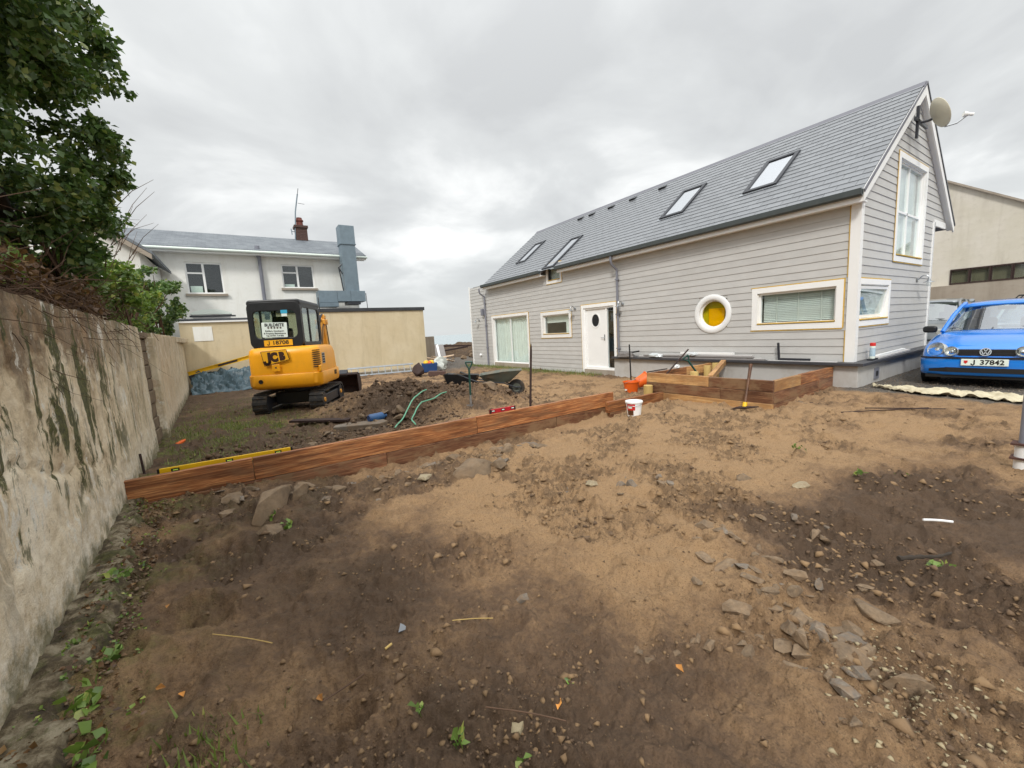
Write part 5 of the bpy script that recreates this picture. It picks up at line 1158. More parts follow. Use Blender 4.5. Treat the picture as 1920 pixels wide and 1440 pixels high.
# ---------------------------------------------------------------- cars
def car(name, label, loc, rz, paint, W=0.825, H=1.465, Ln=3.90, plate=True, rails=False, twin=True):
    """local x runs from the nose (0) to the tail, y across, z up"""
    o = thing(name, label, 'car', loc, (0, 0, rz))
    st_ = [  # x, half width, centre height, shoulder height, sill height
        (0.02, 0.52, 0.50, 0.46, 0.32), (0.05, 0.66, 0.60, 0.55, 0.25), (0.12, 0.75, 0.68, 0.62, 0.22), (0.25, 0.80, 0.755, 0.68, 0.20), (0.50, 0.822, 0.83, 0.74, 0.20), (0.80, 0.825, 0.895, 0.80, 0.20), (1.05, 0.825, 0.945, 0.85, 0.20), (1.6, 0.825, 0.94, 0.89, 0.20), (2.6, 0.825, 0.95, 0.91, 0.20), (3.3, 0.82, 0.95, 0.91, 0.22), (3.7, 0.78, 0.93, 0.89, 0.26), (3.86, 0.70, 0.86, 0.80, 0.32), (3.90, 0.60, 0.70, 0.66, 0.40)]
    kx, kw, kh = Ln/3.9, W/0.825, H/1.465; rings = []
    for x, wv, hc, hs, zb in st_:
        wv *= kw; hc *= kh; hs *= kh; x *= kx; md = (hs+zb)/2
        half = [(0.0, hc), (0.30*wv, hc-0.003), (0.58*wv, hc-0.014), (0.78*wv, hc-0.035 if hc-0.035 > hs else (hc+hs)/2+0.01), (0.92*wv, hs+0.02), (0.985*wv, hs-0.04), (wv, md+0.06), (wv, md-0.06), (0.975*wv, zb+0.06), (0.90*wv, zb), (0.5*wv, zb), (0.0, zb)]
        rings.append([Vector((x, p[0], p[1])) for p in half]+[Vector((x, -p[0], p[1])) for p in half[-2:0:-1]])
    m = MB(); m.loft(rings); bd = m.build('body', paint, o, smooth=True, ang=60)
    sm = bd.modifiers.new('sub', 'SUBSURF'); sm.levels = 1; sm.render_levels = 2
    # greenhouse
    A = dict(b0=(1.02, 0.70, 0.925), t0=(1.62, 0.55, 1.40), t1=(3.05, 0.55, 1.40), b1=(3.62, 0.66, 0.93))
    def sc(p, y=1): return Vector((p[0]*kx, p[1]*kw*y, p[2]*kh))
    m = MB(); rf = []
    for x, z, wv in ((1.58, 1.385, 0.54), (1.80, 1.435, 0.56), (2.2, 1.462, 0.565), (2.7, 1.45, 0.56), (3.12, 1.39, 0.545)):
        rf.append([Vector((x*kx, wv*kw*q, (z-0.035*abs(q)**3)*kh)) for q in (-1, -0.8, -0.45, 0, 0.45, 0.8, 1)])
    m.loft(rf, False, False); ro = m.build('roof', paint, o, smooth=True, ang=70); sl = ro.modifiers.new('sol', 'SOLIDIFY'); sl.thickness = 0.03
    m = MB(); n = 7; rows = []
    for t_ in (0, 0.35, 0.7, 1):
        rows.append([Vector(((A['b0'][0]+(A['t0'][0]-A['b0'][0])*t_+0.10*(abs(q)**2))*kx, q*(0.68+(0.54-0.68)*t_)*kw, (0.935+(1.385-0.935)*t_-0.02*abs(q)**2)*kh)) for q in np.linspace(-1, 1, n)])
    m.loft(rows, False, False); m.build('windscreen', 'car_glass', o, smooth=True, ang=80)
    m = MB(); m.add([sc((3.08, -0.54, 1.37)), sc((3.08, 0.54, 1.37)), sc((3.62, 0.64, 0.94)), sc((3.62, -0.64, 0.94))], [(0, 1, 2, 3)]); m.build('rear_screen', 'car_glass', o)
    for sy in (-1, 1):
        m = MB(); m.tube([sc((1.02+0.08, 0.71*sy, 0.90)), sc((1.40, 0.635*sy, 1.19)), sc((1.66, 0.565*sy, 1.372)), sc((1.90, 0.56*sy, 1.42))], 0.034, 8); m.build('pillar', paint, o, smooth=True)
        m = MB(); m.tube([sc((3.10, 0.555*sy, 1.385)), sc((3.62, 0.67*sy, 0.92))], 0.06, 8); m.tube([sc((2.30, 0.565*sy, 1.40)), sc((2.25, 0.75*sy, 0.90))], 0.03, 8); m.build('rear_pillar', paint, o, smooth=True)
        m = MB(); m.add([sc((1.14, 0.74*sy, 0.89)), sc((1.68, 0.575*sy, 1.37)), sc((3.05, 0.57*sy, 1.37)), sc((3.55, 0.70*sy, 0.91)), sc((2.3, 0.775*sy, 0.90))], [(0, 1, 2, 3, 4)]); m.build('side_glass', 'car_glass', o)
        m = MB(); m.prism(rrect(0.0, 0.20, 0.0, 0.13, 0.05), 'x', 0, 0.09, T(1.16*kx, (0.80*sy*kw if sy > 0 else 0.80*sy*kw-0.20), 0.885*kh)); m.build('door_mirror', 'black_plastic', o, bev=0.025, smooth=True)
        for wx in (0.72, 3.16):
            Mw = T(wx*kx, sy*(W-0.10), 0.285) @ RX(R(-90*sy))
            m = MB(); m.lathe([(0.19, -0.08), (0.27, -0.085), (0.287, -0.06), (0.287, 0.06), (0.27, 0.085), (0.19, 0.08)], 28, Mw, caps=False); wo = m.build('wheel', 'rubber', o, smooth=True)
            m = MB(); m.lathe([(0.0, 0.05), (0.06, 0.055), (0.10, 0.045), (0.185, 0.065), (0.195, 0.075), (0.195, -0.06), (0.0, -0.06)], 20, Mw); m.build('rim', 'steel', wo, smooth=True)
            m = MB(); m.lathe([(0.33, 0.04), (0.33, 0.106), (0.30, 0.106), (0.0, 0.03)], 28, Mw, caps=False); m.build('wheel_arch', 'black_plastic', o)
        # lamps
        if twin:
            hx, hy, hz_ = 0.105, 0.585, 0.635
            for q, (dy, r_, xx) in enumerate(((0.0, 0.115, hx), (-0.195, 0.078, 0.035))):
                Ml = T(xx*kx, sy*(hy+dy), (hz_-(0.03 if q else 0))*kh) @ RZ(R(-24*sy if not q else -14*sy)) @ RY(R(-72))
                m = MB(); m.lathe([(r_*0.9, -0.02), (r_, 0.02), (r_*1.06, 0.03), (r_*1.1, 0.0), (r_*1.08, -0.06)], 28, Ml, caps=False); hl = m.build('headlight', 'lamp_reflector', o, smooth=True)
                m = MB(); m.lathe([(r_*0.95, 0.0), (r_*0.55, -0.03), (0.001, -0.045)], 24, Ml, caps=False); m.build('reflector', 'lamp_reflector', hl, smooth=True)
                m = MB(); m.lathe([(r_*0.98, 0.02), (r_*0.8, 0.038), (r_*0.4, 0.05), (0.001, 0.053)], 24, Ml, caps=False); m.build('lens', 'lens_glass', hl, smooth=True)
                m = MB(); m.lathe([(r_*0.32, -0.04), (r_*0.30, 0.0), (0.001, 0.01)], 14, Ml, caps=False); m.build('bulb_shield', 'chrome', hl, smooth=True)
        else:
            m = MB(); m.box(0.10, 0.22, sy*0.62-0.14, sy*0.62+0.14, 0.60*kh, 0.74*kh); m.build('headlight', 'lamp_reflector', o, bev=0.03)
    # grille, bumper openings, badge, plate
    m = MB(); m.prism([(-0.30, 0.535), (0.30, 0.535), (0.335, 0.565), (0.345, 0.64), (-0.345, 0.64), (-0.335, 0.565)], 'x', 0.028*kx, 0.10*kx); gr_ = m.build('grille', 'black_plastic', o)
    for k in range(4):
        m = MB(); m.box(0.022*kx, 0.032*kx, -0.33, 0.33, 0.552+k*0.023, 0.560+k*0.023); m.build('grille_bar', 'dark_metal', gr_)
    rgs = []
    m = MB()
    pts = [(-0.79, 0.16), (-0.70, 0.055), (-0.45, -0.005), (0, -0.02), (0.45, -0.005), (0.70, 0.055), (0.79, 0.16), (0.82, 0.42)]
    pts = [(-0.82, 0.42)]+pts
    for z, off in ((0.20, 0.05), (0.24, 0.01), (0.34, 0.0), (0.46, 0.0), (0.505, 0.012), (0.515, 0.05)):
        rgs.append([Vector(((p[1]+off)*kx, p[0]*kw*(1-off*0.3), z*kh)) for p in pts])
    m.loft(rgs, False, False); bp = m.build('bumper', paint, o, smooth=True, ang=50)
    m = MB(); strip = [[Vector(((p[1]-0.012)*kx, p[0]*kw*1.006, z)) for p in pts] for z in (0.485*kh, 0.515*kh)]; m.loft(strip, False, False); sp_ = m.build('bumper_strip', 'black_plastic', o); q = sp_.modifiers.new('sol', 'SOLIDIFY'); q.thickness = 0.012
    m = MB(); lo = [[Vector(((p[1]-0.006)*kx, p[0]*kw*0.94, z)) for p in pts[1:-1]] for z in (0.255*kh, 0.335*kh)]; m.loft(lo, False, False); m.build('lower_intake', 'print_black', o)
    m = MB(); m.box(0.06, 0.5, -0.7*kw, 0.7*kw, 0.15, 0.205); m.build('under_tray', 'print_black', o)
    if plate:
        m = MB(); m.box(-0.042, -0.030, -0.26, 0.26, 0.375, 0.485); pl = m.build('number_plate', 'sign_white', o, bev=0.004)
        Mp = T(-0.044, 0, 0.43) @ RZ(R(-90)) @ RX(R(90))
        text('plate_text', '37842', 0.108, 'print_black', pl, Mp @ T(0.085, 0, 0), 0.001, 0.003, 0.98); glyph('plate_letter', jay(0.078, 0), 0.015, 'print_black', pl, Mp @ T(-0.125, 0, 0.0005), 0.0015)
        m = MB(); m.prism([(-0.022, 0.025), (0.022, 0.025), (0.022, -0.005), (0.0, -0.03), (-0.022, -0.005)], 'z', 0, 0.002, Mp @ T(-0.205, 0.005, 0)); m.build('plate_shield', 'print_red', pl)
        Mv = T(0.012, 0, 0.60) @ RZ(R(-90)) @ RX(R(78))
        m = MB(); m.lathe([(0.054, 0), (0.054, 0.012), (0.066, 0.012), (0.066, 0), (0.054, 0)], 32, Mv, caps=False); bg = m.build('badge', 'chrome', o, smooth=True)
        m = MB(); m.lathe([(0.0, 0.001), (0.055, 0.001)], 24, Mv, caps=False); m.build('badge_disc', 'print_black', bg)
        m = MB()
        for pth in (((-0.022, 0.048), (0.0, 0.008), (0.022, 0.048)), ((-0.047, 0.026), (-0.022, -0.044), (0.0, -0.004), (0.022, -0.044), (0.047, 0.026))):
            for a, b in zip(pth[:-1], pth[1:]):
                d = Vector((b[0]-a[0], b[1]-a[1])).normalized(); nx_, ny_ = -d.y*0.0055, d.x*0.0055
                m.prism([(a[0]+nx_, a[1]+ny_), (a[0]-nx_, a[1]-ny_), (b[0]-nx_, b[1]-ny_), (b[0]+nx_, b[1]+ny_)], 'z', 0.002, 0.009, Mv)
        m.build('badge_letters', 'chrome', bg)
    m = MB(); m.tube([Vector((1.06*kx, -0.45, 0.955*kh)), Vector((1.14*kx, 0.05, 0.985*kh)), Vector((1.11*kx, 0.30, 0.98*kh))], 0.008, 6); m.tube([Vector((1.08*kx, 0.05, 0.955*kh)), Vector((1.16*kx, 0.60, 0.965*kh))], 0.008, 6); m.build('wiper', 'black_plastic', o)
    m = MB(); m.box(1.10*kx, 3.4*kx, -0.70, 0.70, 0.40, 0.86*kh); m.build('interior', 'dark_interior', o)
    for sy in (-0.36, 0.36):
        m = MB(); m.box(1.95*kx, 2.08*kx, sy-0.22, sy+0.22, 0.80, 1.12*kh); m.box(1.96*kx, 2.05*kx, sy-0.12, sy+0.12, 1.12*kh, 1.30*kh); m.build('seat', 'grey_cloth', o, bev=0.04)
    m = MB(); m.tube([Vector((1.50*kx, 0.36+0.18*math.cos(a), (0.98+0.16*math.sin(a))*kh)) for a in np.linspace(0, 2*math.pi, 20)], 0.014, 6); m.build('steering_wheel', 'black_plastic', o)
    m = MB(); m.box(1.63*kx, 1.66*kx, -0.11, 0.11, 1.27*kh, 1.33*kh); m.build('rear_view_mirror', 'black_plastic', o, bev=0.01)
    if rails:
        for sx_ in (1.9, 2.6):
            m = MB(); m.tube([Vector((sx_*kx, -0.52*kw, 1.44*kh)), Vector((sx_*kx, -0.46*kw, 1.53*kh)), Vector((sx_*kx, 0.46*kw, 1.53*kh)), Vector((sx_*kx, 0.52*kw, 1.44*kh))], 0.018, 6); m.build('roof_bar', 'black_plastic', o)
    return o
car('parked_car', 'blue hatchback with round twin headlights parked beside the house gable', (10.16, 1.29, 0.005), 0, 'car_blue')
car('parked_car', 'grey car parked under the house overhang behind the blue hatchback', (14.75, 3.25, 0.0), 0, 'car_grey', W=0.86, H=1.62, Ln=4.3, plate=False, twin=False)
car('parked_car', 'pale silver car with roof bars directly behind the blue hatchback', (14.9, 1.20, 0.0), 0, 'car_silver', W=0.85, H=1.50, Ln=4.3, plate=False, rails=True, twin=False)
# ---------------------------------------------------------------- timber retaining boards and planter
def plank(parent, p0, p1, z0, z1, th, mat, tilt=0.0, name='plank', bev=0.006):
    a, b = Vector((p0[0], p0[1], 0)), Vector((p1[0], p1[1], 0)); L_ = (b-a).length; h = z1-z0
    m = MB(); ns = 8
    rings = [[Vector((-L_/2+L_*k/ns, y, z_)) for y, z_ in ((-th/2, -h/2), (th/2, -h/2), (th/2, h/2), (-th/2, h/2))] for k in range(ns+1)]
    g_ = random.Random(int(L_*1000)+int(z0*997))
    for r_ in rings:
        dy, dz = g_.uniform(-0.003, 0.003), g_.uniform(-0.003, 0.003)
        for q in r_: q.y += dy; q.z += dz
    m.loft(rings); o = m.build(name, mat, parent, bev=bev)
    d = (b-a).normalized(); c = (a+b)/2+Vector((0, 0, (z0+z1)/2))
    o.matrix_local = T(*c) @ RZ(math.atan2(d.y, d.x)) @ RX(tilt); return o
tw = thing('timber_edging', 'long low wall of new red-brown timber planks crossing the yard', 'timber wall', (0, 0, 0))
Yt = 5.28
plank(tw, (-1.10, Yt+0.01), (-0.045, Yt), -0.10, 0.152, 0.062, 'wood_red'); plank(tw, (-0.04, Yt), (2.775, Yt), -0.10, 0.150, 0.062, 'wood_red'); plank(tw, (2.78, Yt), (5.67, Yt-0.01), -0.095, 0.155, 0.062, 'wood_red')
plank(tw, (-0.95, Yt), (1.415, Yt), -0.36, -0.103, 0.062, 'wood_muddy'); plank(tw, (1.42, Yt-0.004), (4.29, Yt-0.004), -0.36, -0.103, 0.062, 'wood_muddy'); plank(tw, (4.30, Yt), (5.65, Yt), -0.36, -0.10, 0.062, 'wood_muddy')
for x in (0.6, 2.0, 3.4, 4.9):
    m = MB(); m.box(x-0.04, x+0.04, Yt+0.032, Yt+0.11, -0.5, 0.10); m.build('peg', 'wood_pale', tw)
t2 = thing('timber_board', 'shorter low timber board stepped forward at the house end of the edging', 'timber wall', (0, 0, 0))
plank(t2, (5.30, 5.06), (6.80, 5.02), -0.16, 0.035, 0.075, 'wood_red'); plank(t2, (5.35, 5.06), (6.74, 5.02), -0.40, -0.165, 0.07, 'wood_muddy')
pt = thing('timber_planter', 'muddy timber planter box of stacked planks against the house plinth', 'planter', (0, 0, 0))
PX, P0, P1, PE = 6.93, 3.08, 5.46, 9.265
plank(pt, (PX, 4.12), (PX, P1), 0.19, 0.375, 0.06, 'wood_pale'); plank(pt, (PX, P0-0.03), (PX, 4.115), 0.19, 0.372, 0.06, 'wood_muddy')
plank(pt, (PX, P0-0.03), (PX, 3.9), 0.0, 0.187, 0.06, 'wood_muddy'); plank(pt, (PX, 3.905), (PX, 5.0), 0.0, 0.187, 0.06, 'wood_muddy'); plank(pt, (PX, 5.005), (PX, P1), 0.0, 0.187, 0.06, 'wood_muddy')
plank(pt, (PX-0.01, P0-0.03), (PX-0.01, 5.2), -0.24, -0.003, 0.06, 'wood_pale')
plank(pt, (PX+0.031, P0), (7.9, P0), 0.19, 0.370, 0.06, 'wood_pale'); plank(pt, (7.905, P0), (PE, P0), 0.19, 0.373, 0.06, 'wood_red')
plank(pt, (PX+0.031, P0), (8.6, P0), 0.0, 0.187, 0.06, 'wood_muddy'); plank(pt, (8.605, P0), (PE, P0), 0.0, 0.187, 0.06, 'wood_muddy'); plank(pt, (PX+0.031, P0), (PE, P0), -0.24, -0.003, 0.06, 'wood_muddy')
plank(pt, (PX+0.031, P1-0.03), (8.2, P1-0.03), 0.19, 0.372, 0.06, 'wood_red'); plank(pt, (8.205, P1-0.03), (PE, P1-0.03), 0.19, 0.374, 0.06, 'wood_pale'); plank(pt, (PX+0.031, P1-0.03), (PE, P1-0.03), -0.1, 0.187, 0.06, 'wood_muddy')
for x, y, h in ((7.15, 4.55, 0.42), (8.75, 5.25, 0.36), (9.0, 5.2, 0.40), (7.1, 3.25, 0.30)):
    m = MB(); m.lathe([(0.0, -0.3), (0.075, -0.3), (0.075, h-0.006), (0.07, h), (0.0, h)], 16, T(x, y, 0)); m.build('round_post', 'timber_round', pt, smooth=True)
# earth filling in the planter
ny, nx = 40, 40; yy = np.linspace(P0+0.03, P1-0.06, ny); xx = np.linspace(PX+0.03, PE, nx); Xg, Yg = np.meshgrid(xx, yy)
Zg = -0.02+0.06*fbm(Xg, Yg, 2.2, 4, 0.6, 71)
m = MB(); m.add(np.stack([Xg, Yg, Zg], -1).reshape(-1, 3).tolist(), [(i*nx+j, i*nx+j+1, (i+1)*nx+j+1, (i+1)*nx+j) for i in range(ny-1) for j in range(nx-1)]); m.build('soil_fill', 'bank_soil', pt, smooth=True)
lp = thing('loose_plank', 'pale timber offcut lying slantwise inside the planter', 'plank', (8.55, 4.9, 0.30), (0, R(-9), R(18)))
m = MB(); m.box(-0.65, 0.65, -0.05, 0.05, -0.06, 0.06); m.build('board', 'wood_pale', lp, bev=0.006)

# ---------------------------------------------------------------- hand tools and site clutter
def lean_rod(name, label, cat, base, tip, r, mat, n=10, point=False, group=None):
    base, tip = Vector(base), Vector(tip); o = thing(name, label, cat, base, (0, 0, 0), group); v = tip-base; m = MB()
    if point: m.tube([(0, 0, 0), v*0.9, v*0.96, v], [r, r, r*0.8, r*0.2], n)
    else: m.tube([(0, 0, 0), v], r, n)
    m.build('rod', mat, o, smooth=True); return o, v
lean_rod('iron_stake', 'rusty pointed iron stake standing behind the timber edging', 'stake', (3.92, 5.50, -0.2), (4.02, 5.50, 1.16), 0.019, 'dark_rust', point=True)
lean_rod('iron_stake', 'short thin iron stake at the retaining wall end of the timber edging', 'stake', (-1.10, 6.2, -0.2), (-1.115, 6.2, 0.22), 0.012, 'dark_rust')
lean_rod('digging_bar', 'black digging bar standing behind the orange buckets', 'bar', (7.42, 6.30, -0.15), (7.40, 6.32, 0.93), 0.016, 'black_plastic')
lean_rod('iron_stake', 'rusty stake leaning out of the planter towards the house', 'stake', (7.35, 5.30, 0.32), (8.15, 5.33, 0.77), 0.016, 'dark_rust')
lean_rod('iron_bar', 'short rusty bar lying on the planter corner plank', 'bar', (6.90, 5.44, 0.392), (7.55, 5.44, 0.396), 0.012, 'dark_rust')
def spade(label, base, tip, blade=True):
    base, tip = Vector(base), Vector(tip); o = thing('spade', label, 'spade', base); v = tip-base; u = v.normalized(); side = Vector((0.83, -0.55, 0)); side = (side-u*side.dot(u)).normalized()
    m = MB(); m.tube([v*0.0, v*0.84], 0.019, 10); m.build('shaft', 'green_plastic', o, smooth=True)
    m = MB(); a = v*0.83; m.tube([a, a+u*0.03-side*0.02, v*0.95-side*0.055, v-side*0.062], 0.014, 8); m.tube([a, a+u*0.03+side*0.02, v*0.95+side*0.055, v+side*0.062], 0.014, 8); m.tube([v-side*0.066, v+side*0.066], 0.017, 8); m.build('d_handle', 'green_plastic', o, smooth=True)
    if blade:
        m = MB(); nrm = u.cross(side)
        m.loft([[-u*0.30-side*0.075, -u*0.30+side*0.075, -u*0.30+side*0.075+nrm*0.004, -u*0.30-side*0.075+nrm*0.004], [-u*0.02-side*0.09, -u*0.02+side*0.09, -u*0.02+side*0.09+nrm*0.004, -u*0.02-side*0.09+nrm*0.004]])
        m.tube([-u*0.06, u*0.16], 0.022, 8); m.build('blade', 'steel', o)
    return o
spade('green-handled spade stuck upright in the dirt behind the timber edging', (3.52, 6.85, 0.06), (3.545, 6.87, 0.85))
spade('green spade leaning inside the planter', (7.80, 4.75, 0.12), (7.55, 5.0, 0.66))
pk = thing('pickaxe', 'pickaxe with yellow collar leaning on the corner of the planter', 'pickaxe', (6.60, 3.33, gh(6.6, 3.33)+0.03))
v = Vector((0.30, 0.06, 0.68)); m = MB(); m.tube([(0, 0, 0), v*0.5, v], [0.026, 0.021, 0.026], 10); m.build('handle', 'wood_handle', pk, smooth=True)
m = MB(); m.tube([v*0.03, v*0.13], 0.034, 10); m.build('collar', 'level_yellow', pk, smooth=True)
m = MB(); m.tube([(0.10, -0.17, 0.03), (0.02, -0.08, 0.025), (0, 0, 0.01), (-0.03, 0.10, 0.0), (-0.06, 0.20, -0.04)], [0.008, 0.018, 0.026, 0.018, 0.006], 8); m.build('head', 'dark_rust', pk, smooth=True)
def level(label, p, length, rz, mat, tilt=0.0, h=0.06):
    o = thing('spirit_level', label, 'spirit level', p, (0, tilt, rz)); m = MB(); m.box(0, length, -0.014, 0.014, 0, h); b = m.build('body', mat, o, bev=0.003)
    for q in (0.12, 0.5, 0.88):
        m = MB(); m.box(length*q-0.035, length*q+0.035, -0.0155, 0.0155, h*0.3, h*0.8); m.build('window', 'print_black', o)
        m = MB(); m.tube([(length*q-0.022, -0.0165, h*0.55), (length*q+0.022, -0.0165, h*0.55)], 0.007, 8); m.build('vial', 'vial_green' if mat == 'level_yellow' else 'sign_white', o)
    for q in (0, length-0.02):
        m = MB(); m.box(q, q+0.02, -0.016, 0.016, -0.001, h+0.001); m.build('end_cap', 'print_black', o)
level('short red spirit level standing on top of the timber edging', (3.02, Yt, 0.158), 0.46, R(-1), 'level_red')
level('long yellow spirit level lying behind the timber edging near the wall', (-0.88, 5.50, 0.085), 1.25, R(-3), 'level_yellow', 0.0, 0.075)
def bucket(name, label, loc, rot, r0, r1, h, mat, rim=True):
    o = thing(name, label, 'bucket', loc, rot); m = MB()
    m.lathe([(0.0, 0.0), (r0, 0.0), (r1, h), (r1+0.012, h), (r1+0.012, h-0.02), (r1+0.004, h-0.022)] if rim else [(0, 0), (r0, 0), (r1, h)], 28, None, False)
    m.lathe([(r1-0.004, h-0.001), (r0-0.006, 0.008), (0.0, 0.008)], 28, None, False); m.build('shell', mat, o, smooth=True, ang=35); return o
o = bucket('bucket', 'orange rubble bucket standing upright by the planter', (7.18, 6.10, gh(7.18, 6.1)-0.01), (0, 0, 0), 0.125, 0.175, 0.29, 'orange_plastic')
m = MB(); m.box(-0.19, -0.16, -0.02, 0.02, 0.10, 0.13); m.build('handle_lug', 'sign_white', o)
m = MB(); m.tube([(0.19*math.cos(a), 0.19*math.sin(a), 0.27-0.09*math.sin(a)) for a in np.linspace(math.pi*1.0, math.pi*2, 12)], 0.004, 6); m.build('handle', 'steel', o)
o = bucket('bucket', 'second orange bucket tipped over behind the upright one', (7.62, 6.30, gh(7.6, 6.2)+0.16), (R(66), 0, R(58)), 0.12, 0.165, 0.28, 'orange_plastic')
m = MB(); m.tube([(0.16*math.cos(a), 0.16*math.sin(a), 0.27+0.10*math.sin(a)) for a in np.linspace(math.pi*1.0, math.pi*2, 12)], 0.004, 6); m.build('handle', 'steel', o)
m = MB(); m.lathe([(0.0, -0.15), (0.088, -0.15), (0.088, 0.225), (0.082, 0.232), (0.0, 0.232)], 20); o = m.build('post_stub', 'timber_round', None, smooth=True, loc=(6.72, 5.28, -0.08)); tag(o, 'round timber post stub beside the orange buckets', 'post')
o = bucket('pail', 'white plastic pail with red label standing in front of the timber boards', (5.50, 4.62, gh(5.50, 4.62)-0.01), (0, 0, R(-50)), 0.108, 0.135, 0.26, 'white_upvc')
m = MB(); m.lathe([(0.140, 0.262), (0.141, 0.25), (0.144, 0.25), (0.144, 0.268), (0.0, 0.268)], 28, None, False); m.build('rim_lid', 'white_upvc', o, smooth=True)
def label_patch(z0, z1, a0, a1, mat, off=0.002):
    m = MB(); n = 10; rr_ = lambda z: 0.108+0.027*z/0.26+off
    m.add([(rr_(z_)*math.cos(a), rr_(z_)*math.sin(a), z_) for z_ in (z0, z1) for a in np.linspace(a0, a1, n+1)], [(k, k+1, n+2+k, n+1+k) for k in range(n)]); return m.build('label', mat, o)
label_patch(0.12, 0.225, R(-150), R(-82), 'print_red'); label_patch(0.03, 0.12, R(-150), R(-95), 'wood_handle'); label_patch(0.15, 0.19, R(-140), R(-105), 'sign_white', 0.003)
m = MB(); m.tube([(0.145*math.cos(a), 0.145*math.sin(a), 0.245-0.05*abs(math.sin(a))) for a in np.linspace(math.pi*1.1, math.pi*1.9, 12)], 0.003, 6); m.build('handle', 'steel', o)
# blue gas bottle, boards, hose, peg
o = thing('blue_cylinder', 'small blue cylinder lying in the dirt beside the green hose', 'cylinder', (1.83, 7.2, gh(1.83, 7.2)+0.055), (0, R(90), R(12)))
m = MB(); m.lathe([(0.0, -0.14), (0.05, -0.14), (0.072, -0.11), (0.072, 0.10), (0.05, 0.14), (0.03, 0.15), (0.03, 0.19), (0, 0.19)], 18); m.build('shell', 'blue_plastic', o, smooth=True)
m = MB(); m.lathe([(0.0, -0.145), (0.06, -0.145), (0.06, -0.125), (0, -0.125)], 18); m.build('end_cap', 'crate_blue', o)
o = thing('dark_board', 'dark wet board lying flat in front of the excavator', 'board', (1.05, 8.05, gh(1.05, 8.05)+0.035), (0, R(1), R(-38))); m = MB(); m.box(-0.55, 0.55, -0.09, 0.09, -0.02, 0.02); m.build('board', 'dark_rust', o, bev=0.004)
o = thing('concrete_slab', 'broken grey concrete slab among the stones behind the edging', 'slab', (1.55, 7.2, gh(1.55, 7.2)+0.05), (R(3), R(-4), R(-42)))
m = MB(); m.prism([(-0.45, -0.1), (0.42, -0.13), (0.5, 0.02), (0.36, 0.16), (-0.3, 0.14), (-0.5, 0.05)], 'z', -0.05, 0.04); m.build('slab', 'stone_grey', o, bev=0.012)
hs = [(1.80, 6.05, 0.0), (2.05, 6.55, 0), (2.38, 7.05, 0), (2.66, 7.35, 0), (2.95, 7.62, 0)]
hs2 = [(2.12, 6.05, 0.0), (2.22, 6.5, 0), (2.42, 6.88, 0), (2.75, 7.12, 0), (3.05, 7.3, 0), (3.32, 7.5, 0)]
def smooth_path(p, n=16):
    p = [Vector(q) for q in p]; out_ = []
    for i in range(len(p)-1):
        a, b, c, d = p[max(i-1, 0)], p[i], p[i+1], p[min(i+2, len(p)-1)]
        for k in range(n):
            t_ = k/n; out_.append(0.5*((2*b)+(c-a)*t_+(2*a-5*b+4*c-d)*t_*t_+(3*b-a-3*c+d)*t_**3))
    out_ = [Vector((q.x, q.y, max(q.z, max(gh(q.x+ox, q.y+oy) for ox in (-0.05, 0.05) for oy in (-0.05, 0.05))+0.02))) for q in out_]
    zz_ = [max(q.z for q in out_[max(0, i-5):i+6]) for i in range(len(out_))]; zz_ = [sum(zz_[max(0, i-5):i+6])/len(zz_[max(0, i-5):i+6]) for i in range(len(zz_))]
    out_ = [Vector((q.x, q.y, z_)) for q, z_ in zip(out_, zz_)]
    return out_+[out_[-1]+(out_[-1]-out_[-2])]
for q, lb in ((hs, 'green hose length running straight up the dirt heap'), (hs2, 'green hose length curling right over the dirt heap')):
    m = MB(); m.tube(smooth_path(q), 0.0115, 8); tag(m.build('garden_hose', 'green_hose', None, smooth=True), lb, 'hose')
m = MB(); m.prism([(-0.08, -0.03), (0.06, -0.035), (0.10, 0.0), (0.05, 0.03), (-0.07, 0.03)], 'z', 0, 0.03); o = m.build('orange_offcut', 'orange_plastic', None, bev=0.005, loc=(-1.0, 8.4, gh(-1.0, 8.4)+0.01)); o.rotation_euler = (0.1, -0.2, 0.9); tag(o, 'bright orange plastic offcut on the ground by the block pier', 'plastic scrap')
# wheelbarrow
wb = thing('wheelbarrow', 'grey-green wheelbarrow resting on the dirt heap, wheel towards the house', 'wheelbarrow', (5.36, 8.02, gh(5.36, 8.02)-0.02), (0, R(3), R(-33)))
Mw = T(0, 0, 0.19) @ RX(R(90))
m = MB(); m.lathe([(0.10, -0.035), (0.17, -0.045), (0.195, -0.02), (0.195, 0.02), (0.17, 0.045), (0.10, 0.035)], 26, Mw, False); wo = m.build('wheel', 'rubber', wb, smooth=True)
m = MB(); m.lathe([(0.0, -0.05), (0.03, -0.05), (0.035, -0.02), (0.115, -0.035), (0.115, 0.035), (0.035, 0.02), (0.03, 0.05), (0, 0.05)], 22, Mw); m.build('rim', 'barrow_grey', wo, smooth=True)
m = MB()
for sy in (-1, 1): m.tube([(0.10, sy*0.08, 0.21), (-0.02, sy*0.09, 0.20), (-0.30, sy*0.17, 0.31), (-0.95, sy*0.25, 0.36), (-1.35, sy*0.29, 0.52)], 0.016, 8); m.tube([(-0.78, sy*0.24, 0.35), (-0.84, sy*0.25, 0.02), (-0.70, sy*0.24, 0.02)], 0.014, 8)
m.build('frame', 'dark_metal', wb, smooth=True)
for sy in (-1, 1):
    m = MB(); m.tube([(-1.22, sy*0.28, 0.47), (-1.38, sy*0.292, 0.53)], 0.021, 8); m.build('grip', 'black_plastic', wb, smooth=True)
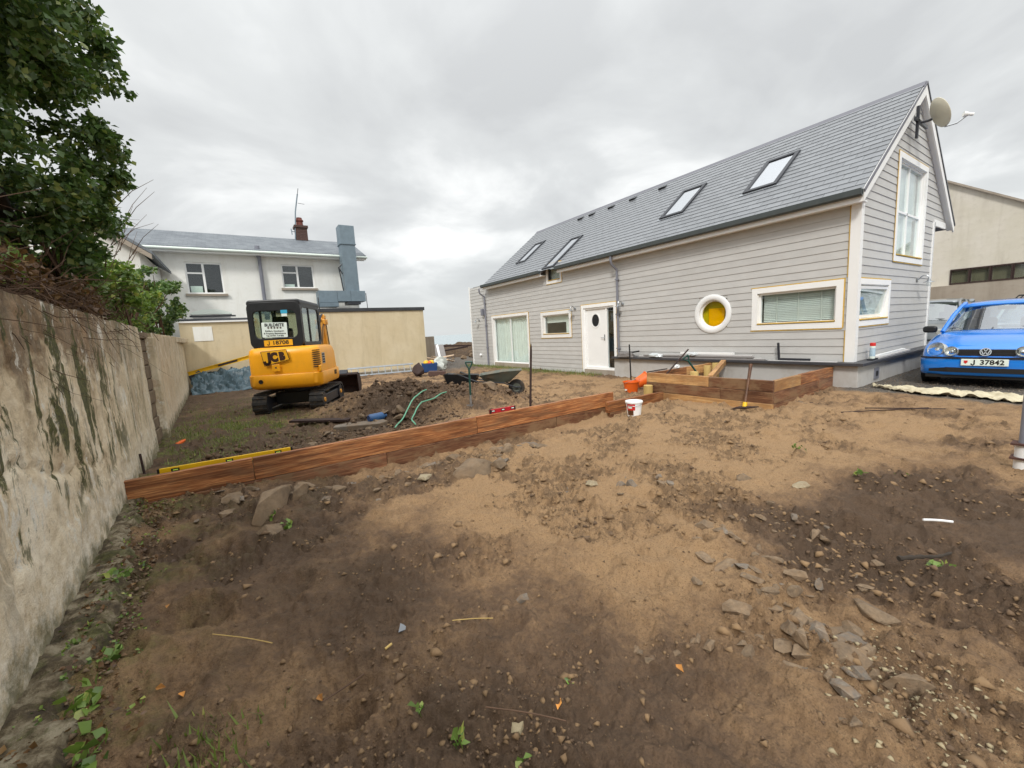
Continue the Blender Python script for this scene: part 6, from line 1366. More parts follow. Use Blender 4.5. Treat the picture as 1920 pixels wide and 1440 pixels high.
def tray(m, xs, top, bot, th=0.012):
    o1 = [Vector(p) for p in top]; b1 = [Vector(p) for p in bot]
    ot = [p*1.0+Vector((0, 0, 0)) for p in o1]; c = sum(o1, Vector())/len(o1); cb_ = sum(b1, Vector())/len(b1)
    it = [c+(p-c)*0.965 for p in o1]; ib = [cb_+(p-cb_)*0.95+Vector((0, 0, th)) for p in b1]
    m.loft([b1, o1, it, ib], True, True)
m = MB(); tray(m, None, [(0.12, -0.24, 0.62), (0.12, 0.24, 0.62), (-0.30, 0.34, 0.60), (-0.88, 0.31, 0.50), (-0.88, -0.31, 0.50), (-0.30, -0.34, 0.60)], [(-0.16, -0.13, 0.34), (-0.16, 0.13, 0.34), (-0.30, 0.17, 0.32), (-0.72, 0.16, 0.34), (-0.72, -0.16, 0.34), (-0.30, -0.17, 0.32)]); m.build('tray', 'barrow_grey', wb, bev=0.01)
tb_ = thing('builders_tub', 'shallow black builder\'s tub with earth in it beside the wheelbarrow', 'tub', (4.42, 9.05, gh(4.42, 9.05)-0.01), (R(-3), R(2), R(-33)))
m = MB(); tray(m, None, [(0.42, -0.30, 0.30), (0.46, 0.0, 0.27), (0.42, 0.30, 0.30), (-0.38, 0.30, 0.33), (-0.46, 0.0, 0.30), (-0.38, -0.30, 0.33)], [(0.30, -0.2, 0.02), (0.32, 0, 0.02), (0.30, 0.2, 0.02), (-0.30, 0.2, 0.02), (-0.32, 0, 0.02), (-0.30, -0.2, 0.02)]); m.build('tray', 'black_plastic', tb_, bev=0.015)
m = MB(); m.lathe([(0.34, 0.22), (0.26, 0.28), (0.12, 0.33), (0.0, 0.34)], 18, Matrix.Diagonal((1.05, 0.75, 1, 1)), False); m.build('earth_load', 'bank_soil', tb_, smooth=True)
# things on the stone ledge
ZL = 0.459
cn = thing('sealant_tube', 'white canister with red cap standing on the ledge at the house corner', 'canister', (9.93, HY-0.145, ZL+0.03)); m = MB(); m.lathe([(0.0, 0), (0.042, 0), (0.042, 0.25), (0.03, 0.26)], 18); m.build('tube', 'sign_white', cn, smooth=True, ang=35)
m = MB(); m.lathe([(0.044, 0.235), (0.044, 0.285), (0.036, 0.295), (0, 0.295)], 18); m.build('cap', 'print_red', cn, smooth=True, ang=35)
m = MB(); m.lathe([(0.0425, 0.04), (0.0427, 0.20)], 18, None, False); m.build('label', 'sticker_pale', cn)
def strip(label, p, length, wd, h, rz, mat, group=None, ry=0.0):
    o = thing('trim_strip', label, 'trim strip', p, (0, ry, rz), group); m = MB(); m.box(0, length, -wd/2, wd/2, 0, h); m.build('strip', mat, o, bev=0.003)
g_s = 'cladding trim strips laid along the stone ledge'
strip('dark block of offcuts under the white canister', (9.80, HY-0.145, ZL), 0.30, 0.09, 0.028, 0, 'dark_metal', g_s)
strip('bundle of pale trim strips on the gable ledge', (10.15, HY-0.13, ZL), 2.2, 0.11, 0.035, R(1), 'panel_pale', g_s)
strip('upper pale trim strip on the gable ledge bundle', (10.3, HY-0.12, ZL+0.037), 1.9, 0.06, 0.03, R(1.5), 'white_upvc', g_s)
strip('long grey trim strip lying along the yard side ledge', (HX-0.17, 4.25, ZL), 3.3, 0.045, 0.03, R(90), 'panel_grey', g_s)
strip('second grey trim strip stacked along the yard side ledge', (HX-0.11, 4.35, ZL), 3.25, 0.045, 0.045, R(90), 'panel_pale', g_s)
strip('pale trim strip on top of the ledge stack', (HX-0.13, 4.5, ZL+0.047), 2.9, 0.07, 0.03, R(90.5), 'panel_grey', g_s)
strip('top pale trim strip of the ledge stack under the porthole', (HX-0.10, 4.55, ZL+0.079), 2.6, 0.05, 0.025, R(89.5), 'panel_pale', g_s)
strip('white gutter length lying on top of the ledge stack', (HX-0.09, 4.95, ZL+0.106), 1.35, 0.06, 0.05, R(90), 'white_upvc', g_s)
strip('pale trim strip near the house corner below the long window', (HX-0.14, 3.0, ZL), 1.2, 0.08, 0.012, R(90), 'panel_pale', g_s)
sq = thing('framing_square', 'black steel framing square leaning on the ledge below the long window', 'square', (HX-0.12, 4.02, ZL+0.014), (0, 0, R(90)))
m = MB(); m.box(-0.58, 0, -0.012, 0.012, 0, 0.045); m.box(-0.04, 0.0, -0.013, 0.011, 0.045, 0.36, RY(R(4))); m.build('blade', 'dark_metal', sq)
def crumple(name, label, cat, loc, sx, sy, sz, mat, seed, rz=0, sub=3, flat=0.0):
    bm = bmesh.new(); bmesh.ops.create_icosphere(bm, subdivisions=sub, radius=1); P = np.array([v.co[:] for v in bm.verts])
    d = 0.35*np.abs(fbm(P[:, 0]+seed, P[:, 1]+P[:, 2]*0.7, 1.6, 3, 0.6, seed))+0.25*fbm(P[:, 1]+seed, P[:, 2]+P[:, 0], 3.0, 3, 0.6, seed+1)
    for v_, k in zip(bm.verts, d): v_.co *= 1+k; v_.co.z = max(v_.co.z, -0.25); v_.co.x *= sx; v_.co.y *= sy; v_.co.z *= sz
    me = bpy.data.meshes.new(name); bm.to_mesh(me); bm.free(); me.materials.append(MATS[mat])
    me.polygons.foreach_set('use_smooth', [True]*len(me.polygons)); me.set_sharp_from_angle(angle=R(28))
    o = link(name, me, None, 0, loc); o.rotation_euler = (0, 0, rz); return tag(o, label, cat)
crumple('plastic_film', 'scrap of clear plastic film on the ledge behind the planter', 'plastic film', (HX-0.17, 7.0, ZL+0.05), 0.09, 0.20, 0.07, 'clear_film', 2)
crumple('plastic_film', 'scrap of clear plastic film caught on the trim stack below the porthole', 'plastic film', (HX-0.17, 5.95, ZL+0.10), 0.06, 0.14, 0.06, 'clear_film', 5)
crumple('work_cloth', 'grey cloth hung over the ledge beside the front door', 'cloth', (HX-0.18, 8.02, ZL+0.03), 0.11, 0.30, 0.12, 'grey_cloth', 7)
o, _ = lean_rod('black_pipe', 'short black pipe poking from under the grey cloth', 'pipe', (HX-0.10, 8.1, ZL+0.10), (HX-0.17, 7.55, ZL+0.17), 0.022, 'black_plastic')
crumple('white_cup', 'small white cup on the planter\'s inner plank', 'cup', (7.9, P1-0.03, 0.40), 0.06, 0.05, 0.05, 'white_upvc', 3)

# ---------------------------------------------------------------- geotextile edge of the driveway
nu, nv = 200, 30; pth = [Vector((9.50, 2.52, 0)), Vector((9.25, 2.10, 0)), Vector((9.2, 1.5, 0)), Vector((9.1, 0.9, 0)), Vector((8.95, 0.2, 0)), Vector((8.9, -1.2, 0))]
sp_ = [q for q in [0.5*((2*pth[i])+(pth[i+1]-pth[max(i-1, 0)])*t_+(2*pth[max(i-1, 0)]-5*pth[i]+4*pth[i+1]-pth[min(i+2, 5)])*t_*t_+(3*pth[i]-pth[max(i-1, 0)]-3*pth[i+1]+pth[min(i+2, 5)])*t_**3) for i in range(5) for t_ in np.linspace(0, 1, nu//5, endpoint=False)]]
U = np.linspace(0, 1, nu)[:, None]*np.ones((1, nv)); Vv = np.linspace(0, 1, nv)[None]*np.ones((nu, 1))
Wd = 0.12+0.58*sst(0, 0.3, U)+0.14*fbm(U*9, Vv*0, 1.0, 3, 0.5, 81)
cx = np.array([q.x for q in sp_])[:, None]; cy_ = np.array([q.y for q in sp_])[:, None]
Xg = cx+(Vv-0.4)*Wd*0.95+0.03*fbm(U*20, Vv, 1.0, 2, 0.5, 83); Yg = cy_+(Vv-0.4)*Wd*0.45
Zg = height(Xg.ravel(), Yg.ravel()).reshape(Xg.shape)+0.012+0.085*np.abs(fbm(U*8+Vv*1.6, Vv*2.0, 1.4, 3, 0.6, 85))+0.02*np.abs(fbm(U*30, Vv*2.5, 1.2, 2, 0.5, 87))
m = MB(); m.add(np.stack([Xg, Yg, Zg], -1).reshape(-1, 3).tolist(), [(i*nv+j, i*nv+j+1, (i+1)*nv+j+1, (i+1)*nv+j) for i in range(nu-1) for j in range(nv-1)])
o = m.build('geotextile_membrane', 'geotextile', None, smooth=True, ang=60); tag(o, 'crumpled cream geotextile edge between the sand and the driveway', 'membrane'); q = o.modifiers.new('sol', 'SOLIDIFY'); q.thickness = 0.006
lean_rod('rusty_rod', 'long thin rusty rod lying flat on the sand near the membrane', 'rod', (7.10, 2.22, gh(7.1, 2.22)+0.015), (8.0, 1.50, gh(8.0, 1.5)+0.03), 0.008, 'dark_rust')
lean_rod('rusty_rod', 'shorter rusty rod lying alongside the long one', 'rod', (7.45, 2.05, gh(7.45, 2.05)+0.02), (8.15, 1.18, gh(8.15, 1.18)+0.02), 0.008, 'dark_rust')
ep = thing('barrier_post', 'grey and white post with rusty collars at the right edge of the yard', 'post', (5.72, 0.445, gh(5.7, 0.45)-0.02))
m = MB(); m.lathe([(0, 0), (0.055, 0), (0.055, 0.24), (0, 0.24)], 18); m.build('base', 'white_paint', ep, smooth=True, ang=35)
m = MB(); m.lathe([(0, 0.24), (0.036, 0.24), (0.036, 0.9), (0, 0.9)], 16); m.build('pole', 'pipe_grey', ep, smooth=True, ang=35)
for z_ in (0.10, 0.23):
    m = MB(); m.box(-0.075, 0.075, -0.075, 0.075, z_, z_+0.016); m.build('collar', 'rusty_iron', ep)

# ---------------------------------------------------------------- clutter along the far wall
yt = thing('yellow_beam', 'yellow scaffold beam propped on the tarpaulin heap against the extension', 'beam', (-1.62, 17.95, 0.48), (0, R(-13.5), 0)); m = MB()
m.box(0, 2.6, -0.05, 0.05, 0.11, 0.13); m.box(0, 2.6, -0.05, 0.05, 0, 0.02); m.box(0, 2.6, -0.01, 0.01, 0.02, 0.11); m.build('beam', 'level_yellow', yt)
m = MB(); m.box(0.9, 1.5, -0.055, -0.051, 0.03, 0.10); m.build('sticker', 'dark_rust', yt)
m = MB(); m.box(-0.02, 0.16, -0.08, 0.08, -0.35, -0.01); m.build('end_block', 'dark_metal', yt)
nu, nv = 60, 40; U, Vv = np.meshgrid(np.linspace(0, 1, nu), np.linspace(0, 1, nv), indexing='ij'); Xg = -1.55+2.3*U+0.08*fbm(U*4, Vv*4, 1, 3, 0.5, 90); Yg = 16.9+1.2*Vv
Zg = gh(-0.5, 17.3)+0.02+(0.40+0.35*U)*sst(0.0, 0.75, Vv)+0.30*np.abs(fbm(U*6+Vv*3, Vv*4, 1.0, 4, 0.6, 91))*sst(0, 0.2, Vv)*1.2+0.10*fbm(U*2, Vv*2, 1.0, 2, 0.5, 92)
m = MB(); m.add(np.stack([Xg, Yg, Zg], -1).reshape(-1, 3).tolist(), [(i*nv+j, i*nv+j+1, (i+1)*nv+j+1, (i+1)*nv+j) for i in range(nu-1) for j in range(nv-1)])
o = m.build('tarpaulin', 'tarp_blue', None, smooth=True, ang=30); tag(o, 'crumpled blue-grey tarpaulin heap beside the excavator', 'tarpaulin')
ld = thing('ladder', 'aluminium ladder lying on its side along the foot of the extension', 'ladder', (3.55, 17.75, gh(4, 17.7)), (R(-18), 0, R(-9)))
for z_ in (0.02, 0.34):
    m = MB(); m.box(0, 2.7, -0.03, 0.03, z_, z_+0.06); m.build('rail', 'steel', ld)
for k in range(10):
    m = MB(); m.box(0.12+k*0.27, 0.15+k*0.27, -0.014, 0.014, 0.08, 0.34); m.build('rung', 'steel', ld)
def rock_mesh(seed, flat=1.0, n=16, big=False):
    g_ = np.random.RandomState(seed); p = g_.normal(size=(n, 3)); p /= np.linalg.norm(p, axis=1)[:, None]; p *= g_.uniform(0.8, 1.1, (n, 1)); p *= np.array([1.0, g_.uniform(0.6, 0.9), g_.uniform(0.45, 0.75)*flat])
    bm = bmesh.new()
    for q in p: bm.verts.new(q*0.5)
    bmesh.ops.convex_hull(bm, input=bm.verts[:])
    bmesh.ops.dissolve_limit(bm, angle_limit=R(14), verts=bm.verts[:], edges=bm.edges[:])
    for v_ in [v_ for v_ in bm.verts if not v_.link_faces]: bm.verts.remove(v_)
    if big:
        bmesh.ops.bevel(bm, geom=bm.edges[:], offset=0.018, segments=1, affect='EDGES')
        bmesh.ops.triangulate(bm, faces=bm.faces[:]); bmesh.ops.subdivide_edges(bm, edges=bm.edges[:], cuts=2, use_grid_fill=True)
        P = np.array([v_.co[:] for v_ in bm.verts]); d = 0.022*fbm(P[:, 0]+P[:, 2]*1.3+seed, P[:, 1]-P[:, 2], 4.0, 4, 0.6, seed)
        for v_, k in zip(bm.verts, d): v_.co *= 1+k*2
    me = bpy.data.meshes.new('rock'); bm.to_mesh(me); bm.free(); return me
RM = {}
SIZEW = lambda q: 'tiny' if q < 0.06 else 'small' if q < 0.1 else 'fist-sized' if q < 0.15 else 'large'
def rock(x, y, size, label, mat='stone_brown', seed=0, flat=1.0, group=None, name='rock', sink=0.25, rot=None, big=False, asp=1.0, cat='stone'):
    key = (seed % 14, flat, mat, big)
    if key not in RM:
        me = rock_mesh(seed % 14+3, flat, 16, big); me.materials.append(MATS[mat]); RM[key] = me
    o = link(name, RM[key]); zb = min(q[2] for q in o.bound_box)*size; h = (max(q[2] for q in o.bound_box)*size-zb)
    g_ = random.Random(int(x*1000+y*77)+seed)
    o.scale = (size*asp, size, size); o.rotation_euler = rot or (g_.uniform(-0.2, 0.2), g_.uniform(-0.2, 0.2), g_.uniform(0, 6.28))
    o.location = (x, y, gh(x, y)-zb-h*sink); return tag(o, label, cat, group)
rock(5.52, 14.9, 0.62, 'big dark rusty-brown block in front of the extension corner', 'dark_rust', 2, 1.4, big=True, sink=0.1)
m = MB(); m.box(-0.32, 0.32, -0.13, 0.13, 0, 0.2); o = m.build('stone_block', 'brick_red', None, bev=0.03, loc=(6.05, 14.4, gh(6.05, 14.4)-0.02)); o.rotation_euler = (0, 0.05, -0.45); tag(o, 'squared reddish stone block lying near the extension corner', 'stone')
cr = thing('plastic_crate', 'blue plastic crate full of yellow and orange items by the extension corner', 'crate', (6.50, 16.2, gh(6.5, 16.2)), (0, 0, R(-20)))
m = MB(); m.loft([[Vector((sx*w_, sy*d_, z_)) for sx, sy in ((-1, -1), (1, -1), (1, 1), (-1, 1))] for w_, d_, z_ in ((0.28, 0.2, 0), (0.33, 0.24, 0.36), (0.31, 0.22, 0.36), (0.26, 0.18, 0.03))]); m.build('shell', 'crate_blue', cr, bev=0.01)
for k, (x, y, r_, mt) in enumerate(((-0.12, 0, 0.13, 'level_yellow'), (0.10, 0.03, 0.12, 'level_yellow'), (0.02, -0.08, 0.09, 'orange_plastic'))):
    m = MB(); m.lathe([(0.0, -r_), (r_*0.7, -r_*0.7), (r_, 0), (r_*0.7, r_*0.6), (0, r_*0.8)], 12, T(x, y, 0.38) @ RX(0.4*k)); m.build('contents', mt, cr, smooth=True)
crumple('rubble_sack', 'white rubble sack slumped beside the blue crate', 'sack', (7.05, 16.5, gh(7.05, 16.5)+0.14), 0.28, 0.24, 0.26, 'sack_white', 4)
crumple('rubble_sack', 'greenish white sack behind the blue crate', 'sack', (7.45, 17.3, gh(7.45, 17.3)+0.16), 0.30, 0.22, 0.34, 'sack_white', 9)
gb = random.Random(31)
for k in range(9):
    o = thing('timber_offcut', 'pale timber offcut in the loose pile beyond the extension corner', 'plank', (8.0+gb.uniform(-0.3, 0.7), 19.3+gb.uniform(-0.6, 0.8), gh(8.2, 19.4)+0.10+0.04*k), (gb.uniform(-0.2, 0.2), gb.uniform(-0.2, 0.2), gb.uniform(-0.4, 2.6)), 'pale offcuts beyond the extension')
    m = MB(); m.box(-0.5, 0.5, -0.06, 0.06, -0.02, 0.02); m.build('board', 'foam_pale', o)
for k in range(6):
    o = thing('dark_beam', 'dark beam lying across the rubble bank by the sea', 'beam', (9.2+gb.uniform(-1, 3), 24.5+gb.uniform(-1.2, 2), gh(10, 24.5)+0.35+0.1*k), (0, gb.uniform(-0.12, 0.12), gb.uniform(-0.3, 0.5)), 'beams on the rubble bank')
    m = MB(); m.box(-1.3, 1.3, -0.06, 0.06, -0.05, 0.05); m.build('beam', 'dark_rust', o)
for k in range(26):
    x, y = gb.uniform(8.0, 15.5), gb.uniform(21.5, 27); rock(x, y, gb.uniform(0.3, 0.75), 'brown stone in the rubble bank between the two buildings', 'stone_brown', k, 1.0, 'rubble bank stones', sink=0.1)
sb = thing('rubble_bank', 'low brown rubble bank between the buildings before the sea', 'bank', (12, 27.5, -0.2))
ny, nx = 40, 70; xx = np.linspace(-5, 8, nx); yy = np.linspace(-3.5, 3.5, ny); Xg, Yg = np.meshgrid(xx, yy); Zg = 0.95*np.exp(-0.5*(Yg/1.5)**2)+0.22*fbm(Xg, Yg, 1.1, 5, 0.6, 95)-0.1
m = MB(); m.add(np.stack([Xg, Yg, Zg], -1).reshape(-1, 3).tolist(), [(i*nx+j, i*nx+j+1, (i+1)*nx+j+1, (i+1)*nx+j) for i in range(ny-1) for j in range(nx-1)]); m.build('heap', 'bank_soil', sb, smooth=True, ang=70)
# ---------------------------------------------------------------- stones of the yard
BIG = [(1.95, 3.85, 0.56, 'largest brown boulder in the middle of the yard', 'stone_brown', 5, 1.0), (0.06, 4.12, 0.5, 'broad dark boulder half buried left of the yard centre', 'stone_brown', 8, 1.0),
       (0.30, 4.28, 0.30, 'dark boulder leaning on the broad half-buried one', 'stone_brown', 8, 1.1), (0.66, 4.32, 0.21, 'dark squarish stone below the timber edging', 'stone_brown', 3, 1.2), (1.72, 4.62, 0.22, 'dark angular stone between the edging and the largest boulder', 'stone_brown', 7, 1.1),
       (2.22, 3.72, 0.24, 'flat stone tucked behind the right side of the largest boulder', 'stone_brown', 10, 0.9), (2.62, 4.20, 0.22, 'dark stone right of the largest boulder', 'stone_brown', 2, 1.0), (3.15, 4.30, 0.34, 'flat grey slab below the timber edging', 'stone_grey', 4, 0.45),
       (0.02, 3.70, 0.26, 'pair-topped brown stone nearest the wall footing', 'stone_brown', 9, 1.0), (0.20, 3.66, 0.20, 'small flat stone beside the weeds left of centre', 'stone_grey', 12, 0.6), (-0.22, 4.72, 0.36, 'long flat slab lying at the foot of the edging', 'stone_brown', 6, 0.5), (0.08, 4.70, 0.26, 'pale tilted slab at the foot of the edging', 'stone_grey', 11, 0.7),
       (1.42, 3.92, 0.20, 'pale flat stone left of the largest boulder', 'stone_pale', 0, 0.6), (1.95, 4.75, 0.20, 'rounded pale stone against the lower timber plank', 'stone_grey', 13, 0.8), (2.85, 2.44, 0.15, 'dark pointed stone out in the open sand', 'stone_grey', 1, 1.2), (3.05, 2.25, 0.20, 'two-part dark stone in the open sand', 'stone_brown', 3, 0.9),
       (2.62, 2.72, 0.15, 'pale flat stone in the row on the open sand', 'stone_pale', 5, 0.7), (4.02, 1.53, 0.19, 'pale wedge stone at the edge of the dark soil', 'stone_pale', 7, 0.7), (3.81, 1.92, 0.16, 'brown stone beside the dark soil patch', 'stone_brown', 9, 1.0),
       (4.42, 7.72, 0.5, 'big pale brown boulder leaning on the wheelbarrow', 'stone_brown', 11, 1.2), (2.28, 7.25, 0.36, 'brown boulder on the heap beside the hose', 'stone_brown', 4, 1.1), (2.2, 0.68, 0.19, 'flat brown tile-like stone in the rubble line', 'stone_brown', 2, 0.5), (2.45, 0.60, 0.21, 'long brown stone at the right of the rubble line', 'stone_brown', 6, 0.7),
       (2.02, 0.67, 0.15, 'pale grey square stone in the rubble line', 'stone_grey', 8, 0.7), (2.02, 0.56, 0.19, 'narrow leaning slab in the rubble line', 'stone_brown', 10, 0.6), (1.17, 1.80, 0.085, 'small squared stone alone on the sand', 'stone_grey', 12, 0.9), (0.72, 1.20, 0.075, 'white lump of mortar in the near foreground', 'chip_white', 0, 0.8)]
for x, y, sz, lb, mt, sd2, fl in BIG: rock(x, y, sz, lb, mt, sd2, fl, big=sz > 0.2, asp=1.25 if sz > 0.4 else 1.0, rot=(0, 0, sd2*1.3), sink=0.35)
rk = random.Random(17)
def scatter(n, fx, smin, smax, label, group, mats=('stone_brown', 'stone_brown', 'stone_grey'), flat=(0.6, 0.9, 1.1)):
    for k in range(n):
        x, y = fx(); sz = smin+(smax-smin)*rk.random()**1.7; mt = rk.choice(mats); fl = rk.choice(flat); cw = {'stone_brown': 'brown', 'stone_grey': 'grey', 'dark_rust': 'rusty', 'clod': 'earthy'}[mt]
        lb = '%s %s %s %s' % (SIZEW(sz), cw, 'flat' if fl < 0.7 else 'angular' if fl < 1 else 'blocky', label)
        rock(x, y, sz, lb, mt, rk.randrange(14), fl, group, sink=rk.uniform(0.3, 0.6), asp=rk.uniform(0.9, 1.4))
def along(ax, ay, bx, by, sd3):
    def f():
        t_ = rk.random(); return ax+(bx-ax)*t_+rk.gauss(0, sd3), ay+(by-ay)*t_+rk.gauss(0, sd3)
    return f
scatter(78, along(2.85, 1.55, 1.75, 0.42, 0.15), 0.04, 0.17, 'stone in the rubble line at lower right', 'rubble line stones', ('stone_brown', 'stone_brown', 'stone_brown', 'stone_grey'))
scatter(16, along(3.35, 1.4, 2.7, 0.55, 0.14), 0.05, 0.15, 'stone at the edge of the dark soil patch', 'dark soil edge stones')
scatter(10, along(1.45, 1.15, 1.75, 0.8, 0.07), 0.05, 0.10, 'stone in the short row at lower centre', 'short row stones')
scatter(80, along(-0.4, 4.6, 3.2, 4.25, 0.27), 0.05, 0.21, 'stone in front of the timber edging', 'stones before the edging')
scatter(16, along(2.3, 2.95, 3.3, 2.2, 0.25), 0.04, 0.12, 'stone in the loose row across the open sand', 'stones on the open sand')
scatter(18, along(5.0, 4.3, 8.2, 2.6, 0.35), 0.05, 0.17, 'shard on the sand before the planter', 'dark shards before the planter', ('stone_brown', 'dark_rust'), (0.4, 0.5))
scatter(44, along(0.2, 6.4, 2.5, 7.3, 0.35), 0.06, 0.26, 'stone in the strip of rubble behind the timber edging', 'stones behind the edging')
scatter(40, along(2.3, 7.8, 4.8, 8.4, 0.45), 0.06, 0.24, 'stone embedded in the dirt heap', 'stones in the dirt heap', ('clod', 'stone_brown'))
scatter(14, along(-1.3, 3.4, -1.5, 7.6, 0.05), 0.08, 0.2, 'loose stone', 'tmp') if False else None
for k in range(9):
    y = rk.uniform(2.9, 6.5); o = rock(wall_x(y)-0.16, y, rk.uniform(0.12, 0.26), 'loose stone perched on top of the retaining wall', 'stone_pale', k, 0.8, 'stones on the retaining wall'); o.location.z = 1.76
# crumbs of earth, chippings and pale fragments: nobody could count these
def crumbs(name, mat, pts, smin, smax, label, seed, squash=0.7, lift=0.2):
    g_ = np.random.RandomState(seed); n = len(pts); P = np.asarray(pts, float); z_ = height(P[:, 0], P[:, 1]); sz = smin+(smax-smin)*g_.rand(n)**3
    base = np.array([(1, 0, 0), (-0.5, 0.87, 0), (-0.5, -0.87, 0), (0.2, 0.1, 1), (-0.6, 0.1, 0.7), (0.1, 0.2, -0.8)]); F = np.array([(0, 1, 3), (1, 4, 3), (1, 2, 4), (2, 3, 4), (2, 0, 3), (1, 0, 5), (2, 1, 5), (0, 2, 5)])
    a = g_.rand(n)*6.28; ca, sa = np.cos(a), np.sin(a); J = base[None]*g_.uniform(0.65, 1.35, (n, 6, 3)); J[:, :, 2] *= squash
    V = np.stack([J[:, :, 0]*ca[:, None]-J[:, :, 1]*sa[:, None], J[:, :, 0]*sa[:, None]+J[:, :, 1]*ca[:, None], J[:, :, 2]], -1)*sz[:, None, None]*0.5+np.stack([P[:, 0], P[:, 1], z_+sz*lift*squash], -1)[:, None]
    me = bpy.data.meshes.new(name); me.vertices.add(n*6); me.vertices.foreach_set('co', V.ravel()); Fi = (F[None]+np.arange(n)[:, None, None]*6).reshape(-1)
    me.loops.add(len(Fi)); me.polygons.add(len(Fi)//3); me.loops.foreach_set('vertex_index', Fi); me.polygons.foreach_set('loop_start', np.arange(len(Fi)//3)*3); me.polygons.foreach_set('loop_total', np.full(len(Fi)//3, 3)); me.update(calc_edges=True)
    me.materials.append(MATS[mat]); return tag(link(name, me), label, 'debris', None, 'stuff')
gn = np.random.RandomState(44)
CLODS = True
def polar(n, r0, r1, keep=None):
    r = r0*np.exp(gn.rand(n)*math.log(r1/r0)); a = gn.uniform(R(-18), R(88), n); x, y = r*np.sin(a), r*np.cos(a); k = (x > wall_x(y)+0.15) & ~driveway_mask(x, y).astype(bool) & (np.abs(y-Yt) > 0.06) & ~((x > 6.85) & (y > 3.0) & (y < 5.5)) & (x < 9.2)
    if keep is not None: k &= gn.rand(n) < keep(x, y)
    return np.stack([x[k], y[k]], 1)
crumbs('earth_shade_crumbs', 'clod', polar(34000, 0.7, 13, lambda x, y: 0.09+0.91*rough_mask(x, y)), 0.004, 0.024, 'loose crumbs of brown earth over the yard, dark as shade specks on the sand', 3, 0.75)  # dark grains sprinkled on smooth sand stand in for shade under crumbs
crumbs('sand_crumbs', 'clod_sand', polar(22000, 0.8, 13, lambda x, y: 0.05+0.95*rough_mask(x, y)), 0.006, 0.045, 'loose lumps of pale sandy earth over the yard', 13, 0.6, 0.05)
crumbs('earth_clods', 'clod_sand', polar(5200, 1.6, 13, lambda x, y: 0.02+0.98*rough_mask(x, y)**1.5), 0.02, 0.095, 'lumpy clods of turned sandy earth over the yard', 23, 0.5, 0.02)
crumbs('dark_clods', 'clod', polar(2600, 1.6, 13, lambda x, y: 0.01+0.99*rough_mask(x, y)**2), 0.02, 0.08, 'dark damp clods of turned earth over the yard', 24, 0.5, 0.02)
q = np.stack([gn.normal(3.4, 1.0, 1500), gn.normal(8.5, 0.8, 1500)], 1); q = q[q[:, 1] > 6.3]; crumbs('heap_clods', 'clod', q, 0.03, 0.16, 'rough clods over the dirt heap behind the edging', 27, 0.7, 0.05)
q = np.stack([gn.uniform(-0.6, 3.2, 900), gn.normal(6.5, 0.5, 900)], 1); q = q[q[:, 1] > 5.45]; crumbs('backfill_clods', 'clod', q, 0.03, 0.13, 'rough clods of backfill behind the timber edging', 28, 0.7, 0.05)
crumbs('pale_chips', 'chip_white', polar(1500, 0.7, 9, lambda x, y: 0.25+0.4*rough_mask(x, y)), 0.003, 0.010, 'tiny white stone and shell fragments in the soil', 4)
q = np.stack([1.9+gn.normal(0, 0.17, 520)+gn.rand(520)*0.25, 0.36+gn.normal(0, 0.15, 520)], 1); crumbs('mortar_rubble', 'chip_white', q, 0.004, 0.034, 'pale crushed mortar and chips at the lower right corner', 5, 0.5)
q = np.stack([gn.uniform(8.95, 15.5, 9000), gn.uniform(-2.5, 2.66, 9000)], 1); crumbs('driveway_gravel', 'stone_grey', q, 0.012, 0.04, 'grey gravel chippings over the driveway', 6)
# footing rubble along the wall
q = np.stack([np.zeros(1500), gn.uniform(0.8, 5.2, 1500)], 1); q[:, 0] = wall_x(q[:, 1])+gn.uniform(0.02, 0.34, 1500); crumbs('footing_grit', 'stone_brown', q, 0.008, 0.04, 'grit and broken mortar along the wall footing', 7, 0.7, 0.9)
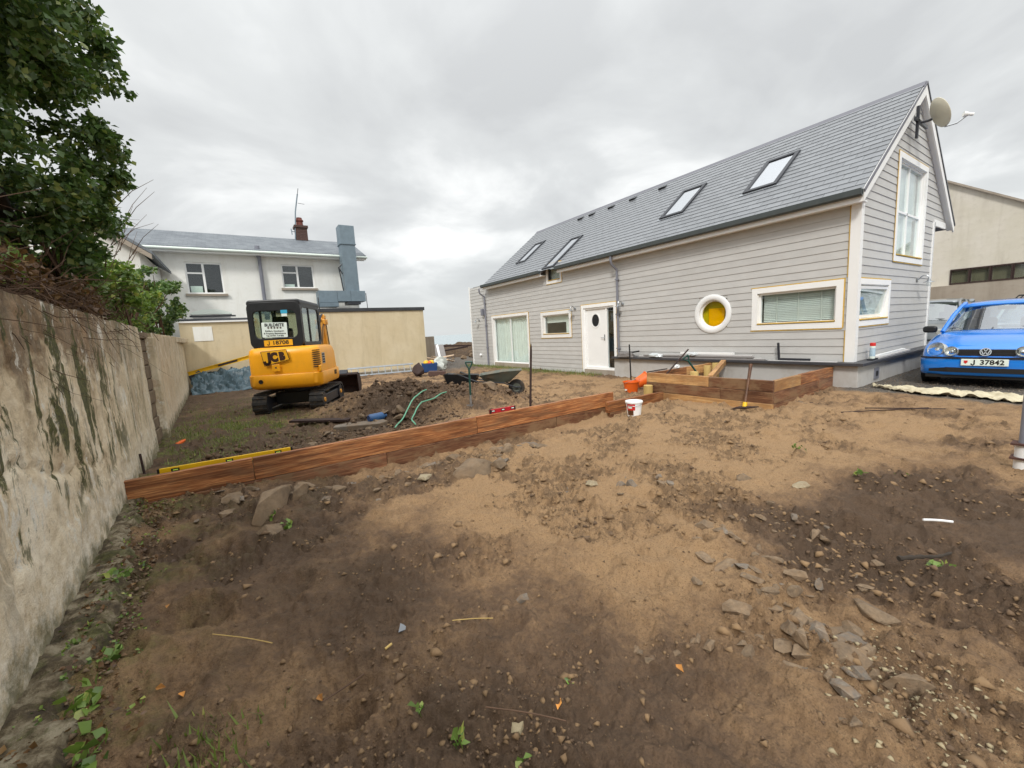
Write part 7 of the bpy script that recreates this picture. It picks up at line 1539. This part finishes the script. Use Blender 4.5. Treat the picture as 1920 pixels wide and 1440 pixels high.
# ---------------------------------------------------------------- weeds, leaves and litter
def weed(x, y, label, n=10, size=0.05, spread=0.05, h=0.04, mat='leaf_bush', group=None):
    o = thing('weed', label, 'weed', (x, y, gh(x, y)), (0, 0, 0), group)
    leaves('leaf_cluster', [((0, 0, h), (spread, spread, h), n)], size, mat, o, up=0.5, seed=int(abs(x*100+y*10))+1)
    m = MB(); g_ = random.Random(int(x*50+y*9))
    for _ in range(4): m.tube([(0, 0, 0), (g_.gauss(0, spread*0.5), g_.gauss(0, spread*0.5), h)], 0.0015, 4, False)
    m.build('stem', 'leaf_green', o, recalc=False)
for x, y, lb, n, sz, sp2, h in ((-0.86, 3.55, 'green weed growing against the wall footing by the edging', 26, 0.07, 0.09, 0.06), (-0.72, 2.30, 'leafy green weed on the footing at lower left', 26, 0.06, 0.08, 0.05), (-0.70, 2.62, 'small round-leaved weed on the footing', 12, 0.05, 0.05, 0.04), (-0.66, 2.05, 'lowest green weed on the footing at lower left', 20, 0.06, 0.09, 0.04),
        (0.99, 1.20, 'three-leaved seedling in the bottom centre soil', 5, 0.035, 0.02, 0.012), (0.50, 1.27, 'tiny grass seedling at the bottom centre', 8, 0.05, 0.015, 0.03), (0.42, 1.42, 'flat green seedling left of the white mortar lump', 6, 0.035, 0.03, 0.012), (0.66, 1.08, 'single pale green leaf at the bottom edge', 3, 0.05, 0.01, 0.012),
        (0.16, 3.72, 'weed sprouting beside the brown stones left of centre', 14, 0.05, 0.05, 0.04), (0.05, 3.98, 'weed tuft between the stones left of centre', 12, 0.05, 0.05, 0.04), (4.55, 1.28, 'small green weed in the dark soil patch', 12, 0.05, 0.05, 0.02), (5.0, 1.05, 'pair of weeds at the far edge of the dark soil', 14, 0.05, 0.07, 0.02), (3.35, 0.53, 'yellow-green moss clump near the right edge', 30, 0.04, 0.06, 0.02), (4.9, 1.9, 'lone green weed on the pale sand right of centre', 10, 0.05, 0.06, 0.02)):
    weed(x, y, lb, n, sz, sp2, h)
def blades(name, pts, hmin, hmax, label, seed, mat='blade'):
    g_ = np.random.RandomState(seed); P = np.asarray(pts); n = len(P); z_ = height(P[:, 0], P[:, 1]); a = g_.rand(n)*6.28; h = g_.uniform(hmin, hmax, n); ln = g_.uniform(0.2, 0.9, n)*h; w_ = 0.003+0.003*g_.rand(n)
    b0 = np.stack([P[:, 0]-np.sin(a)*w_, P[:, 1]+np.cos(a)*w_, z_-0.005], 1); b1 = np.stack([P[:, 0]+np.sin(a)*w_, P[:, 1]-np.cos(a)*w_, z_-0.005], 1); tp = np.stack([P[:, 0]+np.cos(a)*ln, P[:, 1]+np.sin(a)*ln, z_+h], 1)
    V = np.stack([b0, b1, tp], 1).reshape(-1, 3); me = bpy.data.meshes.new(name); me.vertices.add(3*n); me.vertices.foreach_set('co', V.ravel()); me.loops.add(3*n); me.polygons.add(n); me.loops.foreach_set('vertex_index', np.arange(3*n)); me.polygons.foreach_set('loop_start', np.arange(n)*3); me.polygons.foreach_set('loop_total', np.full(n, 3)); me.update(calc_edges=True)
    at = me.attributes.new('rnd', 'FLOAT', 'FACE'); at.data.foreach_set('value', g_.rand(n).astype(np.float32)); me.materials.append(MATS[mat]); return tag(link(name, me), label, 'grass', None, 'stuff')
P = np.concatenate([np.stack([gn.normal(-0.5, 0.6, 5200), gn.normal(9.3, 2.0, 5200)], 1), np.stack([gn.normal(0.15, 0.4, 1500), gn.normal(9.0, 0.5, 1500)], 1)]); P = P[(P[:, 0] > wall_x(P[:, 1])+0.1) & (P[:, 1] > 6.6)]
k = fbm(P[:, 0], P[:, 1], 2.2, 4, 0.6, 14) > -0.02; blades('weed_patch', P[k], 0.02, 0.09, 'patchy low weeds and grass in front of the excavator tracks', 5)
P = np.stack([gn.normal(9.1, 0.22, 3600), gn.uniform(9.0, 17.6, 3600)], 1); P = P[P[:, 0] < HX-0.04]; blades('grass_strip', P, 0.03, 0.13, 'strip of grass along the foot of the grey house', 6)
P = np.stack([gn.normal(-0.3, 0.10, 160), gn.normal(1.80, 0.12, 160)], 1); blades('grass_tuft', P, 0.02, 0.07, 'sparse grass tuft at the bottom left of the yard', 8)
P = np.stack([gn.uniform(3.2, 6.8, 500), gn.normal(18.0, 0.15, 500)], 1); blades('wall_foot_grass', P, 0.05, 0.22, 'grass growing at the foot of the tan extension', 9)
def litter(name, mat, n, size, label, seed, y0=0.9, y1=5.2):
    g_ = np.random.RandomState(seed); y_ = g_.uniform(y0, y1, n); x_ = wall_x(y_)+g_.beta(1.6, 2.0, n)*0.42+0.03; k_ = fbm(x_, y_, 2.0, 3, 0.6, seed) > -0.05; x_, y_ = x_[k_], y_[k_]; z_ = np.maximum(height(x_, y_), macro(x_, y_)+0.055*(x_-wall_x(y_) < 0.2))+0.008
    o = leaves(name, [((a_, b_, c_), (0.012, 0.012, 0.01), 3) for a_, b_, c_ in zip(x_, y_, z_)], size, mat, None, up=0.8, seed=seed); tag(o, label, 'plants', None, 'stuff')
litter('footing_moss', 'leaf_bush', 420, 0.022, 'tiny green moss and seedlings along the wall footing', 61); litter('footing_litter', 'leaf_dry', 380, 0.03, 'dead leaf litter along the wall footing', 62)
LF = [(-0.52, 2.98, 'curled orange leaf beside the footing'), (-0.42, 2.27, 'orange leaf at lower left'), (-0.50, 2.30, 'pale brown leaf next to the orange leaf at lower left'), (-0.75, 2.75, 'orange leaf lying on the footing'), (0.86, 1.12, 'reddish leaf right of the white mortar lump'), (1.42, 0.99, 'yellow-brown leaf below the short row of stones'), (0.10, 1.80, 'tiny yellow leaf in the foreground soil')]
for k, (x, y, lb) in enumerate(LF):
    m = MB(); g_ = random.Random(k); q = [(0, 0, 0.004), (0.022, 0.014, 0.016), (0.052, 0.0, 0.008), (0.022, -0.014, 0.014)]; m.add(q, [(0, 1, 2), (0, 2, 3)]); o = m.build('fallen_leaf', 'leaf_litter', None, recalc=False, loc=(x, y, gh(x, y)+0.006)); o.rotation_euler = (g_.uniform(-0.4, 0.4), 0, g_.uniform(0, 6)); tag(o, lb, 'leaf', 'fallen leaves')
q = np.stack([gn.normal(-0.4, 0.8, 500), gn.normal(9.8, 2.4, 500)], 1); q = q[(q[:, 0] > wall_x(q[:, 1])+0.1) & (q[:, 1] > 6)]; crumbs('leaf_scatter', 'leaf_litter', q, 0.02, 0.05, 'scattered dead leaves in front of the excavator', 12, 0.15)
for (x0, y0), (x1, y1), lb, r_, mt in (((-0.28, 2.36), (-0.02, 2.08), 'thin straw stalk lying in the foreground soil', 0.0022, 'timber_round'), ((0.60, 1.22), (0.82, 0.98), 'green-brown stalk at the bottom centre', 0.0025, 'twig'), ((0.10, 1.62), (0.28, 1.66), 'thin dark twig in the foreground soil', 0.003, 'twig'), ((0.70, 1.72), (0.88, 1.60), 'dry grass stem near the sand edge', 0.0022, 'timber_round')):
    m = MB(); m.tube(smooth_path([(x0, y0, 0), ((x0+x1)/2+0.01, (y0+y1)/2, 0), (x1, y1, 0)], 4)[:-1], r_, 6); tag(m.build('stalk', mt, None), lb, 'stalk')
m = MB(); m.tube(smooth_path([(2.92, 0.62, 0), (3.02, 0.56, 0.0), (3.10, 0.50, 0), (3.22, 0.46, 0)], 6)[:-1], [0.013*(1-0.03*k)*(1+0.3*math.sin(k*2.1)) for k in range(18)], 8); tag(m.build('tree_root', 'bark', None, smooth=True), 'dark piece of root lying near the right edge', 'root')
m = MB(); m.tube(smooth_path([(3.60, 0.66, 0), (3.66, 0.60, 0), (3.70, 0.53, 0)], 5)[:-1], 0.008, 6); tag(m.build('white_strip', 'white_upvc', None), 'white plastic strip on the dark soil at the right', 'plastic strip')
m = MB(); m.prism([(-0.03, -0.02), (0.03, -0.025), (0.0, 0.04)], 'z', 0, 0.004); o = m.build('slate_shard', 'slate', None, loc=(0.53, 1.98, gh(0.53, 1.98)+0.006)); tag(o, 'small blue-grey slate shard in the foreground soil', 'slate shard')
m = MB(); m.tube([(0, 0, 0), (0.035, 0.01, 0.003)], 0.006, 8); o = m.build('dowel', 'timber_round', None, loc=(0.40, 1.84, gh(0.4, 1.84)+0.008)); tag(o, 'short pale wooden dowel in the foreground soil', 'dowel')
